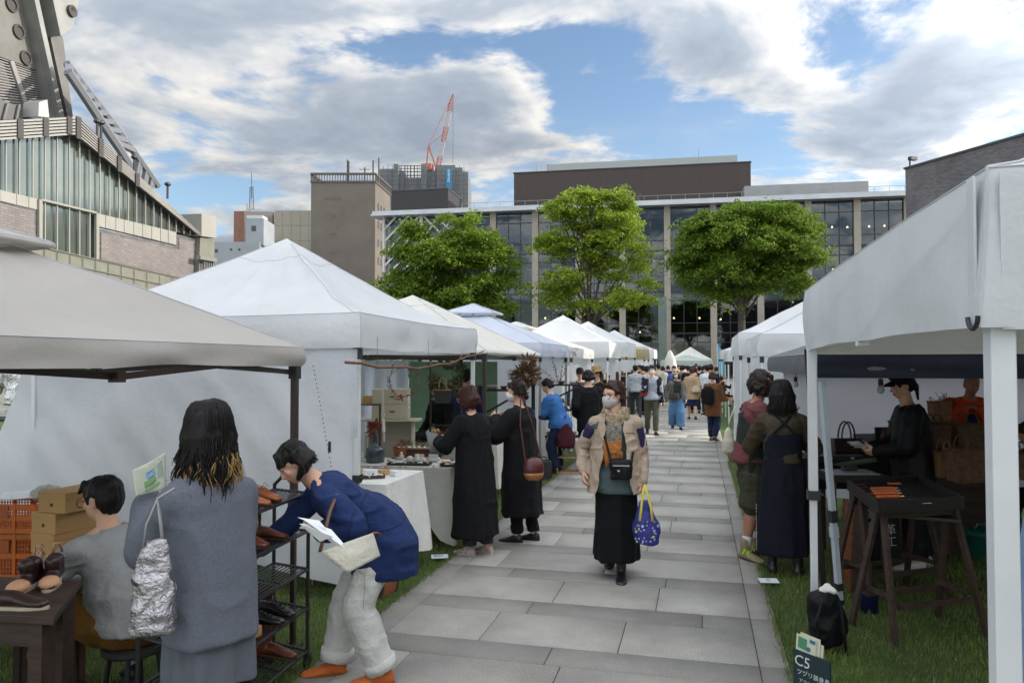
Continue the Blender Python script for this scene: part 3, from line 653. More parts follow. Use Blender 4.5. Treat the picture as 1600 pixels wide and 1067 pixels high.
# ================================================================ trees
def tree(label, trunk_px, D, lobes, leaf_cols, nclump, per=26, leaf=.13, spread=.30, seed=1, flat=.55, tb=None, tip=1.0):
    rg = np.random.default_rng(seed); b = at_d(trunk_px, 567, D); b.z = 0; s = D/F
    t = thing('broadleaf_tree', label, 'tree', b); pts = []; wts = []; LC = []
    for (cx, cy, rx, ry) in lobes:
        c = at_d(cx, cy, D); c = c+FWD*rg.uniform(-.3, .3)*rx*s; LC.append((c, rx*s, ry*s)); wts.append(rx*rx*ry)
    wts = np.array(wts)**.8; wts /= wts.sum(); Cc = []; Dd = []
    for (c, rx, ry), w in zip(LC, wts):
        n = int(nclump*w); nt_ = max(4, n//38); v = rg.normal(size=(nt_, 3)); v /= np.linalg.norm(v, axis=1)[:, None]; r = rg.uniform(.25, 1.0, nt_)**.5
        r *= 1+.25*vn(v*2.6+c.x, seed); tp = np.c_[v[:, 0]*rx, v[:, 1]*rx*.9, v[:, 2]*ry]*r[:, None]+np.array(c)
        idx = rg.integers(0, nt_, n); q = rg.normal(size=(n, 3)); ts = rg.uniform(.38, .72, nt_)*tip
        q = q*np.array([1, 1, .32])*ts[idx][:, None]; q[:, 2] -= (np.hypot(q[:, 0], q[:, 1])**2)*.28; Cc.append(tp[idx]+q); Dd.append(v)
    P = np.concatenate(Cc); n = len(P); m = n*per
    sz = rg.uniform(.6, 1.35, n)
    off = rg.normal(size=(n, per, 3))*spread*np.array([1, 1, flat])*sz[:, None, None]
    # drooping sprays: leaves further out hang lower
    off[..., 2] -= (np.hypot(off[..., 0], off[..., 1])**2)*.35
    L_ = (P[:, None]+off).reshape(-1, 3)
    nrm = rg.normal(size=(m, 3))*np.array([.7, .7, .5])+np.array([0, 0, .9]); nrm /= np.linalg.norm(nrm, axis=1)[:, None]
    a = rg.normal(size=(m, 3)); a -= nrm*(a*nrm).sum(1)[:, None]; a /= np.linalg.norm(a, axis=1)[:, None]; bb = np.cross(nrm, a)
    ls = leaf*rg.uniform(.6, 1.3, m)[:, None]
    V = np.stack([L_-a*ls, L_-bb*ls*.42+nrm*ls*.12, L_+a*ls, L_+bb*ls*.42+nrm*ls*.12], 1).reshape(-1, 3)
    tone = np.repeat(rg.normal(0, .35, n), per)+rg.normal(0, .35, m)
    lm = mat('leaves_'+str(seed), leaf_cols[0], .55, trans=.38, tone=.35, var=(.9, .5), col2=leaf_cols[1], spec=.35)
    np_mesh('crown', V, np.arange(m*4).reshape(-1, 4), lm, t, attr=tone, w=True)
    bark = mat('bark_'+str(seed), (.085, .07, .055), .9, var=(6, .35), stretch=(1, 1, .3), bump=(14, .02)); mb = MB(); h0 = tb or 5.0
    fork = b+Vector((0, 0, h0)); mb.tube([b, b+Vector((.05, 0, h0*.5)), fork], [.34, .26, .22], 12)
    for i, (c, rx, ry) in enumerate(LC):
        base = b+Vector((0, 0, h0*rg.uniform(.8, 1.0))); mid = base.lerp(c, .5)+Vector(rg.uniform(-.3, .3, 3)); mid.z += .2
        r0 = .13 if rx > 2 else .085; mb.tube([base, base.lerp(mid, .5)+Vector((0, 0, .15)), mid, c+Vector((0, 0, ry*.2))], [r0, r0*.8, r0*.55, r0*.25], 7)
        sel = [p for p in P[::29] if (Vector(p)-c).length < rx*1.1][:14]
        for p in sel:
            p = Vector(p); st_ = mid.lerp(c, rg.uniform(0, .9)); q = st_.lerp(p, .5)+Vector(rg.uniform(-.15, .15, 3)); mb.tube([st_, q, p], [.035, .022, .01], 4)
    mb.build('trunk', bark, t, smooth=True, w=True)
D_T = 50
tree('dark green spreading tree with drooping leaves, leftmost of the three before the glass building', 706, D_T,
     [(705, 392, 62, 48), (645, 415, 42, 36), (765, 412, 42, 44), (700, 450, 88, 30), (742, 368, 44, 28), (668, 372, 36, 28), (615, 440, 24, 20), (795, 432, 22, 26), (700, 478, 62, 16), (725, 348, 30, 12), (775, 462, 34, 20), (640, 465, 34, 18)],
     ((.21, .30, .03), (.12, .20, .02)), 3000, per=24, leaf=.13, spread=.22, seed=1, tb=4.5, tip=1.0)
tree('bright yellow green tree with an airy upright crown, middle one of the three trees', 922, D_T+1,
     [(925, 332, 60, 32), (900, 368, 52, 34), (962, 342, 40, 38), (872, 330, 28, 26), (898, 428, 50, 30), (985, 424, 36, 24), (998, 388, 22, 20), (862, 436, 24, 16), (945, 462, 58, 16), (922, 304, 42, 12), (940, 390, 40, 26), (1015, 440, 18, 12), (868, 372, 24, 20), (880, 468, 26, 12)],
     ((.31, .40, .04), (.21, .30, .03)), 2300, per=22, leaf=.12, spread=.20, seed=2, tb=4.6, tip=.8)
tree('dense dark green mushroom shaped tree, rightmost of the three before the glass building', 1159, D_T-1,
     [(1150, 375, 72, 52), (1218, 375, 58, 48), (1102, 388, 42, 42), (1250, 385, 20, 32), (1122, 338, 40, 28), (1195, 340, 58, 26), (1150, 425, 76, 32), (1228, 425, 46, 26), (1088, 415, 32, 26), (1160, 460, 38, 14), (1240, 350, 30, 25), (1092, 358, 26, 24)],
     ((.19, .28, .03), (.10, .17, .018)), 3700, per=24, leaf=.125, spread=.21, seed=3, tb=5.2)
# ================================================================ tents
SEAM = mat('tent_seam_tape', (.46, .47, .49), .7)
def cloth(name, col, tr=.35, bump=(2.2, .02), b2=(60, .001), rough=.75, var=(1.5, .07)):
    return mat(name, col, rough, trans=tr, bump=bump, bump2=b2, spec=.25, var=var)
CL_WHITE = cloth('white_tent_cloth', (.78, .79, .80)); CL_BEIGE = cloth('beige_tent_cloth', (.48, .45, .415), .2, (3, .012)); CL_CREAM = cloth('cream_tent_cloth', (.72, .70, .64), .2, (2, .006))
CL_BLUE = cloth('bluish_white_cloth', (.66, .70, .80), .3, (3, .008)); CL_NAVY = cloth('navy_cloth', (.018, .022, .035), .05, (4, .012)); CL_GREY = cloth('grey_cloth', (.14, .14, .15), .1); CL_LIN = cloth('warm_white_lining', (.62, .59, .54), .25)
CL_YEL = cloth('sand_cloth', (.52, .42, .25), .3); CL_GG = cloth('pale_green_cloth', (.42, .50, .48), .25); CL_OFF = cloth('off_white_cloth', (.70, .70, .68), .3)
CL_WALL = cloth('white_wall_cloth', (.74, .755, .79), .4, (1.0, .04), (60, .001))
def canopy(name, x0, x1, y0, y1, zb, zt, zp, mt, t, pw=1.15, sag=.05, wr=.012, n=26, seed=0, tcap=1.0, rip=.01, mid=.0, lift=0.0, rings=14):
    per = []
    cs = [(x0, y0), (x1, y0), (x1, y1), (x0, y1)]
    for i in range(4):
        (ax, ay), (bx, by) = cs[i], cs[(i+1) % 4]
        for k in range(n): per.append((ax+(bx-ax)*k/n, ay+(by-ay)*k/n, k/n))
    per = np.array(per); cx, cy = (x0+x1)/2, (y0+y1)/2; m = len(per); rows = []
    nx = np.sign(per[:, 0]-cx)*(np.abs(np.abs(per[:, 0]-cx)-(x1-x0)/2) < 1e-6); ny = np.sign(per[:, 1]-cy)*(np.abs(np.abs(per[:, 1]-cy)-(y1-y0)/2) < 1e-6)
    u = per[:, 2]; nb = 7
    for j in range(nb):
        s = j/(nb-1); z = zb+(zt-zb)*s
        rp = (vn(np.c_[per[:, 0]*3.2, per[:, 1]*3.2, np.full(m, s*1.2)], seed)*rip*2+vn(np.c_[per[:, 0]*11, per[:, 1]*11, np.full(m, s*2)], seed+1)*rip*.8)*(1-s*.85)+.012*(1-s)+.01*math.sin(s*math.pi)
        hem = (vn(np.c_[per[:, 0]*2, per[:, 1]*2, np.zeros(m)], seed+3)*.010+np.sin(u*math.pi)*-.0)*(1-s)
        rows.append(np.c_[per[:, 0]+nx*rp, per[:, 1]+ny*rp, z+hem-np.sin(u*math.pi)*mid*(1-s*.3)])
    for j in range(1, rings+1):
        t_ = j/rings*tcap; P = np.c_[per[:, 0]+(cx-per[:, 0])*t_, per[:, 1]+(cy-per[:, 1])*t_]
        z = zt+(zp-zt)*t_**pw-np.sin(u*math.pi)*sag*math.sin(min(t_*1.15, 1)*math.pi)**.8-np.sin(u*math.pi)*mid*(1-t_)*.7
        ang = u*9; wrk = vn(np.c_[ang+seed, np.full(m, t_*2.2), per[:, 0]*.3], seed+7)*wr*1.6*math.sin(math.pi*min(t_+.08, 1))+vn(np.c_[P*5, z], seed+9)*wr*.7*(1-t_*.7)
        rows.append(np.c_[P, z+wrk])
    V = np.concatenate(rows); nr = len(rows); Q = []
    for r in range(nr-1):
        for k in range(m): k2 = (k+1) % m; Q.append((r*m+k, r*m+k2, (r+1)*m+k2, (r+1)*m+k))
    o = np_mesh(name, V, Q, mt, t, smooth=True, w=True); o.data.set_sharp_from_angle(angle=R(38))
    mb = MB(); W3 = [Vector(v) for v in V]
    for c_ in range(4): mb.tube([W3[r*m+c_*n]+Vector((0, 0, .002)) for r in range(0, nr-(1 if tcap == 1 else 0))], .0045, 5)
    rr = nb-1; mb.tube([W3[rr*m+k % m] for k in range(m+1)], .003, 5)
    if tcap == 1: rr = nb+int(rings*.72); mb.tube([W3[rr*m+k % m]+Vector((0, 0, .001)) for k in range(m+1)], .003, 5)
    mb.build('seam', SEAM, o, w=False) if t is None else mb.build('seam', SEAM, o, w=True); return o
def sheet(name, fn, nu, nv, mt, t, w=True, thick=0):
    V = [fn(i/nu, j/nv) for j in range(nv+1) for i in range(nu+1)]; Q = [(j*(nu+1)+i, j*(nu+1)+i+1, (j+1)*(nu+1)+i+1, (j+1)*(nu+1)+i) for j in range(nv) for i in range(nu)]
    o = np_mesh(name, np.array([tuple(v) for v in V]), Q, mt, t, smooth=True, w=w)
    if thick: s = o.modifiers.new('cloth_thickness', 'SOLIDIFY'); s.thickness = thick
    return o
def wall_cloth(t, a, b, z0, z1, amp=.05, seed=0, mt=None, name='side_wall', shear=None, z0b=None):
    a, b = Vector(a), Vector(b); n = Vector((b.y-a.y, a.x-b.x)).normalized()
    def f(u, v):
        x = a.lerp(b, u); zz = z0+((z0b if z0b is not None else z0)-z0)*u; z = z1+(zz-z1)*v
        w = noise_at(u*2.2+v*1.2, v*1.1-u*.6, seed)*amp+noise_at(u*8-v*4.5, v*.7+u*.6, seed+3)*amp*.45+noise_at(u*19-v*8, v*1.2+u, seed+5)*amp*.12
        w *= math.sin(min(v*1.6, 1)*math.pi/2)*(.4+.6*math.sin(u*math.pi))+.15
        s = shear(u, v) if shear else 0
        return (x.x+n.x*w+(b-a).normalized().x*s, x.y+n.y*w+(b-a).normalized().y*s, z)
    return sheet(name, f, 56, 36, mt or CL_WALL, t)
from mathutils import noise as mnoise
def noise_at(x, y, s): return mnoise.noise(Vector((x, y, s*7.7+.5)))
def tent_frame(t, x0, x1, y0, y1, zb, zt, pm=None, pw=.04, posts=(1, 1, 1, 1), truss=True, zc=None, bracket=True, low=None):
    pm = pm or WHITE_PAINT; low = low or max((zt-zb)-.08, .03); cs = [(x0+.03, y0+.03), (x1-.03, y0+.03), (x1-.03, y1-.03), (x0+.03, y1-.03)]
    for i, (x, y) in enumerate(cs):
        if not posts[i]: continue
        m = MB(); m.box((x, y, (zt+.9)/2), (pw, pw, zt-.9-.04)); m.box((x, y, .46), (pw*.78, pw*.78, .9)); o = m.build('leg', pm, t, w=True); bevel(o, .004, 2)
        m = MB(); m.box((x, y, .006), (.1, .1, .008)); m.build('foot_plate', DARK_PLASTIC, o, w=True)
        m = MB(); m.box((x, y, .9), (pw*1.35, pw*1.35, .06)); m.tube([(x+pw*.6, y, .9), (x+pw*1.1, y, .9)], .012, 8); m.build('clamp', DARK_PLASTIC, o, w=True)
        if bracket: m = MB(); m.box((x, y, zb-.04), (pw*1.4, pw*1.4, .09)); m.build('corner_bracket', DARK_PLASTIC, o, w=True)
    if truss:
        for i in range(4):
            a, b = Vector((*cs[i], 0)), Vector((*cs[(i+1) % 4], 0)); m = MB(); zt_, zl = zt-.06, zt-low-.06; q = [a, (a+b)/2, b]
            o_ = Vector((0, 0, 0))
            for p, r in zip(q, q[1:]):
                d = (r-p).normalized(); nn = Vector((-d.y, d.x, 0))*.012
                m.bar(p+Vector((0, 0, zt_))+nn, r+Vector((0, 0, zl))+nn, .03, .014, up=nn); m.bar(p+Vector((0, 0, zl))-nn, r+Vector((0, 0, zt_))-nn, .03, .014, up=nn)
            m.box(((a+b)/2).to_tuple()[:2]+(zl,), (.05, .05, .05)); m.build('truss', pm, t, w=True)
def tent(label, x0, x1, y0, y1, zb, zt, zp, mt=None, pm=None, seed=0, cat='tent', group=None, posts=(1, 1, 1, 1), pw=1.15, sag=.05, wr=.012, cap=None, truss=True, postw=.04, rip=.01, mid=0, name='market_tent', low=None, bracket=True):
    t = thing(name, label, cat, ((x0+x1)/2, (y0+y1)/2, 0), 0, group)
    o = canopy('canopy', x0, x1, y0, y1, zb, zt, zp, mt or CL_WHITE, t, pw, sag, wr, seed=seed, tcap=cap[0] if cap else 1.0, rip=rip, mid=mid)
    if cap:
        f = cap[0]; cx, cy = (x0+x1)/2, (y0+y1)/2; hx, hy = (x1-x0)/2*(1-f)*1.22, (y1-y0)/2*(1-f)*1.22; zc = zt+(zp-zt)*f**pw
        canopy('vent_cap', cx-hx, cx+hx, cy-hy, cy+hy, zc-.045+cap[1], zc-.01+cap[1], zp+cap[1], mt or CL_WHITE, t, 1.1, .02, .004, n=10, seed=seed+5, rip=.004)
        m = MB(); m.tube([(cx, cy, zc), (cx, cy, zp+cap[1]-.02)], .02, 6)
        for sx in (-1, 1):
            for sy in (-1, 1): m.tube([(cx, cy, zp+cap[1]-.05), (cx+sx*hx*.95, cy+sy*hy*.95, zc+cap[1]*.6)], .012, 5)
        m.build('ridge_rod', pm or WHITE_PAINT, t, w=True)
    tent_frame(t, x0, x1, y0, y1, zb, zt, pm, postw, posts, truss, low=low, bracket=bracket)
    return t
XL = -2.45
T1 = tent('beige canopy tent with dark brown posts standing nearest on the left', XL-3.05, XL, 1.27, 4.32, 1.745, 1.86, 2.60, CL_BEIGE, BROWN_METAL, 3, posts=(1, 1, 1, 1), cap=(.70, .045), sag=.05, wr=.02, rip=.016, pw=1.0, low=.10)
T2 = tent('tall white peaked tent with a white side wall, second on the left', XL-3.0, XL, 5.16, 8.16, 1.875, 2.135, 2.99, CL_WHITE, WHITE_PAINT, 5, sag=.12, wr=.03, rip=.02, pw=1.28, mid=.02)
wall_cloth(T2, (XL-3.0, 5.17), (XL-.02, 5.17), .52, 1.9, .12, 2, shear=lambda u, v: -(1-u)**3*v*.55, z0b=.1)
wall_cloth(T2, (XL-3.0, 8.14), (XL-2.0, 8.14), .3, 1.9, .09, 6); wall_cloth(T2, (XL-2.97, 5.3), (XL-2.97, 8.1), .2, 1.9, .05, 7)
m = MB(); 
for k in range(26): m.ell((XL+.06+.0035*k, 4.36+.004*k, 1.74-k*.028), (.0035, .0035, .006), 6)
m.box((XL+.13, 4.45, 1.22), (.015, .012, .07)); m.build('tie_cord', DARK_PLASTIC, T1, w=True)
T3 = tent('plain cream canopy without a valance, third tent on the left', XL-3.0, XL+.02, 8.5, 11.5, 1.865, 1.905, 2.72, CL_CREAM, BROWN_METAL, 8, sag=.02, wr=.004, rip=.003, pw=1.0, posts=(1, 1, 0, 1))
m = MB(); m.box((XL-.02, 11.5, .92), (.04, .04, 1.84)); m.build('leg', WHITE_PAINT, T3, w=True)
T4 = tent('bluish white tent with an open vent under its cap, fourth on the left', XL-3.0, XL, 11.75, 14.2, 1.86, 2.08, 2.74, CL_BLUE, STEEL, 11, sag=.04, wr=.006, cap=(.76, .09), pw=1.0)
wall_cloth(T4, (XL-3.0, 14.18), (XL-.1, 14.18), .1, 1.9, .05, 9, CL_WALL)
T5 = tent('white tent with crumpled cap, fifth on the left', XL-3.0, XL, 14.75, 17.8, 1.86, 2.06, 2.62, CL_OFF, WHITE_PAINT, 14, sag=.06, wr=.03, rip=.03, cap=(.8, .06))
wall_cloth(T5, (XL-3.0, 17.7), (XL-.1, 17.7), .1, 1.9, .05, 10, CL_WALL); wall_cloth(T5, (XL-2.95, 14.8), (XL-2.95, 17.7), .1, 1.9, .05, 11, CL_WALL)
T6 = tent('tall sharp peaked white tent, sixth on the left', XL-3.0, XL+.05, 20.4, 23.6, 1.9, 2.33, 3.17, CL_WHITE, WHITE_PAINT, 17, sag=.05, wr=.008, rip=.03)
wall_cloth(T6, (XL-3.0, 23.5), (XL-.1, 23.5), .1, 1.95, .05, 12); wall_cloth(T6, (XL-3.0, 20.45), (XL-.35, 20.45), .1, 1.95, .04, 14)
T7 = tent('peaked white tent with white valance flap, seventh on the left', XL-3.0, XL+.1, 25.2, 28.6, 1.95, 2.45, 3.25, CL_WHITE, WHITE_PAINT, 21, sag=.05, wr=.01, rip=.03)
T7b = tent('low sand coloured tent between the tall white ones on the left', XL-2.2, XL+.35, 30.0, 32.4, 1.9, 2.3, 2.7, CL_YEL, WHITE_PAINT, 22, truss=False)
T8 = tent('peaked white tent, second to last of the left row', XL-3.0, XL, 34.4, 37.6, 2.0, 2.5, 3.32, CL_WHITE, WHITE_PAINT, 23, truss=False); wall_cloth(T8, (XL-3, 34.4), (XL-.2, 34.4), .1, 2, .04, 20)
T9 = tent('farthest peaked white tent of the left row', XL-3.0, XL, 41.5, 44.7, 2.0, 2.5, 3.2, CL_WHITE, WHITE_PAINT, 25, truss=False); wall_cloth(T9, (XL-3, 41.5), (XL, 41.5), .1, 2, .04, 21)
# right side row
XR = .68
P1T = tent('large white tent whose side fills the right edge, nearest on the right', XR, XR+3.05, 2.05, 5.32, 1.842, 2.235, 3.05, CL_WHITE, WHITE_PAINT, 31, sag=.03, wr=.02, rip=.012, postw=.056, mid=-.02, bracket=False)
def lining(y, zt, zb, x0, x1, t, mt, name='valance_lining', th=.0):
    def f(u, v): return (x0+(x1-x0)*u, y+noise_at(u*9, v*2, 5)*.012, zt+(zb-zt)*v+noise_at(u*5, 1, 2)*.006)
    return sheet(name, f, 50, 8, mt, t)
lining(5.27, 2.2, 1.815, XR+.03, XR+3.0, P1T, CL_LIN)
m = MB(); cx, cy = XR-.012, 2.19
m.box((XR-.022, 2.095, 2.03), (.006, .05, .38)); m.box((XR+.045, 2.032, 2.03), (.05, .006, .38)); m.build('corner_tape', CL_WHITE, P1T, w=True)
m = MB(); m.tube([(XR-.04, 2.02+.035*math.cos(a)+.02, 1.872+.03*math.sin(a)) for a in [math.pi+math.pi*k/10 for k in range(11)]], .006, 8); m.build('corner_ring', BLACK_METAL, P1T, w=True)
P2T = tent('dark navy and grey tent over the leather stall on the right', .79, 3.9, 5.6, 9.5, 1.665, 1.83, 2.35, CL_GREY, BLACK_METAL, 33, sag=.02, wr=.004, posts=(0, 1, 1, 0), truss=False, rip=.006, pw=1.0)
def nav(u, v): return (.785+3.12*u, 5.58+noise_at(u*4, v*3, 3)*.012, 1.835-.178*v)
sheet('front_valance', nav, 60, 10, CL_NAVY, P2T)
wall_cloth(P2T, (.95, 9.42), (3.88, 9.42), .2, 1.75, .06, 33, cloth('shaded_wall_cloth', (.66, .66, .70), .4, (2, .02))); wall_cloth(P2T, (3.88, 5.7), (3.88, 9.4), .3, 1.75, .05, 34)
m = MB(); p = at_z(1314, 962, .01); q = at_d(1284, 596, 5.25); m.bar(q, p, .036); m.bar(q.lerp(p, .62), q.lerp(p, .665), .045); o = m.build('leg', mat('pale_blue_steel', (.42, .47, .52), .4, var=(4, .1)), P2T, w=True)
m = MB(); m.bar(q.lerp(p, .55), q.lerp(p, .60), .05); m.build('clamp', DARK_PLASTIC, o, w=True)
for a_, b_ in ((.93, .95), (.86, .89)): m = MB(); m.bar(q.lerp(p, a_), q.lerp(p, b_), .045); m.build('strap', DARK_PLASTIC, o, w=True)
m = MB(); m.bar(at_d(1261, 545, 5.25), at_z(1288, 930, .01), .034); m.build('leg', BLACK_METAL, P2T, w=True)
m = MB(); m.bar(at_y(1188, 575, 9.4), Vector((.8, 9.45, 0)), .035); m.build('leg', WHITE_PAINT, P2T, w=True)
P3T = tent('white tent behind the dark navy one on the right', .80, 3.8, 11.0, 14.0, 1.85, 2.16, 3.0, CL_WHITE, WHITE_PAINT, 36, sag=.05, wr=.015, rip=.03)
wall_cloth(P3T, (1.2, 11.0), (3.8, 11.0), .1, 1.9, .05, 35)
P4T = tent('white tent with a closed white side wall facing the market, right of the path', .70, 3.7, 14.7, 17.7, 1.9, 2.32, 3.1, CL_WHITE, WHITE_PAINT, 38, sag=.05, wr=.02, rip=.02)
wall_cloth(P4T, (.74, 14.72), (3.7, 14.72), .06, 2.0, .04, 36); wall_cloth(P4T, (.72, 14.72), (.72, 17.6), .06, 2.0, .04, 37)
P5T = tent('low greyish white tent on the right beyond the white walled one', .75, 3.6, 22.5, 25.3, 1.8, 2.05, 2.55, CL_OFF, WHITE_PAINT, 40, sag=.05, wr=.03, rip=.03, truss=False)
P6T = tent('far greyish white tent, last of the right row', .7, 3.6, 27.5, 30.5, 1.9, 2.2, 2.75, CL_OFF, WHITE_PAINT, 41, truss=False)
c = at_d(1079, 567, 56); tent('far white peaked tent standing alone at the end of the path', c.x-1.5, c.x+1.5, c.y-1.5, c.y+1.5, 1.7, 2.05, 2.95, CL_WHITE, WHITE_PAINT, 42, truss=False)
c = at_d(1073, 567, 48); tent('far pale green tent in front of the lone white peak', c.x-1.55, c.x+1.55, c.y-1.4, c.y+1.4, 1.55, 1.9, 2.28, CL_GG, WHITE_PAINT, 43, truss=False)
# closed parasol, flag
def parasol():
    b = at_d(1047, 567, 44); b.z = 0; t = thing('closed_parasol', 'closed cream parasol at the far end of the path', 'parasol', b); m = MB()
    m.lathe([(.05, .9), (.38, 1.0), (.34, 1.5), (.26, 2.0), (.12, 2.35), (.03, 2.5)], (0, 0, 0), 14)
    for i, v in enumerate(m.v): a = math.atan2(v.y, v.x); k = 1+.18*math.cos(a*7); m.v[i] = Vector((v.x*k, v.y*k, v.z))
    m.build('canopy', CL_CREAM, t, smooth=True); m = MB(); m.tube([(0, 0, 0), (0, 0, 1.1)], .03, 8); m.lathe([(.3, 0), (.3, .06), (.1, .1)], n=14); m.build('pole', WHITE_PAINT, t)
parasol()
def flag():
    b = at_d(1121, 567, 30); b.z = 0; t = thing('banner_flag', 'thin pale blue banner flag above the far right tents', 'flag', b); m = MB(); m.tube([(0, 0, 0), (0, 0, 2.5)], .015, 6); m.build('pole', WHITE_PAINT, t)
    sheet('flag_cloth', lambda u, v: (.02+u*.32*(1-.3*v if v < .2 else .95), .03*math.sin(u*5+v*4), 2.5-v*1.3-u*.5*(1-v)), 8, 20, mat('sky_blue_cloth', (.12, .42, .62), .7, trans=.3), t, w=False)
flag()
# string of bare bulbs under the right hand tents
def bulb(px, py, D, label):
    p = at_d(px, py, D); t = thing('light_bulb', label, 'light bulb', p, 0, 'bare bulbs hanging under the right hand tents'); m = MB(); m.lathe([(.018, .0), (.02, -.045), (.014, -.05)], n=12); m.tube([(0, 0, 0), (0, 0, .09)], .004, 6); m.build('socket', DARK_PLASTIC, t)
    m = MB(); m.lathe([(.012, -.045), (.022, -.06), (.03, -.085), (.024, -.108), (.006, -.115)], n=16); m.build('glass', mat('bulb_glass', (.7, .72, .72), .08, spec=1, trans=.5), t, smooth=True)
bulb(1376, 592, 5.9, 'clear bulb hanging beside the black cap of the stallholder'); bulb(1271, 590, 6.0, 'clear bulb hanging beside the pale blue tent leg'); bulb(1243, 589, 8.3, 'small clear bulb hanging over the woman in the sheer top')
# guy rope of the tall white tent
m = MB(); m.tube([(XL-2.98, 5.15, 1.9), at_d(0, 700, 6.6)+Vector((0, 0, 0)), at_d(-40, 790, 6.9)], .006, 6); m.build('guy_rope', DARK_PLASTIC, T2, w=True)
# ================================================================ people
PEND = []
def remesh(mb, name, mt, parent, vox, smooth=4, disp=None, cut=None):
    """union of the closed pieces in mb as one continuous surface; disp=(scale xyz, amount, seed)"""
    o = mb.build(name, mt, parent); m = o.modifiers.new('r', 'REMESH'); m.mode = 'VOXEL'; m.voxel_size = vox; m.use_smooth_shade = True
    if smooth: s = o.modifiers.new('s', 'SMOOTH'); s.factor = .5; s.iterations = smooth
    PEND.append((o, disp, cut)); return o
def flush():
    bpy.context.view_layer.update(); dg = bpy.context.evaluated_depsgraph_get()
    for o, disp, cut in PEND:
        me = bpy.data.meshes.new_from_object(o.evaluated_get(dg)); old = o.data; o.modifiers.clear(); me.name = o.name; o.data = me; bpy.data.meshes.remove(old)
        n = len(me.vertices)
        if disp and n:
            co = np.empty(n*3, np.float32); me.vertices.foreach_get('co', co); co = co.reshape(-1, 3); no = np.empty(n*3, np.float32); me.vertex_normals.foreach_get('vector', no); no = no.reshape(-1, 3)
            for sc, amt, sd in disp:
                v = vn(co*np.array(sc), sd); v = np.sign(v)*np.abs(v)**.8 if amt > 0 else (np.clip(1-np.abs(v)*3.2, 0, 1)**1.5-.25); co = co+no*(v*abs(amt))[:, None]
            me.vertices.foreach_set('co', co.astype(np.float32).ravel()); me.update()
        if cut:
            import bmesh
            b = bmesh.new(); b.from_mesh(me); bmesh.ops.delete(b, geom=[v for v in b.verts if cut(v.co)], context='VERTS')
            for _ in range(3): bmesh.ops.smooth_vert(b, verts=[v for v in b.verts if v.is_boundary], factor=.5, use_axis_x=True, use_axis_y=True, use_axis_z=True)
            b.to_mesh(me); b.free(); s = o.modifiers.new('cloth_thickness', 'SOLIDIFY'); s.thickness = .007; s.offset = -1
    PEND.clear()
SKIN = mat('skin', c8(205, 160, 135), .5, var=(14, .12), bump=(120, .0006), spec=.4); SKIN2 = mat('tanned_skin', c8(165, 118, 92), .5, var=(14, .12), bump=(120, .0006), spec=.4)
LIPS = mat('lips', c8(165, 95, 90), .4); EYEW = mat('eye_white', (.6, .58, .55), .2); IRIS = mat('iris', (.02, .012, .008), .1); BROW = mat('eyebrow_hair', (.02, .015, .012), .8)
MASKM = mat('face_mask_cloth', (.68, .66, .64), .85, bump=(40, .001)); 
def fab(name, r, g, b, k=1.0, rough=.88, fine=(420, .0006), mid=(16, .006), var=(7, .12), stretch=(1, 1, 1), sheen=0.0, tr=0.0):
    return mat(name, c8(r, g, b, k), rough, bump=(mid[0], mid[1]*1.4), bump2=fine, var=var, spec=.25, stretch=stretch, sheen=sheen, trans=tr)
def hairmat(name, col, tip=None):
    m = mat(name, col, .5, var=(60, .5), stretch=(1.6, 1.6, .12), bump=(70, .002), spec=.22); return m
HAIR_BLACK = hairmat('black_hair', (.010, .009, .009)); HAIR_BROWN = hairmat('brown_hair', (.045, .018, .012)); HAIR_DK = hairmat('dark_brown_hair', (.02, .012, .010)); HAIR_GOLD = hairmat('golden_hair_tips', (.36, .22, .085))
SHOE_BLACK = mat('black_shoe_leather', (.012, .012, .013), .35, bump=(40, .001)); SOLE_W = mat('white_rubber', (.55, .53, .5), .6); SOLE_B = mat('black_rubber', (.02, .02, .02), .7)
def ik(a, b, l1, l2, pole):
    d = b-a; L = min(max(d.length, abs(l1-l2)+.01), (l1+l2)*.998); dn = d.normalized(); b = a+dn*L
    x = (l1*l1-l2*l2+L*L)/(2*L); h = math.sqrt(max(l1*l1-x*x, 0)); pole = Vector(pole); pv = pole-dn*pole.dot(dn)
    pv = pv.normalized() if pv.length > 1e-4 else Vector((0, 0, 1)); return a+dn*x+pv*h, b
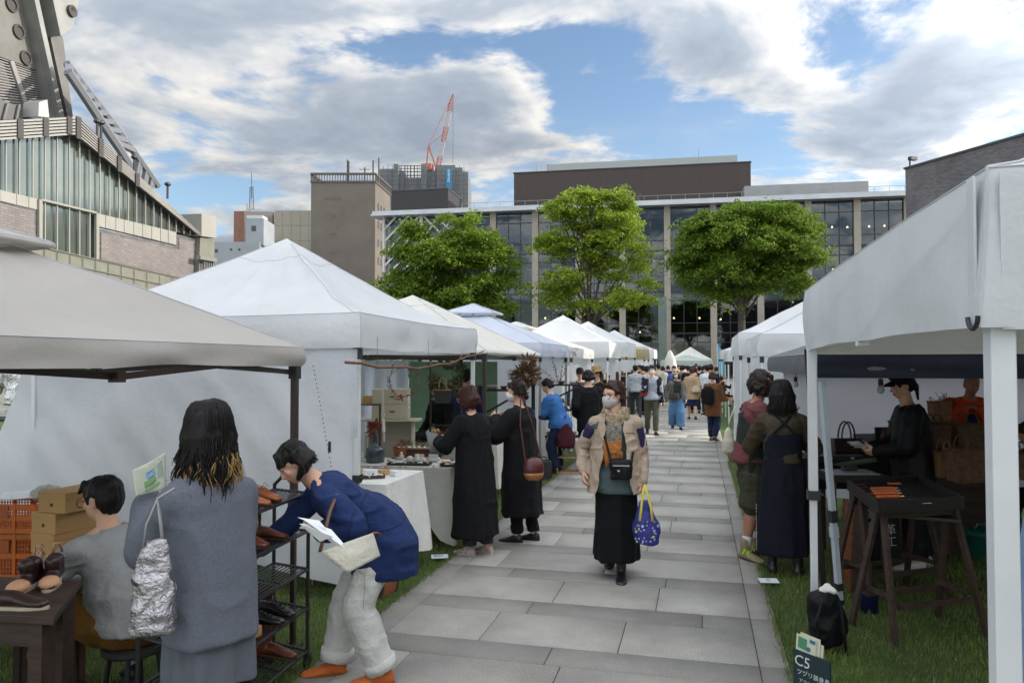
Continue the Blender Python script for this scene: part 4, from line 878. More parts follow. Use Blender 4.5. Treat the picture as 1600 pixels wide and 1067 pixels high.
def hand(mb, wr, d, n, side, k=1.0, curl=.35, spreadf=.12, n_=7):
    """palm + four fingers + thumb; d along the hand, n = the way the palm faces"""
    d = Vector(d).normalized(); n = Vector(n); n = (n-d*n.dot(d)).normalized(); s = d.cross(n).normalized()*side   # s points to the thumb side
    mb.rings([[wr+d*t*k+s*x*w*k+n*y*h*k for (x, y) in ((-1, -.5), (-.6, -1), (0, -1.05), (.6, -1), (1, -.5), (1, .5), (.6, 1), (0, .9), (-.6, 1), (-1, .5))] for t, w, h in ((-.02, .022, .016), (.012, .028, .016), (.045, .037, .0155), (.078, .040, .0135), (.092, .036, .011))])
    for i, (o, L) in enumerate(((.029, .070), (.010, .080), (-.010, .074), (-.028, .058))):
        p = wr+d*.082*k+s*o*k; dd = (d+s*(o*spreadf*25*.06)).normalized(); pts = [p-d*.012*k, p]; rr = [.0092*k, .0092*k]; c = curl*(1+.12*i)
        ax = dd.cross(n).normalized()
        for ph, f in enumerate((.45, .30, .25)):
            ang = c*(.75, 1.0, .7)[ph]; dd = (Matrix.Rotation(ang, 3, ax) @ dd).normalized(); p = p+dd*L*f*k; pts.append(p); rr.append((.0086, .008, .0062)[ph]*k)
        mb.tube(pts, rr, n_); mb.ell(pts[-1], (.0063*k,)*3, 6)
    p = wr+d*.022*k+s*.024*k; dd = (d*.62+s*.72+n*.35).normalized(); q = p+dd*.038*k; dd2 = (d*.85+s*.25+n*(.3+curl*.35)).normalized(); r_ = q+dd2*.032*k; e = r_+(d*.9+s*.0+n*(.2+curl*.4)).normalized()*.024*k
    mb.tube([p-dd*.01*k, p, q, r_, e], [.014*k, .0135*k, .0105*k, .0095*k, .007*k], n_); mb.ell(e, (.007*k,)*3, 6)
def ring(c, X, Y, rx, ry, n=24, fold=0, ph=0, sq=2.3):
    out = []
    for j in range(n):
        a = 2*math.pi*j/n; ca, sa = math.cos(a), math.sin(a); e = 2/sq; k = 1+fold*math.sin(a*9+ph)+fold*.6*math.sin(a*5+ph*2.1)
        out.append(c+X*rx*k*math.copysign(abs(ca)**e, ca)+Y*ry*k*math.copysign(abs(sa)**e, sa))
    return out
def person(label, loc, rz, H=1.62, lod=0, pelvis=(0, 0, None), pitch=4, roll=0, twist=0, head=(0, 5, 0), feet=((-.09, 0, 0), (.09, 0, 0)), toes=(8, -8), lift=(0, 0),
           hands=(None, None), elbow=((-.3, -.8, -.6), (.3, -.8, -.6)), knee=((-.1, 1, 0), (.1, 1, 0)), hdir=(None, None), palm=(None, None), curl=(.4, .4), top=None, bottom=None, coat=None, hair=None, shoes=None, female=True,
           mask=None, glasses=False, skin=None, hat=None, face=True, group=None, sit=False, extra=None, sock=None, headk=1.0, swk=1.0, shd=0.0):
    t = thing('person', label, 'person', loc, rz, group); h = H; sk = skin or SKIN; vox = (.0085, .014, .022)[lod]; cv = (.012, .018, .026)[lod]; ns = (4, 3, 2)[lod]
    ph = .53*h if pelvis[2] is None else pelvis[2]; P = Vector((pelvis[0], pelvis[1], ph))
    T = (Matrix.Rotation(R(-roll), 3, 'Y') @ Matrix.Rotation(R(-pitch), 3, 'X') @ Vector((0, 0, 1))).normalized()
    Xc = Matrix.Rotation(R(twist), 3, 'Z') @ Vector((1, 0, 0)); Xc = (Xc-T*Xc.dot(T)).normalized(); Yc = T.cross(Xc).normalized()
    Xp = Vector((1, 0, 0)); Yp = Vector((0, 1, 0)); sw = .098*h if female else .112*h; sw *= swk; S_ = P+T*.285*h; W_ = P+T*.12*h
    Nb = S_+T*.022*h; hy, hp, hr = head
    HM = Matrix.Rotation(R(hy), 3, 'Z') @ Matrix.Rotation(R(-hp), 3, 'X') @ Matrix.Rotation(R(hr), 3, 'Y')
    nd = (T*.6+HM @ Vector((0, .12, .8))).normalized(); Hc = Nb+nd*.102*h; hk = h/1.65*headk
    sh = [S_+Xc*s*sw-T*(.026+shd)*h for s in (-1, 1)]; hip = [P+Xp*s*.052*h for s in (-1, 1)]
    J = dict(t=t, P=P, S=S_, T=T, Xc=Xc, Yc=Yc, Hc=Hc, HM=HM, hk=hk, sh=sh, el=[], wr=[], hd=[], W=W_, h=h, kn=[], an=[])
    m = MB()
    # torso and neck
    hw = .088*h if female else .083*h
    m.rings([ring(P+Vector((0, 0, -.055*h)), Xp, Yp, .055*h, .05*h, 20), ring(P+Vector((0, 0, -.02*h)), Xp, Yp, hw, .062*h, 20), ring(P+Vector((0, 0, .03*h)), (Xp+Xc)/2, (Yp+Yc)/2, hw*.98, .062*h, 20), ring(W_, Xc, Yc, .068*h if female else .075*h, .05*h, 20),
             ring(P+T*.2*h, Xc, Yc, .078*h, .062*h, 20), ring(P+T*.255*h, Xc, Yc, .088*h, .06*h, 20), ring(S_+T*.0*h, Xc, Yc, .075*h, .045*h, 20), ring(S_+T*.022*h, Xc, Yc, .04*h, .035*h, 20)])
    m.cap(S_-T*.02*h, Nb+nd*.05*h, .036*h, .030*h, 14)
    for s in (-1, 1): m.cap(Nb+nd*.01*h, sh[(s+1)//2]-T*.0*h, .022*h, .03*h, 12)
    # head
    def hp_(x, y, z): return Hc+HM @ Vector((x, y, z))*hk
    def he(x, y, z, rx, ry, rz_, n=14): m.ell(hp_(x, y, z), (rx*hk, ry*hk, rz_*hk), n, HM)
    he(0, -.012, .028, .073, .09, .082, 20); he(0, .018, -.038, .058, .066, .068, 18); he(0, .05, -.086, .024, .024, .02); he(0, -.03, -.03, .058, .055, .05)
    m.cap(hp_(-.034, .071, .018), hp_(.034, .071, .018), .012*hk, .012*hk, 8); m.cap(hp_(0, .082, .006), hp_(0, .097, -.028), .0065*hk, .0105*hk, 8); he(.009, .087, -.031, .007, .009, .006, 8); he(-.009, .087, -.031, .007, .009, .006, 8)
    he(-.04, .056, -.02, .018, .02, .018, 10); he(.04, .056, -.02, .018, .02, .018, 10); he(0, .077, -.058, .021, .012, .006, 10); he(0, .075, -.067, .018, .012, .007, 10)
    for s in (-1, 1): he(s*.071, -.012, -.012, .011, .02, .03, 10); he(s*.076, -.016, .002, .009, .014, .014, 8)
    # arms and hands
    for i, s in enumerate((-1, 1)):
        tg = hands[i] or (s*(sw+.05*h), .02, ph-.06*h)
        e, w = ik(sh[i], Vector(tg), .17*h, .148*h, elbow[i]); J['el'].append(e); J['wr'].append(w); d = Vector(hdir[i]) if hdir[i] else (w-e).normalized(); J['hd'].append(d)
        m.cap(sh[i], e, .033*h, .026*h, 12); m.cap(e, w, .027*h, .0165*h, 12); pn = palm[i] or (-s, 0, 0)
        hand(m, w, d, pn, s if not palm[i] else s, h/1.65, curl[i])
    # legs
    for i, s in enumerate((-1, 1)):
        f = Vector(feet[i]); a = f+Vector((0, -.02*h, .045*h+lift[i])); kx, a2 = ik(hip[i], a, .245*h, .24*h, knee[i]); J['kn'].append(kx); J['an'].append(a)
        m.cap(hip[i], kx, .054*h, .034*h, 14); m.rings([ring(kx.lerp(a, q), Xp, Yp, r*h, r*h*1.05, 12, sq=2) for q, r in ((-.02, .03), (.12, .032), (.3, .036), (.6, .026), (.9, .018), (1.02, .02))])
    body = remesh(m, 'body', sk, t, vox, 2 if lod < 2 else 1)
    # shoes: sole and upper following the foot
    sh_m, so_m, kind = (shoes or (SHOE_BLACK, SOLE_B, 'low'))
    for i, s in enumerate((-1, 1)):
        a = J['an'][i]; ya = R(toes[i]); f = Vector((math.sin(-ya)*-1 if False else -math.sin(ya), math.cos(ya), 0)); L = .155*h; pit = lift[i]*3.0
        f = Vector((f.x*math.cos(pit), f.y*math.cos(pit), -math.sin(pit))); side = Vector((f.y, -f.x, 0)).normalized(); up = side.cross(f).normalized(); up = up if up.z > 0 else -up
        base = a-up*.045*h-f*.035*h
        def sec(x, w, zt): return [base+f*x*L+side*w*h*math.cos(q)*1.0+up*(zt*h*(.5+.5*math.sin(q))) for q in [2*math.pi*j/14 for j in range(14)]]
        u = MB(); u.rings([sec(-.02, .012, .03), sec(.04, .022, .052), sec(.2, .025, .058), sec(.38, .025, .05), sec(.55, .027, .037), sec(.75, .030, .027), sec(.92, .025, .02), sec(1.0, .012, .012)])
        if kind == 'high': u.cap(a+up*.005*h, a+up*.05*h, .026*h, .027*h, 12)
        so = remesh(u, 'shoe', sh_m, t, max(cv*.55, .007), 2)
        u = MB(); u.rings([[base+f*x*L+side*w*h*math.cos(q)+up*z*h for x, w in [(0.5+.54*math.sin(q2), .030 if math.sin(q2) > -.2 else .024) for q2 in (q,)]] for z in () for q in ()] or [[base+f*(.49+.53*math.sin(q))*L+side*(.029+.003*math.sin(q))*h*math.cos(q)+up*z*h for q in [2*math.pi*j/20 for j in range(20)]] for z in (-.004, .010)])
        u.build('sole', so_m, so, smooth=False)
        if sock: u = MB(); u.cap(a+Vector((0, 0, .01)), a+(J['kn'][i]-a)*.28, .024*h, .027*h, 12); u.build('sock', sock, t, smooth=True)
    # trousers or shorts
    if bottom and bottom['kind'] in ('trousers', 'shorts'):
        b = bottom; m = MB(); hem = b.get('hem', .06)*h; wd = b.get('wide', 1.0)
        m.rings([ring(P+Vector((0, 0, -.06*h)), Xp, Yp, .06*h, .055*h, 20), ring(P+Vector((0, 0, -.03*h)), Xp, Yp, hw*1.1, .073*h, 20), ring(P+Vector((0, 0, .02*h)), Xp, Yp, hw*1.09, .07*h, 20), ring(P+T*.07*h, Xc, Yc, hw*.9, .058*h, 20)])
        for i in range(2):
            kx, a = J['kn'][i], J['an'][i]; dn = (a-kx).normalized(); e = kx+(a-kx)*(1-max(hem-.045*h, -.02)/max((a-kx).length, .01)) if b['kind'] == 'trousers' else kx+(a-kx)*.08
            m.cap(hip[i], kx, .062*h*(1+.1*(wd-1)), .046*h*wd, 14)
            X1, Y1, _ = frame(dn, Vector((0, 1, .01)))
            if b['kind'] == 'trousers': m.rings([ring(kx.lerp(e, q), X1, Y1, r*h*wd, r*h*wd*1.05, 16, sq=2, fold=.02) for q, r in ((-.08, .040), (.0, .046), (.35, .044), (.7, .041), (1.0, .040))])
            else: m.rings([ring(hip[i].lerp(e, q), X1, Y1, r*h*wd, r*h*wd, 16, sq=2, fold=.02) for q, r in ((.3, .058), (.7, .054), (1.0, .056))])
        bo = remesh(m, b.get('name', 'trousers' if b['kind'] == 'trousers' else 'shorts'), b['mat'], t, cv, ns, disp=[((13, 13, 5), .008, 3), ((9, 9, 13), -.007, 9), ((30, 30, 30), .002, 4)] if lod < 2 else [((10, 10, 14), .009, 3)])
        if b.get('cuff') and b['kind'] == 'trousers':
            for i in range(2):
                kx, a = J['kn'][i], J['an'][i]; dn = (a-kx).normalized(); L = (a-kx).length; e = kx+dn*(L-max(hem-.045*h, -.02)); X1, Y1, _ = frame(dn, Vector((0, 1, .01)))
                m = MB(); m.rings([ring(e-dn*z, X1, Y1, r*h*wd, r*h*wd*1.05, 20, sq=2) for z, r in ((-.006, .042), (-.006, .046), (.05, .0465), (.052, .043))]); m.build('cuff', b['mat'], bo, smooth=True)
    def skirt(name, mt, z0c, z1, r0, r1, fold, cl=.9, front=0, seed=1, back=0, T0=None, slit=None, d=None):
        """cloth falling from centre z0c to height z1"""
        m = MB(); rg = []; c1 = (Vector(feet[0])+Vector(feet[1]))/2; c1.z = z1; c1 = c1*cl+Vector((P.x, P.y, z1))*(1-cl); c1.z = z1; c1 += Yp*(front-back); K = 12
        for q in range(K+1):
            s = q/K; c = z0c.lerp(c1, s); e = s**.75; rg.append(ring(c, Xp, Yp, (r0[0]+(r1[0]-r0[0])*e)*h, (r0[1]+(r1[1]-r0[1])*e)*h, 64, fold=fold*s, ph=seed+s*.8, sq=2.1))
        m.rings(rg); return remesh(m, name, mt, t, cv, max(ns-1, 1), disp=d or ([((11, 11, 2.2), .014, seed+4), ((12, 12, 3), -.008, seed+6)] if lod < 2 else [((12, 12, 2.5), .012, seed)]))
    if bottom and bottom['kind'] == 'skirt':
        b = bottom; skirt('skirt', b['mat'], P+T*.075*h, b['hem'], (.098, .078), b.get('r', (.125, .12)), b.get('fold', .05), seed=b.get('seed', 2), cl=b.get('cl', .9))
    def torso(m, tk, hz, rx, loose=1.0, neck=.05, hemc=None, hy=1.0):
        lower = P+T*hz*h if hz > -.02 else P+Vector((0, 0, hz*h)); X0 = (Xp if hz < 0 else Xc)
        Y0 = (Yp if hz < 0 else Yc); k = tk*h; rg = [ring(lower, X0, Y0, max(rx, .108 if hz < .03 else 0)*h+k*.2, ((.096 if hz < .03 else .078)*h)*loose*hy+k*.2, 28, sq=2.3)]
        if hz < 0: rg.append(ring(P, Xp, Yp, max(rx, .109)*h+k, .093*h*loose*hy+k, 28))
        if hz < 0 and pitch > 20: rg.append(ring(P+T*.05*h, Xc, (Yp+Yc)/2, .104*h+k, .092*h*loose*hy+k, 28))
        bent = pitch > 20 and hz < 0
        for (q, a_, b_) in ((.1, .097 if bent else .086, .080*hy if bent else .066), (.17, .088, .068), (.23, .096, .070), (.268, .094, .064), (.289, .070, .052), (.302, neck, .047)):
            if q > hz: rg.append(ring(P+T*q*h, Xc, Yc, (a_*loose*(1 if q < .26 else 1/loose))*h+k, (b_*(loose if q < .25 else 1))*h+k*.7, 28, sq=2.3))
        m.rings(rg)
    def sleeves(m, r, end=1.0, cuff=None, flare=1.0):
        for i in range(2):
            s_, e, w = sh[i], J['el'][i], J['wr'][i]; r1, r2, r3 = r[0]*h, r[1]*h, r[2]*h; m.cap(s_-T*.0, e, r1, r2, 14)
            if end > .5: m.cap(e, e.lerp(w, min((end-.5)*2, 1)*.97), r2, r3*flare, 14)
            m.cap(S_+T*.008*h+Xc*(-1, 1)[i]*.035*h, s_+T*.004*h, .022*h+r1*.15, r1*.82, 12)
    if top:
        b = top; m = MB(); torso(m, b.get('thick', .006), b.get('hem', .0), b.get('rx', .092), b.get('loose', 1.0), b.get('neck', .046), hy=b.get('hy', 1.0)); sleeves(m, b.get('sl', (.042, .037, .027)), b.get('end', 1.0))
        remesh(m, b.get('name', 'shirt'), b['mat'], t, cv, ns, disp=b.get('disp') or ([((10, 10, 13), .008, 5), ((8, 8, 13), -.008, 8)] if lod < 2 else [((11, 11, 13), .009, 5)]))
    if coat:
        b = coat; m = MB(); torso(m, b.get('thick', .012), 0.15, .088*b.get('loose', 1.15), b.get('loose', 1.15), b.get('neck', .05)); sleeves(m, b.get('sl', (.052, .048, .038)), b.get('end', 1.0), flare=b.get('flare', 1.0))
        # skirt part of the coat
        rg = []; c1 = (Vector(feet[0])+Vector(feet[1]))/2*b.get('cl', .75)+Vector((P.x, P.y, 0))*(1-b.get('cl', .75)); c1.z = b['hem']; K = 10; z0c = P+T*.225*h; r1 = b.get('r', (.13, .115)); lo = b.get('loose', 1.15); rg.append(ring(z0c+T*.045*h, Xc, Yc, .07*h, .045*h, 56))
        for q in range(K+1):
            s = q/K; e = s**.9; X0 = Xc.lerp(Xp, s); Y0 = Yc.lerp(Yp, s); rg.append(ring(z0c.lerp(c1, s), X0, Y0, (.098*lo*(1-e)+r1[0]*e)*h, (.074*lo*(1-e)+r1[1]*e)*h, 56, fold=b.get('fold', .03)*s, ph=b.get('seed', 1)+s, sq=2.2))
        m.rings(rg)
        remesh(m, b.get('name', 'coat'), b['mat'], t, cv, ns, disp=b.get('disp') or ([((9, 9, 3.5), .011, 5+b.get('seed', 1)), ((7, 7, 9), -.008, 8)] if lod < 2 else [((10, 10, 4), .012, 5)]))
    # face details
    if face and lod < 2:
        for s in (-1, 1):
            m = MB(); m.ell(hp_(s*.031, .0635, .0), (.0145*hk, .0125*hk, .0075*hk), 10, HM); ey = m.build('eye', EYEW, t, smooth=True); m = MB(); m.ell(hp_(s*.031, .0725, .0), (.0065*hk, .0045*hk, .0065*hk), 8, HM); m.build('iris', IRIS, ey, smooth=True)
            m = MB(); m.cap(hp_(s*.016, .0835, .0235), hp_(s*.044, .074, .0245), .0032*hk, .0022*hk, 6); m.build('eyebrow', BROW, t, smooth=True)
            m = MB(); m.cap(hp_(s*.018, .0765, .0075), hp_(s*.044, .0695, .0065), .0018*hk, .0018*hk, 5); m.build('eyelid', BROW, t, smooth=True)
        if not mask: m = MB(); m.ell(hp_(0, .083, -.058), (.021*hk, .0075*hk, .0045*hk), 10, HM); m.ell(hp_(0, .0815, -.066), (.017*hk, .0075*hk, .0055*hk), 10, HM); m.build('lips', LIPS, t, smooth=True)
    if mask:
        m = MB(); rg = []
        for (z, w, yf, yb) in ((.0, .03, .099, .075), (-.018, .052, .109, .045), (-.045, .064, .112, .02), (-.075, .055, .105, .02), (-.1, .03, .085, .03), (-.108, .018, .07, .04)):
            rg.append([hp_(w*math.sin(q), yb+(yf-yb)*max(math.cos(q), 0)**.7 if math.cos(q) > 0 else yb+.0*q, z) for q in [2*math.pi*j/20 for j in range(20)]])
        m.rings(rg); mk = remesh(m, 'face_mask', mask, t, .006 if lod < 2 else .012, 2)
        m = MB()
        for s in (-1, 1): m.tube([hp_(s*.057, .04, -.02), hp_(s*.076, .0, .01), hp_(s*.082, -.018, .014), hp_(s*.08, -.022, -.02), hp_(s*.054, .035, -.07)], .0018, 5)
        m.build('mask_loop', mask, mk)
    if glasses:
        m = MB()
        for s in (-1, 1): m.tube([hp_(s*.033+.026*math.cos(q), .101-.006*abs(math.sin(q*.5)), -.002+.022*math.sin(q)) for q in [2*math.pi*j/20 for j in range(21)]], .0022*hk, 6); m.tube([hp_(s*.058, .095, .004), hp_(s*.074, .05, .006), hp_(s*.079, -.012, .004)], .0018*hk, 5)
        m.tube([hp_(-.008, .1, .002), hp_(0, .103, .005), hp_(.008, .1, .002)], .002, 5); m.build('glasses', glasses if glasses is not True else DARK_PLASTIC, t)
    if hair:
        st_ = hair['style']; hm = hair.get('mat', HAIR_BLACK); m = MB(); m.ell(hp_(0, -.022, .036), (.0815*hk, .094*hk, .087*hk), 22, HM)
        m.ell(hp_(0, -.045, .0), (.079*hk, .072*hk, .075*hk), 18, HM)
        if st_ in ('short', 'crop'):
            m.ell(hp_(0, -.05, -.03), (.066*hk, .05*hk, .06*hk), 14, HM)
            for s in (-1, 1): m.cap(hp_(s*.072, .018, .02), hp_(s*.07, .02, -.01), .012*hk, .008*hk, 8)
            if st_ == 'short':
                for s in (-.04, -.015, .015, .04): m.cap(hp_(s, .05, .088), hp_(s*1.25, .082, .05), .018*hk, .012*hk, 8)
        ln = hair.get('len', .12)
        if st_ in ('bob', 'long', 'shag'):
            a0_ = hair.get('a0', 38)
            for a in np.linspace(R(a0_), R(360-a0_), 23 if lod < 2 else 13):
                x, y = math.sin(a), math.cos(a); w = .078+.012*(1 if st_ != 'bob' else .5); y2 = .095 if y > 0 else .088
                top_ = hp_(x*.07, y*.07-.02, .05); mid_ = hp_(x*(w+.006), y*y2-.02, -.03); l2 = ln*(.75 if y > .35 else 1)*(1+.1*math.sin(a*7)); bot = hp_(x*w*hair.get('fl', .95), y*y2*.9-.02, 0)+Vector((0, 0, -l2))+T*0
                m.cap(top_, mid_, .022*hk, .02*hk, 8); m.cap(mid_, bot, .021*hk, .013*hk, 8)
            fr_ = hair.get('fringe', True)
            if fr_:
                for s in np.linspace(-.055, .055, 7): m.cap(hp_(s*.8, .045, .092), hp_(s*1.1, .083-abs(s)*.35, .032), .016*hk, .010*hk, 8)
        if st_ in ('bun', 'pony'):
            for s in (-1, 1): m.cap(hp_(s*.02, .062, .085), hp_(s*.074, .02, .03), .018*hk, .014*hk, 8); m.cap(hp_(s*.074, .012, .03), hp_(s*.06, -.07, -.03), .014*hk, .02*hk, 8)
            bz = hair.get('bz', -.04); m.ell(hp_(0, -.1, bz), (.036*hk, .032*hk, .034*hk), 12, HM)
            if st_ == 'pony': m.cap(hp_(0, -.12, -.04), hp_(0, -.13, -.04)+Vector((0, 0, -.12)), .022, .012, 8)
        hd_ = [((60, 60, 9), .0042, 4), ((20, 20, 6), .006, 2)] if st_ != 'shag' else [((34, 34, 22), .014, 4), ((70, 70, 30), .006, 2)]
        remesh(m, 'hair', hm, t, (.007, .010, .018)[lod], 2, disp=hd_)
    if hat: hat(t, hp_, HM, hk)
    if extra: extra(J, hp_)
    return t, J
def cap_hat(mt):
    def f(t, hp, HM, k):
        m = MB(); m.lathe([(.088*k, 0), (.089*k, .03*k), (.078*k, .07*k), (.05*k, .098*k), (.01*k, .106*k)], hp(0, -.016, .042), 22, HM); o = m.build('cap', mt, t, smooth=True)
        m = MB(); vs = []; 
        for j in range(13):
            a = R(-62+j*124/12); vs.append((a,)); 
        top_ = [hp(.086*math.sin(a[0]), .07*math.cos(a[0])+.0, .05) for a in vs]; brim = [hp(.088*math.sin(a[0]), .03+.125*math.cos(a[0]), .04-.012*abs(math.sin(a[0]))*2) for a in vs]
        poly = top_+brim[::-1]; m.prism(poly, HM @ Vector((0, 0, -.005))); m.build('visor', mt, o)
    return f
def brim_hat(mt):
    def f(t, hp, HM, k):
        m = MB(); m.lathe([(.158*k, .012), (.158*k, .018), (.095*k, .038), (.088*k, .10), (.07*k, .125), (.01, .13)], hp(0, -.012, .03), 24, HM); m.build('sun_hat', mt, t, smooth=True)
    return f
def strap(t, pts, name, mt, w=.02, th=.004, par=None):
    m = MB(); m.tube(pts, w/2, 8, flat=th/w*2) ; return m.build(name, mt, par or t, smooth=True)
# ================================================================ the cast
def G(px, py): return at_z(px, py, 0.0)
def PD(px, D): p = at_d(px, 567, D); p.z = 0; return p
def rel(a): return YAW+R(a)
BLACK_CL = fab('black_cotton', 17, 17, 20, mid=(9, .012), var=(5, .3)); BLACK_JK = fab('black_nylon', 14, 14, 17, rough=.6); NAVYSK = fab('navy_skirt_cloth', 18, 20, 32, mid=(8, .012)); KHAKI = fab('khaki_grey_cloth', 78, 76, 66); DKGREY = fab('dark_grey_cloth', 55, 56, 60); JEANS = fab('blue_jeans', 80, 118, 155, mid=(14, .01), var=(4, .25)); DKJEANS = fab('dark_jeans', 28, 38, 62)
# --- woman in the grey coat reading a map, seen from behind
def hair_strands(J, hp_, n, len0, len1, cols, r=.0035, a0=50, a1=310, seed=1, wave=.016, r0=.088, name='hair_lock', par=None, wid=1.0, drop=.14):
    rg = random.Random(seed); ms = [MB() for _ in cols]
    for i in range(n):
        a = R(rg.uniform(a0, a1)); x, y = math.sin(a), math.cos(a); L = rg.uniform(len0, len1)*(1 if y < .3 else .85); rr = r0+rg.uniform(-.012, .008); pts = []; rad = []; ph = rg.uniform(0, 6.3); ph2 = rg.uniform(0, 6.3); wv = wave*rg.uniform(.5, 1.3); K = 13
        top_ = hp_(x*.045, y*.05-.02, .112-rg.uniform(0, .01)); sw_ = rg.uniform(-.02, .03)
        for k in range(K+1):
            s = k/K
            if s < .35: q = s/.35; p = hp_(x*(.045+(rr-.045)*math.sin(q*1.57)), y*(.05+(rr+.004-.05)*math.sin(q*1.57))-.02, .113-drop*(1-math.cos(q*1.57)))
            else:
                q = (s-.35)/.65; p = hp_(x*rr*(1+.12*q*wid), y*rr*(1+.1*q)-.02, .113-drop)+Vector((0, 0, -L*q)); amp = wv*q**.8
                p += Vector((math.cos(ph+q*9)*amp+sw_*q*x, math.sin(ph2+q*8)*amp+sw_*q*y, 0))
            pts.append(p); rad.append(r*(1 if s < .8 else 1-(s-.8)*3.5))
        if len(cols) == 1: ms[0].tube(pts, rad, 4, cap=False)
        else:
            cut = rg.choice((8, 9, 10)) if (rg.random() < .9 and (x > .1 or rg.random() < .3)) else K+1; ms[0].tube(pts[:cut+1], rad[:cut+1], 4, cap=False)
            if cut < K: ms[1].tube(pts[cut:], rad[cut:], 4, cap=False)
    for m, c in zip(ms, cols):
        if m.v: m.build(name, c, par or J['t'], smooth=True)
GREYCOAT = fab('grey_wool', 98, 102, 112, fine=(260, .0012), mid=(5, .012), var=(120, .18)); GREYSK = fab('grey_skirt_cloth', 92, 96, 104)
P1W = t, J = person('woman in loose grey wool coat with long black hair ending in golden tips', PD(335, 2.98), rel(50), 1.60, 0, pitch=4, swk=.86, shd=.018, head=(10, 2, 0), feet=((-.08, .03, 0), (.08, -.02, 0)),
    hands=((-.08, .37, 1.17), (.08, .30, 1.02)), elbow=((-.35, -.2, -1), (.15, -.2, -1)), hdir=((.25, .25, .9), (-.3, .3, .8)), palm=((.6, .3, 0), (-.7, .2, 0)), curl=(.7, .6),
    coat=dict(mat=GREYCOAT, hem=.70, r=(.114, .100), fold=.018, loose=1.04, sl=(.042, .050, .047), thick=.008, cl=.4, seed=3, disp=[((6, 6, 2.5), .012, 5), ((5, 5, 4), -.008, 8)]), bottom=dict(kind='skirt', mat=GREYSK, hem=.52, r=(.104, .092), fold=.07, cl=.5), hair=dict(style='long', len=.22, fringe=False), shoes=(SHOE_BLACK, SOLE_B, 'high'))
m = MB()
for a in J['an']: m.cap(a, a+Vector((0, 0, .42)), .045, .06, 14)
m.build('tights', BLACK_CL, t, smooth=True)
hair_strands(J, lambda x, y, z: J['Hc']+J['HM'] @ Vector((x, y, z))*J['hk'], 1150, .13, .27, [HAIR_BLACK, HAIR_GOLD], r=.0028, a0=48, a1=312, wave=.015, seed=4, r0=.092)
m = MB(); s0 = J['P']+J['T']*.28*1.6; 
seam = [J['P']+J['T']*(q*1.6)-J['Yc']*(.088*1.6) for q in ()]
# map in her hands
def map_sheet():
    a = [at_d(206, 735, 3.06), at_d(262, 706, 3.12), at_d(264, 762, 3.12), at_d(214, 775, 3.05)]
    t = thing('folded_map', 'folded green and white area map held up by the woman in the grey coat', 'map', a[0])
    def f(u, v): p = a[0].lerp(a[1], u).lerp(a[3].lerp(a[2], u), v); return p+FWD*(.018*math.sin(u*5)-.01*v)
    o = sheet('paper', f, 14, 14, mat('map_paper', (.62, .65, .54), .7, trans=.2, var=(20, .12)), t, thick=.0012)
    def patch(nm, col, uvs, off=-.004):
        m = MB(); m.quad(*[f(u, v)+FWD*off for u, v in uvs]); m.build(nm, mat('map_'+nm, col, .7), t, w=True)
    patch('blue_area', (.16, .34, .55), [(.3, .40), (.45, .33), (.62, .36), (.64, .47), (.5, .52), (.34, .52)]); patch('green_area', (.17, .32, .11), [(.24, .58), (.66, .55), (.68, .66), (.24, .78)], -.003)
    patch('grey_area', (.30, .36, .32), [(.72, .2), (.9, .16), (.94, .6), (.74, .64)], -.004); patch('pale_area', (.42, .47, .40), [(.3, .18), (.62, .12), (.64, .28), (.3, .32)], -.004); patch('green_stripe', (.2, .36, .16), [(.25, .84), (.8, .72), (.8, .8), (.25, .92)], -.004)
map_sheet()
def silver_tote():
    p = at_d(240, 915, 2.72); t = thing('silver_tote_bag', 'crinkled metallic silver tote bag hanging from the arm of the woman in the grey coat', 'bag', (p.x, p.y, p.z), rel(10))
    m = MB(); m.rings([ring(Vector((0, 0, z)), Vector((1, 0, 0)), Vector((0, 1, 0)), rx, ry, 40, sq=3.2) for z, rx, ry in ((-.165, .055, .03), (-.16, .072, .045), (-.08, .078, .055), (.02, .068, .045), (.1, .052, .028), (.16, .036, .014))])
    fm = mat('silver_foil', (.50, .48, .50), .22, metal=.92, bump=(16, .03), bump2=(55, .008), var=(6, .3)); remesh(m, 'bag_body', fm, t, .006, 1, disp=[((20, 20, 16), .012, 3), ((48, 48, 40), .005, 5)])
    for s in (-.03, .03): strap(t, [(s*1.1, -.012, .14), (s*.8, -.01, .22), (.01, .0, .31), (.06, .03, .34)], 'handle', mat('grey_webbing', (.3, .3, .31), .6), .02)
silver_tote()
# --- crouching stallholder
GRYKNIT = fab('light_grey_knit', 150, 152, 152, fine=(300, .0015), mid=(12, .012)); OCHRE = fab('ochre_cotton', 108, 76, 30, mid=(12, .012))
hairS = dict(style='short', mat=HAIR_BLACK)
t, J = person('crouching man in light grey sweater and ochre trousers beside stacked shoe boxes', PD(150, 4.0), rel(58), 1.70, 0, pelvis=(.10, -.22, .40), pitch=28, roll=0, head=(16, 10, 0), female=False, feet=((-.17, .16, 0), (.20, -.02, 0)), toes=(6, -20), lift=(0, .05),
    knee=((-.3, 1, .6), (.5, 1, .3)), hands=((-.12, .34, .66), (.05, .36, .50)), elbow=((-.6, -.2, -.8), (.5, .1, -.8)), top=dict(mat=GRYKNIT, hem=-.01, rx=.108, loose=1.12, sl=(.045, .04, .03), name='sweater'),
    bottom=dict(kind='trousers', mat=OCHRE, wide=1.25, hem=.14), hair=hairS, glasses=True, skin=SKIN, sock=mat('grey_sock', (.32, .32, .30), .9, bump=(60, .003)), headk=1.05)
m = MB(); p = J['P']; m.lathe([(.15, 0), (.16, .02), (.16, .28), (.15, .31)], (p.x, p.y, 0), 22)
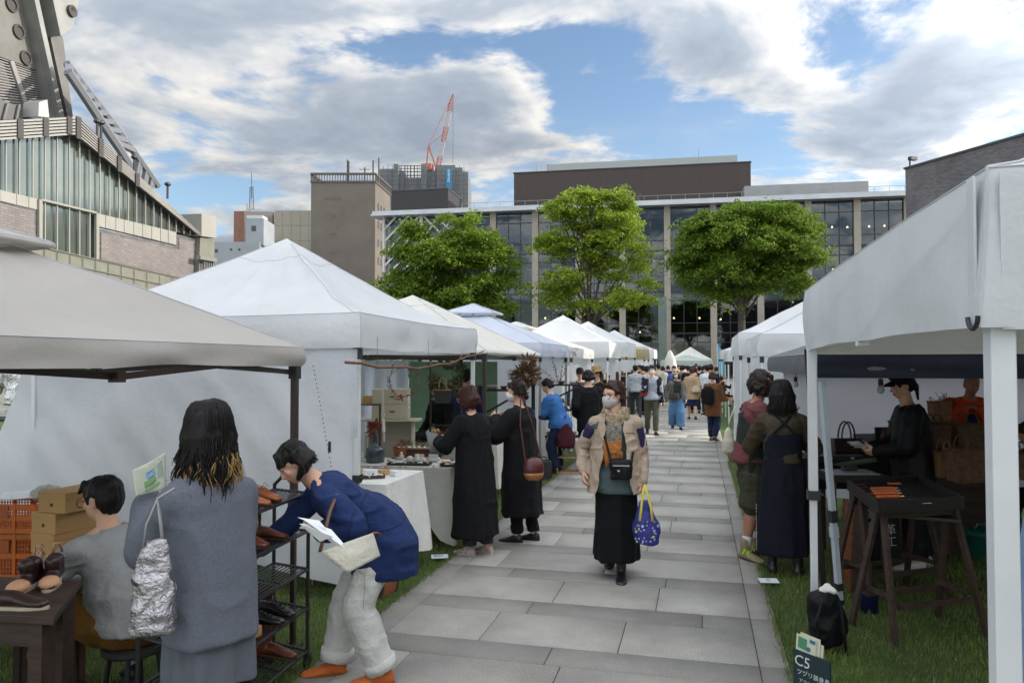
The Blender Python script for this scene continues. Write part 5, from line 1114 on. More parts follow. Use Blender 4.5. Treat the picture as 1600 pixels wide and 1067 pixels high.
st_ = thing('low_stool', 'low dark stool under the crouching man', 'stool', t.matrix_basis @ Vector((p.x, p.y, 0)), t.rotation_euler.z); m = MB(); m.lathe([(.15, .27), (.155, .28), (.155, .305), (.14, .315)], n=22); m.build('seat', DARK_PLASTIC, st_)
for a in range(4): m = MB(); c_, s_ = math.cos(a*1.57+.78), math.sin(a*1.57+.78); m.tube([(c_*.11, s_*.11, .28), (c_*.15, s_*.15, 0)], .013, 8); m.build('leg', BLACK_METAL, st_)
# --- woman bending to the shoe rack
NAVY = fab('navy_work_cloth', 30, 46, 88, mid=(9, .014), fine=(500, .0008), var=(30, .15)); WHITEP = fab('white_cotton_drill', 200, 200, 194, mid=(11, .016)); CLOG = (mat('orange_suede', c8(190, 98, 38), .8, bump=(60, .002)), mat('cork_sole', c8(120, 85, 50), .8), 'low')
P3W = t, J = person('woman bending in navy jacket, white trousers and orange clogs', PD(556, 4.25), rel(104), 1.60, 0, pelvis=(.0, -.165, .79), pitch=50, roll=0, twist=-8, head=(14, 40, 4), feet=((-.10, -.12, 0), (.10, .13, 0)), toes=(0, 0),
    knee=((-.05, 1, 0), (.1, 1, 0)), hands=((-.17, .17, .86), (.14, .62, .62)), elbow=((-.75, -.8, .3), (.3, -.3, -1)), hdir=((.25, .85, .1), None), palm=((.45, 0, .9), None), curl=(.8, .4),
    top=dict(mat=NAVY, hem=-.13, rx=.118, hy=1.16, loose=1.03, sl=(.043, .042, .036), name='jacket', thick=.008, disp=[((7, 7, 10), .010, 5), ((7, 7, 10), -.013, 8), ((24, 24, 24), .003, 2)]), bottom=dict(kind='trousers', mat=WHITEP, wide=1.2, hem=.06, cuff=True), hair=dict(style='bob', len=.085, mat=HAIR_BLACK, fl=.9, a0=88), shoes=CLOG, sock=mat('charcoal_sock', (.03, .03, .035), .9))
hair_strands(J, lambda x, y, z: J['Hc']+J['HM'] @ Vector((x, y, z))*J['hk'], 420, .02, .055, [HAIR_BLACK], r=.0028, a0=88, a1=272, wave=.004, seed=9)
m = MB(); m.ell(J['Hc']+J['HM'] @ Vector((-.083, -.012, -.05)), (.006, .006, .006), 8); m.build('earring', mat('pearl', (.75, .73, .68), .2), t, smooth=True)
m = MB(); n0 = J['S']+J['T']*.02
m.rings([ring(J['S']+J['T']*z, J['Xc'], J['Yc'], rx, ry, 26) for z, rx, ry in ((.0, .088, .072), (.035, .074, .066), (.04, .068, .06), (.01, .07, .055))], cap=False); m.build('collar', NAVY, t, smooth=True)
Wm = t.matrix_basis; wp = lambda v: Wm @ Vector(v)
def tote_canvas():
    a = [at_d(500, 862, 3.74), at_d(583, 832, 3.80), at_d(594, 868, 3.80), at_d(543, 895, 3.70)]; p = (a[0]+a[2])/2
    t = thing('canvas_shoulder_bag', 'cream canvas shoulder bag hanging across the woman in the navy jacket', 'bag', p); m = MB(); K = 9; rg = []
    for i in range(K+1):
        s = i/K; th = .022*math.sin(math.pi*min(max(s, .08), .92)); l = a[0].lerp(a[3], s)-Vector((0, 0, .0)); r_ = a[1].lerp(a[2], s)
        rg.append([l.lerp(r_, u)+FWD*sg*(th+.006)*math.sin(math.pi*min(max(u, .06), .94)) for sg, us in ((-1, np.linspace(0, 1, 10)), (1, np.linspace(1, 0, 10))) for u in us])
    m.rings(rg); o = m.build('bag_body', fab('cream_canvas', 196, 192, 176, mid=(12, .012)), t, smooth=True, w=True)
    strap(t, [I3(t, a[0]+Vector((0, 0, .0))), I3(t, at_d(515, 800, 3.86)), I3(t, at_d(526, 772, 4.0))], 'shoulder_strap', mat('brown_leather_strap', (.10, .045, .025), .5), .02)
    strap(t, [I3(t, a[1]), I3(t, at_d(590, 832, 3.85)), I3(t, at_d(596, 838, 3.9))], 'strap_tab', mat('tan_leather_tab', (.20, .09, .04), .5), .018)
def I3(t, v): return INV[t.name] @ Vector(v)
tote_canvas()
hp = wp(J['wr'][0]+J['hd'][0]*.08); 
t = thing('leaflets', 'white leaflets held in the hand of the woman in the navy jacket', 'paper', hp); Pm = mat('leaflet_paper', (.72, .74, .74), .6)
for i, (a, b, c) in enumerate((((465, 808), (520, 838), (508, 826)), ((468, 818), (520, 838), (500, 846)), ((475, 812), (548, 862), (540, 866)))):
    m = MB(); P3 = [at_d(*a, 3.80-i*.01), at_d(*c, 3.78-i*.01), at_d(*b, 3.76-i*.01), at_d((a[0]+b[0])/2+6, (a[1]+b[1])/2-10, 3.82-i*.01)]; m.prism(P3, FWD*.003); m.build('leaflet', Pm, t, w=True)
# --- two women in black at the craft table
def obag(name, label, loc, rz, prof, m1, cat='bag', m2=None, handle=None, lod=1):
    t = thing(name, label, cat, loc, rz); m = MB(); m.rings([ring(Vector((0, 0, z)), Vector((1, 0, 0)), Vector((0, 1, 0)), rx, ry, 26, sq=2.6) for z, rx, ry in prof]); remesh(m, 'bag_body', m1, t, .010, 2, disp=[((16, 16, 16), .008, 3)])
    if handle: strap(t, handle, 'handle', m2 or m1, .022)
    return t
t, J = person('woman in a long pleated black dress with brown bob and white sneakers', G(744, 866), rel(50), 1.54, 0, pitch=7, head=(22, 14, 0), feet=((-.07, .05, 0), (.09, -.03, 0)), toes=(6, -4), hands=((-.13, .34, 1.02), (.06, .33, 1.03)), elbow=((-.7, -.4, -.6), (.7, -.4, -.6)),
    coat=dict(mat=BLACK_CL, hem=.17, r=(.150, .128), fold=.035, loose=1.12, sl=(.048, .046, .040), name='dress', cl=.9, seed=2, disp=[((16, 16, 1.6), .014, 5), ((7, 7, 3), -.012, 8)]), bottom=dict(kind='trousers', mat=DKGREY, hem=.06), hair=dict(style='bob', len=.105, mat=HAIR_BROWN, fringe=True), glasses=mat('pink_frames', (.4, .12, .12), .3), face=True,
    shoes=(mat('white_sneaker', (.6, .58, .53), .6, var=(26, .5), col2=(.22, .07, .04)), mat('gum_sole', (.55, .5, .42), .7), 'low'))
hair_strands(J, lambda x, y, z: J['Hc']+J['HM'] @ Vector((x, y, z))*J['hk'], 360, .045, .075, [HAIR_BROWN], r=.0032, a0=50, a1=310, wave=.003, seed=12)
t2 = t; h_ = J
m = MB(); a, b = J['S']+J['Xc']*.06+J['Yc']*-.05+J['T']*.03, J['P']+J['Xc']*-.1-J['Yc']*.145; m.tube([a, a.lerp(b, .5)-J['Yc']*.045, b], .0035, 6); m.build('bag_strap', BLACK_JK, t)
hp = t.matrix_basis @ (J['wr'][0]+Vector((0, .1, 0))); k = thing('grey_folder', 'small grey folder held over the craft table by the nearer woman in black', 'folder', hp, rel(50)); m = MB(); m.box((.03, .02, -.02), (.15, .012, .22), rx=-.5, ry=.2); bevel(m.build('cover', mat('grey_card', (.16, .16, .165), .7), k), .002)
t, J = person('masked woman in loose black coat with a round maroon shoulder bag', G(816, 846), rel(66), 1.58, 0, pitch=4, head=(12, 8, 0), feet=((-.07, .06, 0), (.08, -.06, 0)), toes=(4, -6), hands=((-.10, .24, 1.20), (.05, .25, 1.18)), elbow=((-.8, -.5, -.6), (.8, -.5, -.6)), hdir=((.5, .6, .5), (-.5, .6, .5)),
    coat=dict(mat=BLACK_CL, hem=.27, r=(.146, .125), fold=.03, loose=1.2, sl=(.056, .056, .042), cl=.85, seed=5, disp=[((13, 13, 2.2), .012, 5), ((7, 7, 5), -.012, 8)]), bottom=dict(kind='trousers', mat=BLACK_CL, hem=.06, wide=.95), hair=dict(style='bun', mat=HAIR_DK, bz=-.07), mask=MASKM, shoes=(SHOE_BLACK, SOLE_B, 'low'))
hair_strands(J, lambda x, y, z: J['Hc']+J['HM'] @ Vector((x, y*.9, z)), 260, .0, .012, [HAIR_DK], r=.0028, a0=70, a1=290, wave=.002, seed=16, r0=.08)
b = at_d(834, 731, 7.15); k = thing('round_leather_bag', 'round maroon and tan leather bag at the hip of the masked woman in black', 'bag', b, rel(15)); mL1 = mat('maroon_leather', (.085, .018, .016), .35, bump=(30, .003)); mL2 = mat('tan_leather', (.30, .12, .035), .4, bump=(30, .003))
m = MB(); m.rings([ring(Vector((0, 0, z)), Vector((1, 0, 0)), Vector((0, 1, 0)), rx, ry, 24) for z, rx, ry in ((-.045, .096, .055), (-.02, .1, .06), (.03, .095, .052), (.08, .07, .034), (.1, .03, .02))]); o = m.build('upper_leather', mL1, k, smooth=True)
m = MB(); m.rings([ring(Vector((0, 0, z)), Vector((1, 0, 0)), Vector((0, 1, 0)), rx, ry, 24) for z, rx, ry in ((-.115, .05, .03), (-.10, .075, .045), (-.07, .093, .055), (-.044, .098, .057))]); m.build('lower_leather', mL2, k, smooth=True)
m = MB(); m.tube([(-.08, 0, .06), (-.12, .04, .4), (-.10, .1, .68)], .006, 6); m.tube([(.08, 0, .06), (.0, .04, .4), (-.08, .1, .68)], .006, 6); m.build('strap', mL1, k)
# --- woman walking toward the camera
TEAL = fab('slate_green_cloth', 74, 88, 90, mid=(8, .01)); BEIGEJ = fab('beige_nylon', 164, 146, 128, rough=.5, mid=(10, .016)); BEIGEN = fab('violet_navy_panel', 48, 42, 76, rough=.6); SK_BLACK = fab('black_denim', 14, 15, 19, mid=(7, .012))
P6W = t, J = person('masked woman with glasses walking in beige jacket and long black skirt', G(962, 905), R(184), 1.60, 0, pitch=-1, head=(-42, 5, 0), feet=((-.045, .03, 0), (.06, -.36, .0)), toes=(2, -2), lift=(0, .06), hands=((-.205, .05, .80), (.255, .02, .86)), elbow=((-.3, -.9, .0), (.4, -.9, .0)), curl=(.9, .6),
    knee=((-.05, 1, 0), (.05, 1, 0)), top=dict(mat=TEAL, hem=-.085, rx=.108, loose=1.0, sl=(.03, .026, .02), end=.5, name='tunic'), bottom=dict(kind='skirt', mat=SK_BLACK, hem=.155, r=(.118, .145), fold=.04, seed=4, cl=.6), hair=dict(style='bun', mat=HAIR_BROWN), mask=mat('pale_pink_mask', (.50, .46, .44), .85, bump=(40, .002)), glasses=True, shoes=(SHOE_BLACK, SOLE_B, 'high'))
h = 1.6; hair_strands(J, lambda x, y, z: J['Hc']+J['HM'] @ Vector((x, y*.9+.0, z)), 220, .0, .012, [HAIR_BROWN], r=.0028, a0=75, a1=285, wave=.002, seed=15, r0=.08)
m = MB(); Xc, Yc, T_ = J['Xc'], J['Yc'], J['T']
m.rings([ring(J['P']+T_*z*h+Yc*.004, Xc, Yc, rx, ry, 36, sq=2.2) for z, rx, ry in ((-.095, .232, .205), (-.03, .225, .200), (.08, .205, .185), (.18, .188, .165), (.24, .172, .150), (.27, .150, .130), (.292, .112, .105), (.325, .092, .092))])
for i, s in enumerate((-1, 1)):
    m.cap(J['S']+Xc*s*.06-T_*.002, J['sh'][i]+Xc*s*.01+T_*.006, .046, .066, 14); m.cap(J['sh'][i]+Xc*s*.006, J['el'][i]+Xc*s*.008, .054, .056, 16); m.cap(J['el'][i]+Xc*s*.008, J['wr'][i].lerp(J['el'][i], .06)+Xc*s*.005, .056, .047, 16)
def jcut(p, P=J['P'].copy(), X=Xc.copy(), Y=Yc.copy(), T=T_.copy()):
    d = p-P; x, y, z = d.dot(X), d.dot(Y), d.dot(T)
    if y > 0 and abs(x) < .064+.075*max(0, (.42-z)/.57)**1.2+.006*math.sin(z*30): return True
    return (z < -.142 and abs(x) < .27) or (z > .50 and abs(x) < .09)
jk = remesh(m, 'jacket', BEIGEJ, t, .010, 3, disp=[((8, 8, 7), .012, 3), ((9, 9, 11), -.012, 6), ((26, 26, 26), .003, 2)], cut=jcut)
for i, s in enumerate((-1, 1)):
    m = MB(); a, b = J['sh'][i], J['el'][i]; m.cap(a.lerp(b, .16)+Xc*s*.010, a.lerp(b, .70)+Xc*s*.012, .057, .059, 16); remesh(m, 'sleeve_panel', BEIGEN, jk, .012, 2, disp=[((8, 8, 9), .008, 3)])
def scarf(J):
    k = thing('patterned_scarf', 'beige and orange fringed scarf round the neck of the walking woman', 'scarf', t.matrix_basis.translation, t.rotation_euler.z); S0 = J['S']; Xc, Yc, T_ = J['Xc'], J['Yc'], J['T']; m = MB()
    for q, (rx, ry, dz, rr) in enumerate(((.075, .07, .055, .034), (.083, .078, .025, .036), (.078, .082, -.01, .030))):
        pts = [S0+Xc*rx*math.cos(a)+Yc*(ry*math.sin(a)+.018)+T_*(dz+.01-.045*max(math.sin(a), 0)+.012*math.sin(a*3+q)) for a in np.linspace(0, 2*math.pi, 19)]; 
        for a, b in zip(pts, pts[1:]): m.cap(a, b, rr*(1+.12*math.sin(a.x*60)), rr, 10)
    remesh(m, 'neck_wrap', mat('leopard_scarf', c8(176, 158, 128), .9, var=(55, .6), bump=(60, .006), bump2=(300, .001), col2=c8(88, 72, 58)), k, .009, 1, disp=[((26, 26, 26), .008, 3)])
    m = MB(); c = S0+Yc*.135+Xc*-.03; m.rings([ring(c+Xc*x+Yc*y+T_*z, Xc, Yc, w, .022, 20) for x, y, z, w in ((.03, -.03, -.02, .05), (.035, -.005, -.08, .066), (.04, .0, -.15, .07), (.045, .0, -.20, .072))]); remesh(m, 'zigzag_band', mat('zigzag_weave', (.30, .27, .22), .9, var=(34, .95), col2=(.02, .02, .02), stretch=(1, 1, 3)), k, .009, 1, disp=[((18, 18, 8), .010, 3)])
    m = MB(); m.rings([ring(c+Xc*x+Yc*y+T_*z, Xc, Yc, w, .018, 20) for x, y, z, w in ((.042, .004, -.15, .071), (.05, .008, -.21, .078), (.055, .008, -.27, .074))]); rg = random.Random(3)
    for i in range(26): x = -.03+i*.0062; a = c+Xc*x+Yc*(.008+rg.uniform(-.015, .012))+T_*-.26; m.cap(a, a+T_*-rg.uniform(.06, .13)+Xc*rg.uniform(-.02, .02), .006, .003, 6)
    remesh(m, 'fringe', mat('rust_wool', c8(168, 106, 52), .95, var=(40, .35), bump=(50, .006)), k, .0065, 1, disp=[((20, 20, 8), .008, 3)])
scarf(J)
wb = t.matrix_basis @ (J['P']+Vector((-.055, .185, .075))); k = thing('black_crossbody_bag', 'black crossbody pouch on the front of the walking woman', 'bag', wb, R(184)); m = MB(); m.rings([ring(Vector((0, 0, z)), Vector((1, 0, 0)), Vector((0, 1, 0)), rx, ry, 26, sq=3) for z, rx, ry in ((-.085, .06, .02), (-.075, .083, .034), (.0, .092, .042), (.06, .086, .034), (.078, .07, .02))]); remesh(m, 'bag_body', BLACK_JK, k, .007, 2, disp=[((18, 18, 18), .008, 4)])
m = MB(); m.box((.0, .047, .03), (.13, .006, .008)); m.box((.02, .05, -.01), (.02, .008, .012)); m.build('zip', STEEL, k); m = MB(); m.tube([(.08, .0, .05), (.12, -.03, .2), (.13, -.1, .36), (.1, -.2, .42)], .009, 6); m.tube([(-.08, 0, .05), (-.09, -.05, .12), (-.12, -.15, .12)], .009, 6); m.build('strap', BLACK_JK, k)
# her blue shopping bag
hand_w = t.matrix_basis @ J['wr'][0]; bl = at_d(1011, 815, 5.95); k = thing('blue_shopping_bag', 'bright blue shopping bag with yellow straps and white motifs hanging from her hand', 'bag', bl, rel(-8))
BLUEB = mat('blue_print_cloth', c8(42, 48, 128), .6, bump=(14, .02), var=(10, .3)); m = MB(); m.rings([ring(Vector((x, 0, z)), Vector((1, 0, 0)), Vector((0, 1, 0)), rx, ry, 28, sq=2.8) for z, rx, ry, x in ((-.17, .06, .05, 0), (-.16, .095, .07, 0), (-.08, .105, .082, .0), (.0, .096, .07, -.004), (.09, .062, .045, -.01), (.16, .035, .03, -.016))])
bo = remesh(m, 'bag_body', BLUEB, k, .007, 2, disp=[((12, 12, 9), .018, 3), ((30, 30, 20), .005, 8)])
for x0, x1 in ((-.045, -.02), (.03, -.012)):
    m = MB(); m.tube([(x0*1.3, -.075, .02), (x0, -.05, .12), (x0*.5-.012, -.02, .22), (-.018, .0, .29)], .011, 8, flat=.5); m.build('handle', mat('yellow_webbing', (.55, .46, .06), .7), k, smooth=True)
rg = random.Random(6)
for i in range(30):
    a = rg.uniform(-2.6, -.5); z = rg.uniform(-.15, .05); rx = .108 if z < 0 else .09; ry = .09 if z < 0 else .075; c = Vector((rx*math.cos(a), ry*math.sin(a), z)); m = MB(); nn = Vector((math.cos(a)/rx, math.sin(a)/ry, 0)).normalized(); X1 = Vector((-nn.y, nn.x, 0)); Z1 = Vector((0, 0, 1)); r_ = rg.uniform(.006, .012); kx = rg.choice((3, 4, 5, 12))
    m.prism([c+X1*r_*math.cos(q*6.283/(kx*2))*(1 if q % 2 or kx > 5 else .45)+Z1*r_*math.sin(q*6.283/(kx*2))*(1 if q % 2 or kx > 5 else .45) for q in range(kx*2)], nn*.004)
    m.build('motif', mat('motif_white', (.35, .4, .62), .7) if i % 4 else mat('motif_yellow', (.55, .48, .08), .7), k)
# --- right hand couple
MAROON = fab('maroon_cotton', 104, 60, 62, mid=(12, .014)); OLIVE = fab('olive_cotton', 62, 62, 48, mid=(12, .014)); DKOL = fab('dark_olive_gilet', 40, 44, 42); NEON = mat('neon_lace', (.45, .85, .03), .6)
t, J = person('shaggy haired man in maroon shirt, olive shorts and neon laced shoes', PD(1172, 6.95), rel(-92), 1.68, 0, pitch=6, head=(-6, 16, 0), female=False, feet=((-.10, .10, 0), (.13, -.06, 0)), toes=(20, -55), hands=((-.05, .30, 1.28), (.03, .30, 1.24)), elbow=((-.9, .1, -.7), (.95, -.1, -.7)), hdir=(None, (-.5, .6, .3)), skin=SKIN2,
    top=dict(mat=MAROON, hem=-.02, rx=.11, loose=1.12, sl=(.052, .052, .040)), bottom=dict(kind='shorts', mat=OLIVE, wide=1.3, name='shorts'), hair=dict(style='shag', len=.10, mat=HAIR_DK), mask=mat('blue_mask', c8(90, 120, 160), .8), shoes=(mat('sand_shoe', c8(130, 120, 90), .8), SOLE_B, 'high'), sock=mat('white_sock', (.6, .6, .6), .9))
m = MB(); m.rings([ring(J['P']+J['T']*z*1.68, J['Xc'], J['Yc'], rx*1.68, ry*1.68, 26) for z, rx, ry in ((-.02, .105, .085), (.06, .108, .09), (.15, .105, .09), (.235, .09, .083), (.25, .07, .075))]); remesh(m, 'gilet', DKOL, t, .012, 2, disp=[((9, 9, 9), .012, 3)])
m = MB(); m.box(J['P']+J['Xc']*.17+J['T']*.1, (.05, .16, .18)); m.box(J['P']+J['Xc']*.17-J['T']*.04, (.045, .14, .14)); remesh(m, 'pocket', DKOL, t, .012, 3)
fo = J['an'][1]; m = MB()
for k_ in range(5): c = Vector((fo.x, fo.y, .045+.012*k_))+Vector((.75, .55, 0))*(.06-.012*k_); m.tube([c+Vector((-.03, .03, 0)), c+Vector((.01, .01, .012)), c+Vector((.035, -.03, 0))], .005, 6)
m.tube([c+Vector((0, 0, .01)), c+Vector((.06, -.03, .01)), c+Vector((.05, -.05, -.03))], .004, 6); m.tube([c+Vector((0, 0, .01)), c+Vector((-.04, .06, .02)), c+Vector((-.02, .08, -.02))], .004, 6); m.build('laces', NEON, t)
ph = t.matrix_basis @ (J['wr'][0]+Vector((.03, .09, .03))); k = thing('phone', 'dark phone held between the man in maroon and the woman in the sheer top', 'phone', ph, rel(-92)); m = MB(); m.box((0, 0, 0), (.072, .009, .145), rx=-.9); bevel(m.build('body', mat('phone_glass', (.02, .02, .025), .1), k), .004)
k = obag('cream_cloth_bag', 'limp cream cloth bag hanging behind the man in the maroon shirt', at_d(1138, 690, 7.1), rel(0), ((-.11, .03, .02), (-.09, .06, .04), (0, .055, .05), (.08, .035, .03), (.13, .012, .012)), fab('cream_cloth', 190, 184, 168), handle=[(0, 0, .12), (.02, 0, .22), (.07, .0, .34)])
SHEER = fab('sheer_olive_cloth', 70, 62, 46, rough=.7, tr=.2)
t, J = person('long haired woman in a sheer olive top and ankle length dark skirt', PD(1222, 6.42), rel(-14), 1.60, 0, pitch=4, head=(12, 12, 0), feet=((-.10, .0, 0), (.10, -.05, 0)), hands=((-.08, .26, 1.12), (.10, .25, 1.1)), elbow=((-.8, -.3, -.7), (.8, -.3, -.7)),
    top=dict(mat=SHEER, hem=.04, rx=.092, loose=1.05, sl=(.042, .042, .036)), bottom=dict(kind='skirt', mat=NAVYSK, hem=.165, r=(.132, .115), fold=.03, seed=7), hair=dict(style='long', len=.20, fringe=False), shoes=(SHOE_BLACK, SOLE_B, 'high'), sock=mat('black_sock', (.03, .03, .03), .9))
hair_strands(J, lambda x, y, z: J['Hc']+J['HM'] @ Vector((x, y, z)), 380, .14, .24, [HAIR_BLACK], r=.0034, a0=50, a1=310, wave=.008, seed=21)
m = MB(); m.rings([ring(J['P']+J['T']*z*1.6, J['Xc'], J['Yc'], rx*1.6, ry*1.6, 26) for z, rx, ry in ((.06, .098, .076), (.12, .098, .078), (.18, .104, .08), (.2, .1, .076))]); remesh(m, 'bodice', NAVYSK, t, .012, 2)
for s in (-1, 1): m = MB(); a, b = J['P']+J['T']*.31+J['Xc']*s*.09-J['Yc']*.135, J['S']+J['Xc']*-s*.06-J['Yc']*.085+J['T']*.01; m.tube([a, a.lerp(b, .5)-J['Yc']*.03, b], .010, 6); m.build('strap', NAVYSK, t)
m = MB(); txt_ = None
for i in range(14): q = .2+i*.028; m.box((-.225+.0*i, -.07-.004*i*0, q), (.004, .010, .016 if i % 3 else .02))
m.build('hem_lettering', mat('pale_print', (.4, .4, .42), .8), t)
# --- stallholder with the black cap
t, J = person('stallholder in black with cap and ponytail behind the tool tray', PD(1428, 6.55), rel(74), 1.68, 0, pitch=6, head=(10, 16, 0), feet=((-.1, .05, 0), (.1, -.05, 0)), hands=((-.10, .31, 1.00), (.06, .33, 1.02)), elbow=((-.6, -.6, -.7), (.6, -.6, -.7)), palm=((.8, 0, .5), (-.8, 0, .5)), skin=SKIN,
    coat=dict(mat=BLACK_JK, hem=.68, r=(.122, .105), fold=.02, loose=1.12, sl=(.048, .044, .034), name='jacket', cl=.4), bottom=dict(kind='trousers', mat=BLACK_JK, wide=1.3), hair=dict(style='pony', mat=HAIR_BLACK), hat=cap_hat(fab('black_cap_cloth', 20, 20, 22)), shoes=(mat('pale_sneaker', (.5, .5, .48), .6), SOLE_W, 'low'), female=False)
pp = t.matrix_basis @ ((J['wr'][0]+J['wr'][1])/2+Vector((0, .10, .01))); k = thing('paper_slips', 'crumpled white slips in the hands of the stallholder in the cap', 'paper', pp, rel(74))
for i in range(3): m = MB(); m.box((.02*i-.02, .02*i, .012*i), (.10, .14, .003), rz=i*.5, rx=.2*i, ry=.15); m.build('slip', Pm, k)
ORANGE = fab('orange_fleece', 196, 74, 38, mid=(12, .014)); 
t, J = person('shaven headed man in an orange hoodie working over the bark baskets', PD(1507, 8.3), rel(166), 1.66, 1, pitch=14, head=(8, 24, 0), female=False, hands=((-.03, .36, 1.26), (.14, .34, 1.26)), elbow=((-.8, .0, -.5), (.8, -.1, -.5)), skin=SKIN2, top=dict(mat=ORANGE, hem=-.04, rx=.115, loose=1.2, sl=(.056, .052, .042), name='hoodie'), bottom=dict(kind='trousers', mat=DKGREY), hair=None)
m = MB(); m.rings([ring(J['P']+J['T']*z*1.66+J['Yc']*.02, J['Xc'], J['Yc'], rx*1.66, .092*1.66, 24) for z, rx in ((0, .07), (.1, .07), (.2, .05), (.23, .04))]); remesh(m, 'apron', fab('navy_apron_cloth', 32, 40, 78), t, .014, 2)
t, J = person('seated person with brown bob in dark grey jacket at the right edge', PD(1600, 7.4), rel(84), 1.6, 1, pelvis=(0, -.2, .45), pitch=14, head=(0, 20, 0), feet=((-.1, .2, 0), (.1, .2, 0)), knee=((-.1, .6, 1), (.1, .6, 1)), hands=((-.1, .35, .6), (.1, .35, .6)), top=dict(mat=DKGREY, hem=-.02, loose=1.15), bottom=dict(kind='trousers', mat=BLACK_CL), hair=dict(style='bob', len=.07, mat=HAIR_BROWN), mask=None)
c = t.matrix_basis @ Vector((0, -.2, 0)); k = thing('folding_stool', 'dark folding stool under the seated person at the right edge', 'stool', (c.x, c.y, 0), t.rotation_euler.z); m = MB(); m.box((0, 0, .34), (.34, .3, .03)); m.build('seat', DARK_PLASTIC, k)
for sx in (-.14, .14):
    for sg in (-1, 1): m = MB(); m.bar((sx, -.13*sg, .33), (sx, .13*sg, 0), .018); m.build('leg', BLACK_METAL, k)
# --- people farther along
BLUESM = fab('blue_smock_cloth', 58, 108, 168, mid=(9, .012)); 
t, J = person('woman leaning over a stall in bright blue smock with a maroon bag', PD(868, 12.2), rel(70), 1.56, 1, pitch=20, pelvis=(0, -.08, .8), head=(5, 20, 0), hands=((-.12, .4, .92), (.1, .28, .9)), top=dict(mat=BLUESM, hem=-.06, rx=.125, loose=1.25, sl=(.055, .055, .05), name='smock'), bottom=dict(kind='trousers', mat=DKJEANS, wide=1.35), hair=dict(style='bun', mat=HAIR_BLACK))
obag('maroon_cloth_bag', 'slouchy maroon cloth bag hanging from the woman in the blue smock', at_d(884, 678, 12.0), rel(10), ((-.22, .1, .06), (-.19, .15, .09), (-.05, .15, .08), (.08, .1, .05), (.16, .03, .03)), fab('maroon_bag_cloth', 66, 24, 36), handle=[(-.06, 0, .12), (-.02, 0, .26), (.0, .05, .3), (.05, 0, .12)])
person('man with curly black hair in a black jacket seen from behind between the left tents', PD(920, 12.6), rel(8), 1.63, 1, pitch=5, female=False, hands=((-.2, .1, .9), (.1, .3, 1.0)), coat=dict(mat=BLACK_CL, hem=.62, r=(.12, .1), loose=1.15, name='jacket'), bottom=dict(kind='trousers', mat=BLACK_CL), hair=dict(style='shag', len=.04, mat=HAIR_BLACK))
person('person in wide tan sun hat, dark vest and yellow sleeves', PD(937, 14.6), rel(100), 1.66, 1, pitch=4, head=(10, 10, 0), top=dict(mat=fab('yellow_cotton', 190, 170, 110), hem=0, loose=1.2), bottom=dict(kind='trousers', mat=BLACK_CL), coat=dict(mat=BLACK_CL, hem=.6, end=.3, name='vest', r=(.11, .1)), hair=dict(style='short'), hat=brim_hat(fab('tan_straw', 150, 125, 85)), hands=((-.1, .35, 1.0), (.1, .35, 1.0)))
person('stallholder with black cap and dark glasses behind a left hand stall', PD(906, 16.5), rel(175), 1.62, 1, glasses=True, top=dict(mat=fab('blue_grey_shirt', 60, 66, 84), hem=0), bottom=dict(kind='trousers', mat=BLACK_CL), hair=dict(style='short'), hat=cap_hat(fab('dark_cap', 24, 24, 30)), female=False)
person('person in a dark navy jacket seen from behind among the left hand stalls', PD(727, 11.2), rel(-20), 1.66, 1, pitch=4, female=False, top=dict(mat=fab('deep_blue_nylon', 26, 44, 92), hem=-.06, loose=1.2), bottom=dict(kind='trousers', mat=BLACK_CL), hair=dict(style='short'))
person('stallholder in black bending behind the craft table on the left', PD(704, 10.2), rel(140), 1.58, 1, pitch=24, head=(0, 25, 0), top=dict(mat=BLACK_CL, hem=-.05, loose=1.15), bottom=dict(kind='trousers', mat=BLACK_CL), hair=dict(style='bob', len=.1), hands=((-.2, .4, .8), (.2, .4, .8)))
def walk(label, px, D, r_, H, topm, botm, kind='trousers', hair_=None, hem=.3, ph=1, **kw):
    f = ((-.08, .16*ph, 0), (.08, -.20*ph, 0)); lf = (0, .04)
    bt = dict(kind=kind, mat=botm, wide=kw.pop('wide', 1.05), hem=hem if kind == 'skirt' else .06, r=kw.pop('rr', (.12, .1)))
    kw.setdefault('hands', ((-.22, .12*ph, .8), (.22, -.1*ph, .8)))
    return person(label, PD(px, D), rel(r_), H, kw.pop('lod', 1), feet=f, lift=lf, bottom=bt, hair=hair_ or dict(style='short'), **{**(dict(top=dict(mat=topm, hem=-.04, loose=1.15)) if 'coat' not in kw else {}), **kw})
t, J = walk('masked man with glasses walking in a navy jacket over grey shirt', 1018, 18.6, 177, 1.70, None, KHAKI, female=False, top=dict(mat=fab('pale_grey_shirt', 150, 158, 170), hem=-.03, loose=1.1), mask=MASKM, glasses=True, hands=((-.22, .1, .8), (.12, .16, 1.34)), elbow=((-.4, -.8, 0), (.6, -.3, -.8)))
m = MB(); Xc, Yc = J['Xc'], J['Yc']
for i, s in enumerate((-1, 1)):
    m.cap(J['sh'][i], J['el'][i], .075, .065, 12); m.cap(J['el'][i], J['wr'][i], .065, .05, 12); m.rings([ring(J['P']+J['T']*z*1.7+Xc*s*.13, Xc, Yc, .06, .12, 16) for z in (-.03, .12, .27)])
m.rings([ring(J['P']+J['T']*z*1.7-Yc*.1, Xc, Yc, .16, .04, 18) for z in (-.03, .12, .28)]); remesh(m, 'jacket', fab('navy_jacket', 22, 24, 38), t, .02, 2, disp=[((8, 8, 8), .012, 3)])
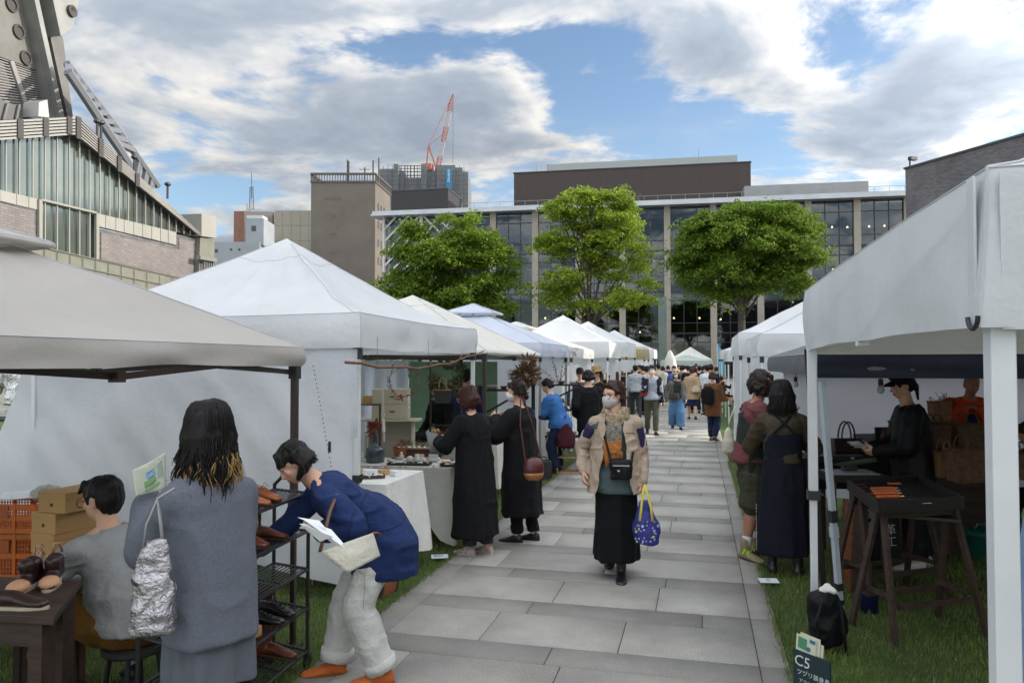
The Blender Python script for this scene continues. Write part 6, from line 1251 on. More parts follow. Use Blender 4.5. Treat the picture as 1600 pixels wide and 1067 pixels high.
b = t.matrix_basis @ (J['P']+Vector((.2, .08, .16))); obag('black_and_red_bag', 'black and red sling bag at the side of the man in the navy jacket', b, rel(177), ((-.12, .06, .03), (-.1, .1, .05), (.0, .1, .05), (.12, .04, .03)), mat('red_black_cloth', (.35, .015, .02), .6, var=(3, .95), col2=(.01, .01, .01)), handle=[(0, .0, .1), (-.06, .0, .3), (-.1, -.05, .42)])
t, J = walk('masked woman in grey cardigan, pale cap and wide light blue jeans', 1057, 20.0, 176, 1.56, None, JEANS, top=dict(mat=fab('charcoal_knit', 50, 50, 52), hem=.0, loose=1.05), wide=1.75, mask=MASKM, head=(-22, 2, 0), hair_=dict(style='bob', len=.12, mat=HAIR_BROWN), hat=cap_hat(fab('cream_cap', 190, 176, 150)), shoes=(SHOE_BLACK, SOLE_W, 'low'))
m = MB(); Xc, Yc = J['Xc'], J['Yc']
for i, s in enumerate((-1, 1)):
    m.cap(J['sh'][i], J['el'][i], .07, .068, 12); m.cap(J['el'][i], J['wr'][i], .065, .055, 12); m.rings([ring(J['P']+J['T']*z*1.56+Xc*s*.13, Xc, Yc, .06, .12, 16) for z in (-.05, .12, .27)])
m.rings([ring(J['P']+J['T']*z*1.56-Yc*.1, Xc, Yc, .15, .04, 18) for z in (-.05, .12, .28)]); remesh(m, 'cardigan', fab('grey_cardigan', 98, 98, 94), t, .02, 2, disp=[((8, 8, 8), .012, 3)])
obag('dark_grey_crossbody', 'dark grey crossbody bag on the woman in the grey cardigan', t.matrix_basis @ (J['P']+Vector((.09, .16, .06))), rel(176), ((-.09, .1, .03), (-.07, .13, .05), (.05, .13, .05), (.08, .11, .03)), fab('taupe_nylon', 60, 58, 56), handle=[(.1, 0, .06), (.02, -.03, .3), (-.1, -.1, .5)])
walk('person walking away in a light grey sweatshirt with a dark shoulder bag', 993, 24.5, 4, 1.68, fab('light_sweat', 158, 164, 170), DKGREY, female=False)
t, J = walk('woman walking away in a beige coat and navy skirt with a white hairband', 1081, 23.6, -8, 1.60, None, fab('navy_flared', 24, 34, 68), kind='skirt', hem=.42, coat=dict(mat=fab('beige_wool', 168, 140, 110), hem=.62, r=(.13, .11), loose=1.2), hair_=dict(style='bun', mat=HAIR_BROWN))
obag('cream_shoulder_bag', 'cream shoulder bag on the back of the woman in the beige coat', t.matrix_basis @ (J['P']+Vector((.1, -.2, .12))), rel(-8), ((-.12, .09, .03), (-.1, .14, .05), (0, .13, .05), (.09, .06, .03)), fab('cream_bag_cloth', 190, 180, 158), handle=[(-.04, 0, .08), (-.06, .02, .45)])
walk('man walking away in a white shirt near the right hand tents', 1105, 25.5, 3, 1.68, fab('white_shirt_cloth', 200, 206, 212), DKGREY, female=False)
BROWNC = fab('brown_corduroy', 104, 70, 46)
t, J = walk('parent in brown coat with black backpack carrying a small child', 1114, 17.0, -40, 1.55, None, DKJEANS, coat=dict(mat=BROWNC, hem=.56, r=(.12, .1), loose=1.2), hair_=dict(style='bob', len=.06, mat=HAIR_BROWN), hands=((-.02, .3, 1.05), (.2, .26, .95)), ph=.5, pitch=-3)
obag('black_backpack', 'black backpack on the parent in the brown coat', t.matrix_basis @ (J['P']+Vector((-.02, -.24, .22))), rel(-40), ((-.2, .1, .06), (-.17, .14, .1), (0, .15, .11), (.14, .13, .09), (.2, .06, .04)), fab('black_pack', 16, 16, 20))
c = t.matrix_basis @ Vector((.08, .24, .78)); person('small child in black carried by the parent in the brown coat', c, rel(-150), .82, 1, pelvis=(0, 0, .26), feet=((-.14, .14, 0.0), (.14, .14, 0.0)), knee=((-.5, 1, .3), (.5, 1, .3)), hands=((-.1, .2, .5), (.1, .2, .55)), top=dict(mat=BLACK_CL, hem=-.02, loose=1.2), bottom=dict(kind='shorts', mat=BLACK_CL), hair=dict(style='short', mat=HAIR_DK), face=False, headk=1.5)
rg = random.Random(12); cols = {'purple_blue_shirt': (84, 90, 140), 'black_top': (22, 22, 26), 'cream_knit': (186, 178, 156), 'white_hoodie': (200, 204, 208), 'navy_top': (30, 36, 62), 'grey_top': (96, 98, 102), 'rust_top': (150, 70, 50), 'olive_top': (90, 88, 60)}
CM_ = {k_: fab(k_, *v) for k_, v in cols.items()}
far = [(1053, 27, 170, 'purple_blue_shirt', 'person in a purple blue shirt facing the camera in the middle of the crowd'), (1075, 29.5, 5, 'black_top', 'person in black with loose hair just left of the woman in the beige coat'), (1066, 31, 0, 'grey_top', 'person in grey walking away beside the pale green tent'),
       (1093, 31, 10, 'black_top', 'tall man in black walking away before the lone white tent'), (1101, 33, -20, 'navy_top', 'man in a navy top turned toward the right hand tents'), (1111, 27.5, 12, 'navy_top', 'man in dark navy talking at the right hand tents'), (1118, 30, -60, 'black_top', 'person in black leaning at the farthest right hand stall'),
       (1029, 31, 8, 'cream_knit', 'person in a cream knit walking away behind the man in the navy jacket'), (1036, 34, 0, 'white_hoodie', 'person in a white hoodie far down the path by the closed parasol'), (1005, 28, 30, 'rust_top', 'person in a rust coloured top beside the left hand stalls'), (1001, 33, 80, 'black_top', 'person in black facing the far left hand stalls'),
       (1084, 36, 180, 'olive_top', 'person in olive coming toward the camera far down the path'), (1044, 38, 0, 'navy_top', 'farthest person in navy on the path in front of the parasol'), (1012, 25.5, 40, 'cream_knit', 'person in cream half hidden behind the masked man with glasses'), (1060, 35, 175, 'rust_top', 'person in rust coming toward the camera beside the pale green tent'), (1070, 42, 0, 'white_hoodie', 'person in white standing at the lone white peaked tent'), (1095, 40, 20, 'grey_top', 'person in grey at the far end right of the pale green tent'), (1022, 39, 10, 'black_top', 'person in black near the far left tents'), (1110, 35, -80, 'cream_knit', 'person in cream facing the far right hand tents'), (1088, 45, 0, 'navy_top', 'tiny figure in navy before the glass facade'), (1086, 26.5, 0, 'navy_top', 'person in a navy top directly behind the woman in the beige coat')]
for (px, D, r_, c_, lb) in far:
    walk(lb, px, D, r_, rg.uniform(1.58, 1.72), CM_[c_], rg.choice((DKGREY, BLACK_CL, DKJEANS, KHAKI)), lod=2, female=rg.random() < .5, hair_=dict(style=rg.choice(('short', 'bob', 'bun')), len=.08, mat=rg.choice((HAIR_BLACK, HAIR_BROWN, HAIR_DK))), group='people in the crowd far down the path')

# ================================================================ goods, tables and small things
DW = wood('dark_stained_wood', c8(62, 46, 38)); DW2 = wood('blackened_wood', c8(34, 29, 28)); LW = wood('pale_wood', c8(170, 130, 88)); KRAFT = mat('kraft_cardboard', c8(186, 146, 96), .85, var=(2, .12), bump=(40, .0006)); LINEN = fab('linen_cloth', 196, 194, 184, mid=(6, .012), var=(2, .06)); WHITECL = fab('white_cotton_cloth', 214, 214, 208, mid=(5, .016), var=(2, .05))
ORANGEP = mat('orange_plastic', c8(196, 98, 22), .45, var=(5, .2)); TANL = mat('tan_boot_leather', c8(148, 84, 48), .35, bump=(40, .002), var=(9, .25)); BRNL = mat('brown_boot_leather', c8(98, 48, 32), .32, bump=(40, .002), var=(9, .3)); DKL = mat('dark_brown_leather', c8(52, 32, 30), .4, bump=(40, .002)); NUDE = mat('nude_leather', c8(206, 158, 122), .5, bump=(40, .001)); BARK = mat('bark_weave', c8(96, 70, 48), .85, var=(22, .5), bump=(50, .008)); BARKL = mat('split_bamboo_weave', c8(132, 98, 64), .8, var=(22, .4), bump=(50, .006))
def cloth_table(name, label, x0, x1, y0, y1, zt, hems, mt, seed=1, corner=.0, group=None, top=True, rz=0, loc=None):
    """tablecloth over a table: hems = hem height on (front, right, back, left)"""
    cx, cy = (x0+x1)/2, (y0+y1)/2; t = thing(name, label, 'tablecloth', (cx, cy, 0), rz, group); n = 30; per = []
    hx, hy = (x1-x0)/2, (y1-y0)/2; cs = [(-hx, -hy), (hx, -hy), (hx, hy), (-hx, hy)]
    for i in range(4):
        for k in range(n): u = k/n; per.append((cs[i][0]+(cs[(i+1) % 4][0]-cs[i][0])*u, cs[i][1]+(cs[(i+1) % 4][1]-cs[i][1])*u, i, u))
    V = []; m = len(per); K = 12
    for j in range(K+1):
        s = j/K
        for (x, y, i, u) in per:
            h0, h1 = hems[i], hems[i]; cd = min(u, 1-u); prev = hems[(i-1) % 4] if u < .5 else hems[(i+1) % 4]
            w = max(0, 1-cd/.16); hem = hems[i]*(1-w*.5)+prev*w*.5-corner*max(0, 1-cd/.2)+.03*mnoise.noise(Vector((x*3+seed, y*3, 1)))
            hem = max(hem, .008); z = zt-(zt-hem)*s; a = s*(.03+.05*max(0, 1-cd/.12)*1.2)+s*.022*math.sin((x+y)*17+seed+2*mnoise.noise(Vector((x*2, y*2, seed))))+s*.02*mnoise.noise(Vector((x*5, y*5, z*2+seed)))
            nx = (0, 1, 0, -1)[i]*min(cd/.03, 1)+math.copysign(1, x)*(1-min(cd/.03, 1))*.75; ny = (-1, 0, 1, 0)[i]*min(cd/.03, 1)+math.copysign(1, y)*(1-min(cd/.03, 1))*.75
            V.append((x+nx*a, y+ny*a, z))
    Q = [(j*m+k, (j+1)*m+k, (j+1)*m+(k+1) % m, j*m+(k+1) % m) for j in range(K) for k in range(m)]
    V.append((0, 0, zt)); me_faces = [tuple(q) for q in Q]+[(k, (k+1) % m, len(V)-1) for k in range(m)]
    mb = MB(); mb.add(V, me_faces); o = mb.build('cloth', mt, t, smooth=True); o.data.set_sharp_from_angle(angle=R(40))
    tt = thing('trestle_table', 'folding table hidden beneath the '+label, 'table', (cx, cy, 0), rz, group); mb = MB(); mb.box((0, 0, zt-.02), (2*hx-.02, 2*hy-.02, .03)); mb.build('tabletop', DW, tt)
    for sx in (-1, 1):
        for sy in (-1, 1): mb = MB(); mb.tube([(sx*(hx-.08), sy*(hy-.06), zt-.04), (sx*(hx-.05), sy*(hy-.04), 0)], .012, 8); mb.build('leg', STEEL, tt)
    return t
# --- shoe table at the lower left
def left_side():
    A, B = at_z(126, 906, .70), at_z(84, 964, .70); dl = Vector((-1, -.10, 0)).normalized()*1.15; t = thing('shoe_table', 'dark wooden table with brown shoes at the lower left corner', 'table', (A.x-.5, A.y-.2, 0)); m = MB()
    m.prism([B, A, A+dl, B+dl], (0, 0, -.035)); bevel(m.build('tabletop', DW, t, w=True), .004); n_ = (A-B).normalized()
    for p in (B+dl*.06+n_*.06, A+dl*.06-n_*.1, B+dl*.5+n_*.06): m = MB(); m.bb((p.x-.035, p.y-.035, 0), (p.x+.035, p.y+.035, .663)); m.build('leg', DW, t, w=True)
    m = MB(); m.bar(B+dl*.07+n_*.05+Vector((0, 0, -.09)), B+dl+n_*.05+Vector((0, 0, -.09)), .03, .1); m.bar(B+dl*.07+n_*.05+Vector((0, 0, -.5)), B+dl+n_*.05+Vector((0, 0, -.5)), .03, .06); m.build('apron', DW, t, w=True)
    # leaning picture frames under it
    for k, (dx, c) in enumerate(((0, DW), (.05, wood('red_brown_wood', c8(92, 58, 40))))):
        a = at_z(70+k*14, 1085-k*4, .02); f = thing('picture_frame', ('dark', 'red brown')[k]+' wooden frame leaning against the shoe table leg', 'frame', a, rel(30)); 
        for nm, c0, sz in (('side_rail', (-.13, 0, .24), (.03, .02, .44)), ('side_rail', (.13, 0, .24), (.03, .02, .44)), ('cross_rail', (0, 0, .47), (.29, .02, .03)), ('cross_rail', (0, 0, .02), (.29, .02, .03)), ('panel', (0, .004, .24), (.24, .008, .42))): m = MB(); m.box(c0, sz); m.build(nm, c, f).rotation_euler = (R(-14), 0, 0)
    def shoe(name, label, p, rz, kind, mt, sole, toe=None, k=1.0, group=None):
        t = thing(name, label, 'shoe', p, rz, group); m = MB(); X, Y = Vector((1, 0, 0)), Vector((0, 1, 0)); Z = Vector((0, 0, 1)); secs = [(-.13, .020, .05), (-.11, .032, .062), (-.05, .034, .07), (.0, .034, .066), (.05, .038, .048), (.09, .041, .036), (.125, .034, .028), (.14, .016, .018)]
        m.rings([[Y*y*k+X*w*k*math.cos(q)+Z*(h*k*(.5+.5*math.sin(q))+.008) for q in [2*math.pi*j/14 for j in range(14)]] for y, w, h in secs])
        if kind in ('boot', 'ankle', 'mule'):
            hh = {'boot': .20, 'ankle': .135, 'mule': .12}[kind]; m.cap((0, -.075*k, .05*k), (0, -.075*k+(.03 if kind == 'mule' else -.005), hh*k-.03), .036*k, .043*k, 14)
            if kind == 'mule': m.cap((0, -.03*k, .05*k), (0, .01*k, .1*k), .034*k, .034*k, 12)
        up = remesh(m, 'upper', mt, t, .006*k, 3, disp=[((30, 30, 30), .002, 3)])
        m = MB(); m.rings([[Vector(((.038 if math.sin(q) > 0 else .032)*k*math.cos(q), (.005+.143*math.sin(q))*k, z)) for q in [2*math.pi*j/22 for j in range(22)]] for z in (0, .014)]); m.build('sole', sole, t)
        if toe: m = MB(); m.ell((0, .078*k, .026*k), (.0435*k, .067*k, .031*k), 18); m.build('toe_cap', toe, t, smooth=True); m = MB(); m.tube([(-.02*k, -.11*k, .12*k), (-.012*k, -.10*k, .165*k), (.012*k, -.10*k, .165*k), (.02*k, -.11*k, .12*k)], .008*k, 8, flat=.5); m.build('pull_loop', toe, t, smooth=True)
        if kind == 'lace' or kind == 'ankle':
            m = MB()
            for i in range(4): y = .0+.022*i; z = (.078-.009*i)*k; m.tube([(-.022*k, y*k, z-.004), (0, (y+.008)*k, z+.004), (.022*k, y*k, z-.004)], .0028*k, 5)
            m.tube([(0, 0, .08*k), (.03*k, -.02*k, .095*k), (.04*k, .01*k, .075*k), (0, 0, .08*k), (-.03*k, -.02*k, .098*k), (-.04*k, .01*k, .075*k)], .0022*k, 5); m.build('laces', toe or mt, t)
        return t
    cork = mat('cream_sole', (.50, .44, .33), .7)
    p = at_z(42, 918, .70); shoe('high_shoe', 'dark brown high shoe with nude toe cap, left of the pair on the dark table', p, rel(-172), 'mule', DKL, cork, NUDE, 1.05)
    p = at_z(82, 912, .70); shoe('high_shoe', 'dark brown high shoe with nude toe cap, right of the pair on the dark table', p, rel(-158), 'mule', DKL, cork, NUDE, 1.05)
    p = at_z(22, 950, .70); shoe('low_shoe', 'low dark brown strap shoe at the front edge of the dark table', p, rel(-92), 'low', DKL, cork, None, 1.05)
    # crates
    def crate(label, p, rz, sz=(.52, .36, .30)):
        t = thing('plastic_crate', label, 'crate', p, rz, 'orange plastic crates at the left edge'); a, b, h = sz; m = MB()
        for z in (.01, h*.5, h-.02): 
            for s in (-1, 1): m.box((0, s*b/2, z), (a, .014, .03)); m.box((s*a/2, 0, z), (.014, b, .03))
        for i in range(5):
            x = -a/2+a*i/4
            for s in (-1, 1): m.box((x, s*b/2, h/2), (.022, .018, h))
        for i in range(4):
            for s in (-1, 1): m.box((s*a/2, -b/2+b*i/3, h/2), (.018, .022, h))
        for i in range(27):
            x = -a/2+a*i/26
            for s in (-1, 1): m.box((x, s*b/2, h*.5), (.005, .006, h-.03))
        for i in range(10):
            for s in (-1, 1): m.box((0, s*b/2, h*i/10+.015), (a, .006, .005)); m.box((s*a/2, 0, h*i/10+.015), (.006, b, .005))
        for i in range(18):
            for s in (-1, 1): m.box((s*a/2, -b/2+b*i/17, h/2), (.006, .005, h-.03))
        m.build('lattice_wall', ORANGEP, t); m = MB(); m.box((0, 0, .008), (a-.02, b-.02, .012)); m.build('base', ORANGEP, t); m = MB(); m.box((0, -b/2-.011, h*.72), (.2, .006, .08)); m.build('label_plate', mat('orange_plate', c8(168, 82, 20), .5), t); return t
    p = at_d(22, 567, 5.15); p.z = 0
    for i, (lb, dx) in enumerate((('orange plastic crate at the bottom of the stack on the grass', 0), ('orange plastic crate in the middle of the stack behind the brown shoes', .03), )): crate(lb, (p.x+dx, p.y, i*.30+.06*(i)), rel(4-6*i), (.52, .36, .29))
    c = crate('topmost orange plastic crate with papers and plastic film on top', (p.x+.05, p.y-.02, .62 if False else .665), rel(-3), (.54, .37, .18)); 
    t = thing('papers', 'white papers and clear film heaped on the topmost orange crate', 'paper', (p.x+.05, p.y, .85), rel(-3))
    for k in range(3): m = MB(); m.box((-.1+.1*k, .02*k, .005+.008*k), (.26, .2, .004), rz=.3*k, rx=.06*k); m.build('sheet', Pm, t)
    m = MB(); m.ell((.16, .04, .03), (.1, .08, .05), 14); remesh(m, 'film', mat('clear_film', (.55, .55, .48), .15, trans=.5), t, .012, 1, disp=[((20, 20, 20), .02, 2)])
    # shoe boxes
    rg = random.Random(2); b0 = at_d(112, 567, 4.72); 
    nb = 8
    for k in range(nb):
        z = k*.123; off = (.0, -.02, .015, -.03, .01, -.005, .0, .04)[k]; wd = .36
        t = thing('shoe_box', 'kraft cardboard shoe box, '+('lowest', 'second lowest', 'third lowest', 'fourth lowest', 'fifth from the bottom with a white tape', 'third from the top', 'second from the top', 'topmost')[k]+' of the stack', 'box', (b0.x+off, b0.y+rg.uniform(-.01, .01), z), rel(-22+rg.uniform(-4, 4)), 'kraft shoe boxes stacked behind the crouching man')
        m = MB(); m.box((0, 0, .045), (.21, .33, .09)); bevel(m.build('box_body', KRAFT, t), .002); m = MB(); m.box((0, 0, .104), (.216, .336, .036)); bevel(m.build('lid', KRAFT, t), .002); m = MB(); m.lathe([(.011, 0), (.011, .002)], (.0, -.1662, .048), 12, Matrix.Rotation(R(90), 3, 'X')); m.build('finger_hole', DARK_PLASTIC, t)
        if k == 4: m = MB(); m.box((.03, -.169, .06), (.02, .003, .12)); m.build('tape', Pm, t)
    # shoe rack
    def cw(lat, D, z=0): q = O+RGT*lat+FWD*D; q.z = z; return q
    rf, rb, nf, nb_ = (-1.19, 4.44), (-1.43, 4.57), (-1.40, 3.22), (-1.64, 3.35); c0 = cw(-1.41, 3.9); t = thing('shoe_rack', 'black wire shoe rack on castors full of leather shoes', 'rack', c0); BM = mat('rack_black_metal', (.014, .014, .015), .35)
    ZS = (.09, .335, .56, .78, 1.0)
    for (q, top) in ((rf, .80), (rb, 1.02), (nf, 1.02), (nb_, 1.02)):
        m = MB(); m.tube([cw(*q, .06), cw(*q, top)], .011, 8); m.build('upright', BM, t, w=True); m = MB(); c = cw(*q, .03); m.lathe([(.012, -.012), (.03, -.012), (.03, .012), (.012, .012)], c, 16, Matrix.Rotation(R(90), 3, 'Y')); m.box(c+Vector((0, 0, .035)), (.03, .04, .02)); m.build('castor', DARK_PLASTIC, t, w=True)
    for z in ZS:
        m = MB(); f = 1.0 if z < .9 else .93; R1, R2, R3, R4 = [cw(*q, z) for q in (rf, rb, nb_, nf)]
        for a, b in ((R1, R2), (R2, R3), (R3, R4), (R4, R1)): m.tube([a, b], .009, 8)
        for k in range(1, 9): m.tube([R1.lerp(R2, k/9), R4.lerp(R3, k/9)], .004, 6)
        for k in (1, 2, 3): m.tube([R1.lerp(R4, k/4), R2.lerp(R3, k/4)], .006, 6)
        m.build('shelf', BM, t, w=True)
    m = MB(); a, b = cw(*rf, 1.0), cw(*rb, 1.0); m.tube([a, a+Vector((0, 0, .03)), a.lerp(b, .2)+Vector((0, 0, .075)), a.lerp(b, .8)+Vector((0, 0, .075)), b+Vector((0, 0, .03)), b], .011, 8); m.build('handle', BM, t, w=True); m = MB()
    a, b = cw(*nf, 1.02), cw(*nb_, 1.02); m.tube([a, a.lerp(b, .15)+Vector((0, 0, .08)), a.lerp(b, .85)+Vector((0, 0, .08)), b], .011, 8); m.build('handle', BM, t, w=True)
    L = Vector(cw(*nf)-cw(*rf)); 
    def on(f, dpt, z): return cw(*rf, z)+L*f+(cw(*rb)-cw(*rf))*dpt
    az = math.atan2(-(cw(*rb)-cw(*rf)).x, (cw(*rb)-cw(*rf)).y)
    black = mat('black_calf_leather', (.012, .012, .014), .25, bump=(40, .001)); heel = mat('stacked_heel', c8(60, 36, 24), .5)
    for i, (f, z, kind, mt, lb, k, so) in enumerate(((.28, 1.008, 'lace', TANL, 'tan laced ankle shoe at the far end of the top rack shelf', .95, 0), (.40, 1.008, 'ankle', TANL, 'tan laced ankle boot beside the first on the top rack shelf', .95, 0), (.24, .788, 'boot', BRNL, 'reddish brown slip on boot at the far end of the second rack shelf', .9, 0), (.38, .788, 'boot', BRNL, 'reddish brown slip on boot nearer the camera on the second rack shelf', .9, 0),
                                             (.18, .343, 'lace', black, 'polished black laced shoe at the far end of the fourth rack shelf', 1.05, 0), (.30, .343, 'lace', black, 'polished black laced shoe nearer the camera on the fourth rack shelf', 1.05, 0), (.75, 1.008, 'lace', DKL, 'dark brown laced shoe at the near end of the top rack shelf', .95, 0), (.14, .098, 'boot', BRNL, 'dark brown boot at the back of the bottom rack shelf', .95, 0), (.62, .568, 'lace', black, 'black laced shoe on the middle rack shelf', 1.0, 0))):
        p = on(f, .5, z); shoe('leather_shoe' if kind != 'boot' else 'leather_boot', lb, p, az+R(180+10*(i % 3)), kind, mt, heel, None, k, 'shoes on the black rack')
    p = on(.45, .5, .343); k = thing('wooden_block', 'pale wooden last block on the fourth rack shelf', 'block', p, az); m = MB(); m.box((0, 0, .03), (.12, .18, .06)); bevel(m.build('block', LW, k), .008)
    k = on(.5, .5, .343); 
    m = MB(); b1 = on(.06, 1.3, 0); p = thing('leather_board', 'dark brown leather covered panel standing behind the shoe rack', 'panel', b1, az)
    m.box((0, 0, .23), (.02, .26, .46)); bevel(m.build('panel', mat('dark_brown_panel', c8(62, 36, 32), .5), p), .004)
left_side()
# --- tables of the craft stalls on the left
cloth_table('tablecloth', 'plain white cloth behind the woman in navy', -3.05, -2.36, 5.45, 6.25, .82, (.14, .16, .2, .2), WHITECL, 3, .04)
cloth_table('tablecloth', 'pale linen cloth with one long hanging corner', -4.4, -2.36, 6.98, 7.62, .74, (.40, .10, .3, .3), LINEN, 5, .26)
cloth_table('tablecloth', 'pale linen cloth of the rear table with baskets', -4.4, -2.55, 9.4, 10.0, .80, (.30, .2, .3, .3), LINEN, 7, .1)
cloth_table('tablecloth', 'white cloth under the bluish tent', -4.6, -2.6, 12.2, 12.8, .80, (.1, .1, .1, .1), WHITECL, 8, .0)
cloth_table('tablecloth', 'white cloth by the man with curly hair', -4.6, -2.6, 15.2, 16.4, .82, (.1, .1, .1, .1), WHITECL, 9, .0)
DRY = mat('dried_red_flower', c8(132, 58, 46), .9, var=(30, .4)); DRYB = mat('dried_brown_flower', c8(110, 84, 56), .9, var=(30, .4)); GREENLEAF = mat('sprig_green', c8(88, 100, 58), .8, var=(20, .4)); BERRY = mat('dark_red_berry', c8(92, 30, 38), .5); TWIG = wood('twig_bark', c8(120, 80, 52))
def bunch(mb, c, r, n, seed, L=.05, wd=.012, up=.3):
    rg = random.Random(seed)
    for i in range(n):
        d = Vector((rg.gauss(0, 1), rg.gauss(0, 1), rg.gauss(0, 1)+up)).normalized(); p = Vector(c)+d*r*rg.uniform(.2, .8); q = p+d*L*rg.uniform(.6, 1.3); s = d.cross(Vector((rg.gauss(0, 1), rg.gauss(0, 1), 1))).normalized()*wd; m_ = p.lerp(q, .5); k = d.cross(s)*.4
        mb.add([p, m_+s+k, q, m_-s+k, m_-k*1.2], [(0, 1, 2), (0, 2, 3), (0, 4, 1), (1, 4, 2), (2, 4, 3), (3, 4, 0)])
def basket(label, p, r, h, mt, handle=True, fill=None, seed=1, name='basket', group=None, n=20):
    t = thing(name, label, 'basket', p, seed*.7, group); m = MB()
    for k in range(int(h/.012)): z = .006+k*.012; rr = r*(.8+.2*min(z/h*1.6, 1)+(.04 if k % 2 else 0)); m.tube([(rr*math.cos(a), rr*math.sin(a), z+.002*math.sin(a*8+k*3.14)) for a in np.linspace(0, 2*math.pi, n+1)], .0062, 5, cap=False)
    m.lathe([(r*.78, .0), (r*.8, .01)], n=18); m.build('weave', mt, t)
    if handle: m = MB(); m.tube([(r*.9*math.cos(a), 0, h+r*1.15*math.sin(a)) for a in np.linspace(0, math.pi, 12)], .007, 6); m.build('handle', mt, t)
    if fill:
        m = MB(); rg = random.Random(seed)
        for i in range(5): a = i*1.3; m.ell((r*.4*math.cos(a), r*.4*math.sin(a), h*.95+.01*(i % 2)), (r*.36, r*.36, r*.36), 10)
        m.build('filling', fill, t, smooth=True)
    return t
def small(name, label, cat, p, rz, parts, group=None):
    t = thing(name, label, cat, p, rz, group)
    for nm, fn, mt in parts: m = MB(); fn(m); m.build(nm, mt, t, smooth=nm in ('body', 'bowl', 'glass', 'neck', 'vessel'))
    return t
def left_goods():
    Z = .742; glass = mat('dark_bottle_glass', (.06, .085, .095), .06, spec=.9, trans=.25)
    T = lambda px, py, z=Z: at_z(px, py, z)
    p = T(586, 722); t = small('glass_vase', 'dark glass bottle vase holding a dried red flower', 'vase', p, 0, [('vessel', lambda m: m.lathe([(.085, 0), (.095, .01), (.095, .12), (.09, .15), (.035, .175), (.028, .19), (.028, .26), (.034, .265), (.03, .268)], n=24), glass)])
    f = thing('dried_flower', 'dried red protea flower standing in the dark glass vase', 'flower', p+Vector((0, 0, .24))); m = MB(); bunch(m, (0, 0, .1), .07, 70, 3, .06, .012, .8); m.build('bloom', DRY, f); m = MB(); m.tube([(0, 0, -.15), (0, 0, .08)], .005, 6); m.build('stem', TWIG, f)
    basket('small round basket with an arched handle on the craft table', T(620, 716)+Vector((0, .1, 0)), .07, .12, mat('copper_brown_weave', c8(132, 78, 46), .7, bump=(50, .004)), True, None, 2)
    # dark riser with sprigs
    a = T(648, 716)+Vector((0, .16, 0)); small('display_riser', 'dark wooden riser shelf on the craft table', 'riser', a, rel(-4), [('top', lambda m: m.box((0, 0, .10), (.56, .2, .014)), LW), ('front_board', lambda m: m.box((0, -.07, .045), (.50, .012, .088)), mat('red_brown_board', c8(74, 42, 34), .6)), ('side_board', lambda m: m.box((-.24, 0, .045), (.012, .14, .088)), DW), ('side_board', lambda m: m.box((.24, 0, .045), (.012, .14, .088)), DW)])
    for i in range(7):
        c = a+RGT*(-.2+.065*i)+Vector((0, 0, .108)); t = thing('leaf_sprig', 'green dried leaf sprigs laid out on the dark riser', 'sprig', c, i*.9, 'sprigs on the display riser'); m = MB(); bunch(m, (0, 0, .02), .035, 26, i, .04, .006, .5); m.build('leaves', GREENLEAF if i % 3 else DRYB, t)
    for i in range(9):
        c = a+RGT*(-.22+.055*i)+FWD*-.06+Vector((0, 0, .112)); t = thing('price_card', 'small white cards along the front of the dark riser', 'card', c, rel(i*13), 'small white cards on the riser'); m = MB(); m.box((0, 0, 0), (.035, .022, .003), rx=.3); m.build('card', Pm, t)
    # trays
    def tray(label, p, rz, sx, sy, mt, fillm, n, seed, cells=False):
        t = small('display_tray', label, 'tray', p, rz, [('base', lambda m: m.box((0, 0, .006), (sx, sy, .008)), mt), ('rim', lambda m: [m.box((0, s*sy/2, .014), (sx+.008, .008, .022)) for s in (-1, 1)] and [m.box((s*sx/2, 0, .014), (.008, sy, .022)) for s in (-1, 1)], mt)]); rg = random.Random(seed)
        for i in range(n): m = MB(); x, y = rg.uniform(-.42, .42)*sx, rg.uniform(-.4, .4)*sy; (m.box((x, y, .018), (rg.uniform(.02, .05), rg.uniform(.015, .03), .012), rz=rg.uniform(0, 3)) if i % 2 else m.ell((x, y, .02), (rg.uniform(.012, .022), .012, .01), 8)); k = m.build('trinket', fillm[i % len(fillm)], t)
        return t
    br = mat('brass', c8(150, 120, 60), .35, metal=.8); mtl = [Pm, mat('ivory_bead', (.55, .5, .4), .5), mat('rose_stone', c8(190, 96, 104), .4), br, mat('slate_stone', (.12, .12, .13), .5), DKL]
    tray('black tray with silver jewellery on the craft table', T(640, 726), rel(-6), .42, .14, DARK_PLASTIC, [Pm, STEEL, mtl[1], mtl[4]], 22, 1); tray('brown wooden tray of buttons beside the woman in the black dress', T(704, 728), rel(10), .20, .13, DW, mtl, 12, 3); tray('flat grey cloth with brooches at the left end of the craft table', T(588, 733), rel(4), .20, .11, mat('grey_felt', (.3, .3, .28), .9), mtl, 9, 4)
    tray('shallow brown tray of white shells on the plain white tablecloth', at_z(583, 746, .823), rel(12), .18, .12, DW, [Pm, mtl[1]], 14, 6)
    rg = random.Random(5)
    for i in range(16):
        p = T(606+rg.uniform(0, 95), 721+rg.uniform(-4, 10)); t = thing('brooch', 'small brooches and stones scattered on the craft table', 'brooch', p, rg.uniform(0, 3), 'brooches scattered on the craft table'); m = MB(); m.ell((0, 0, .006), (rg.uniform(.01, .02), .011, .006), 8); m.build('stone', mtl[i % 6], t, smooth=True)
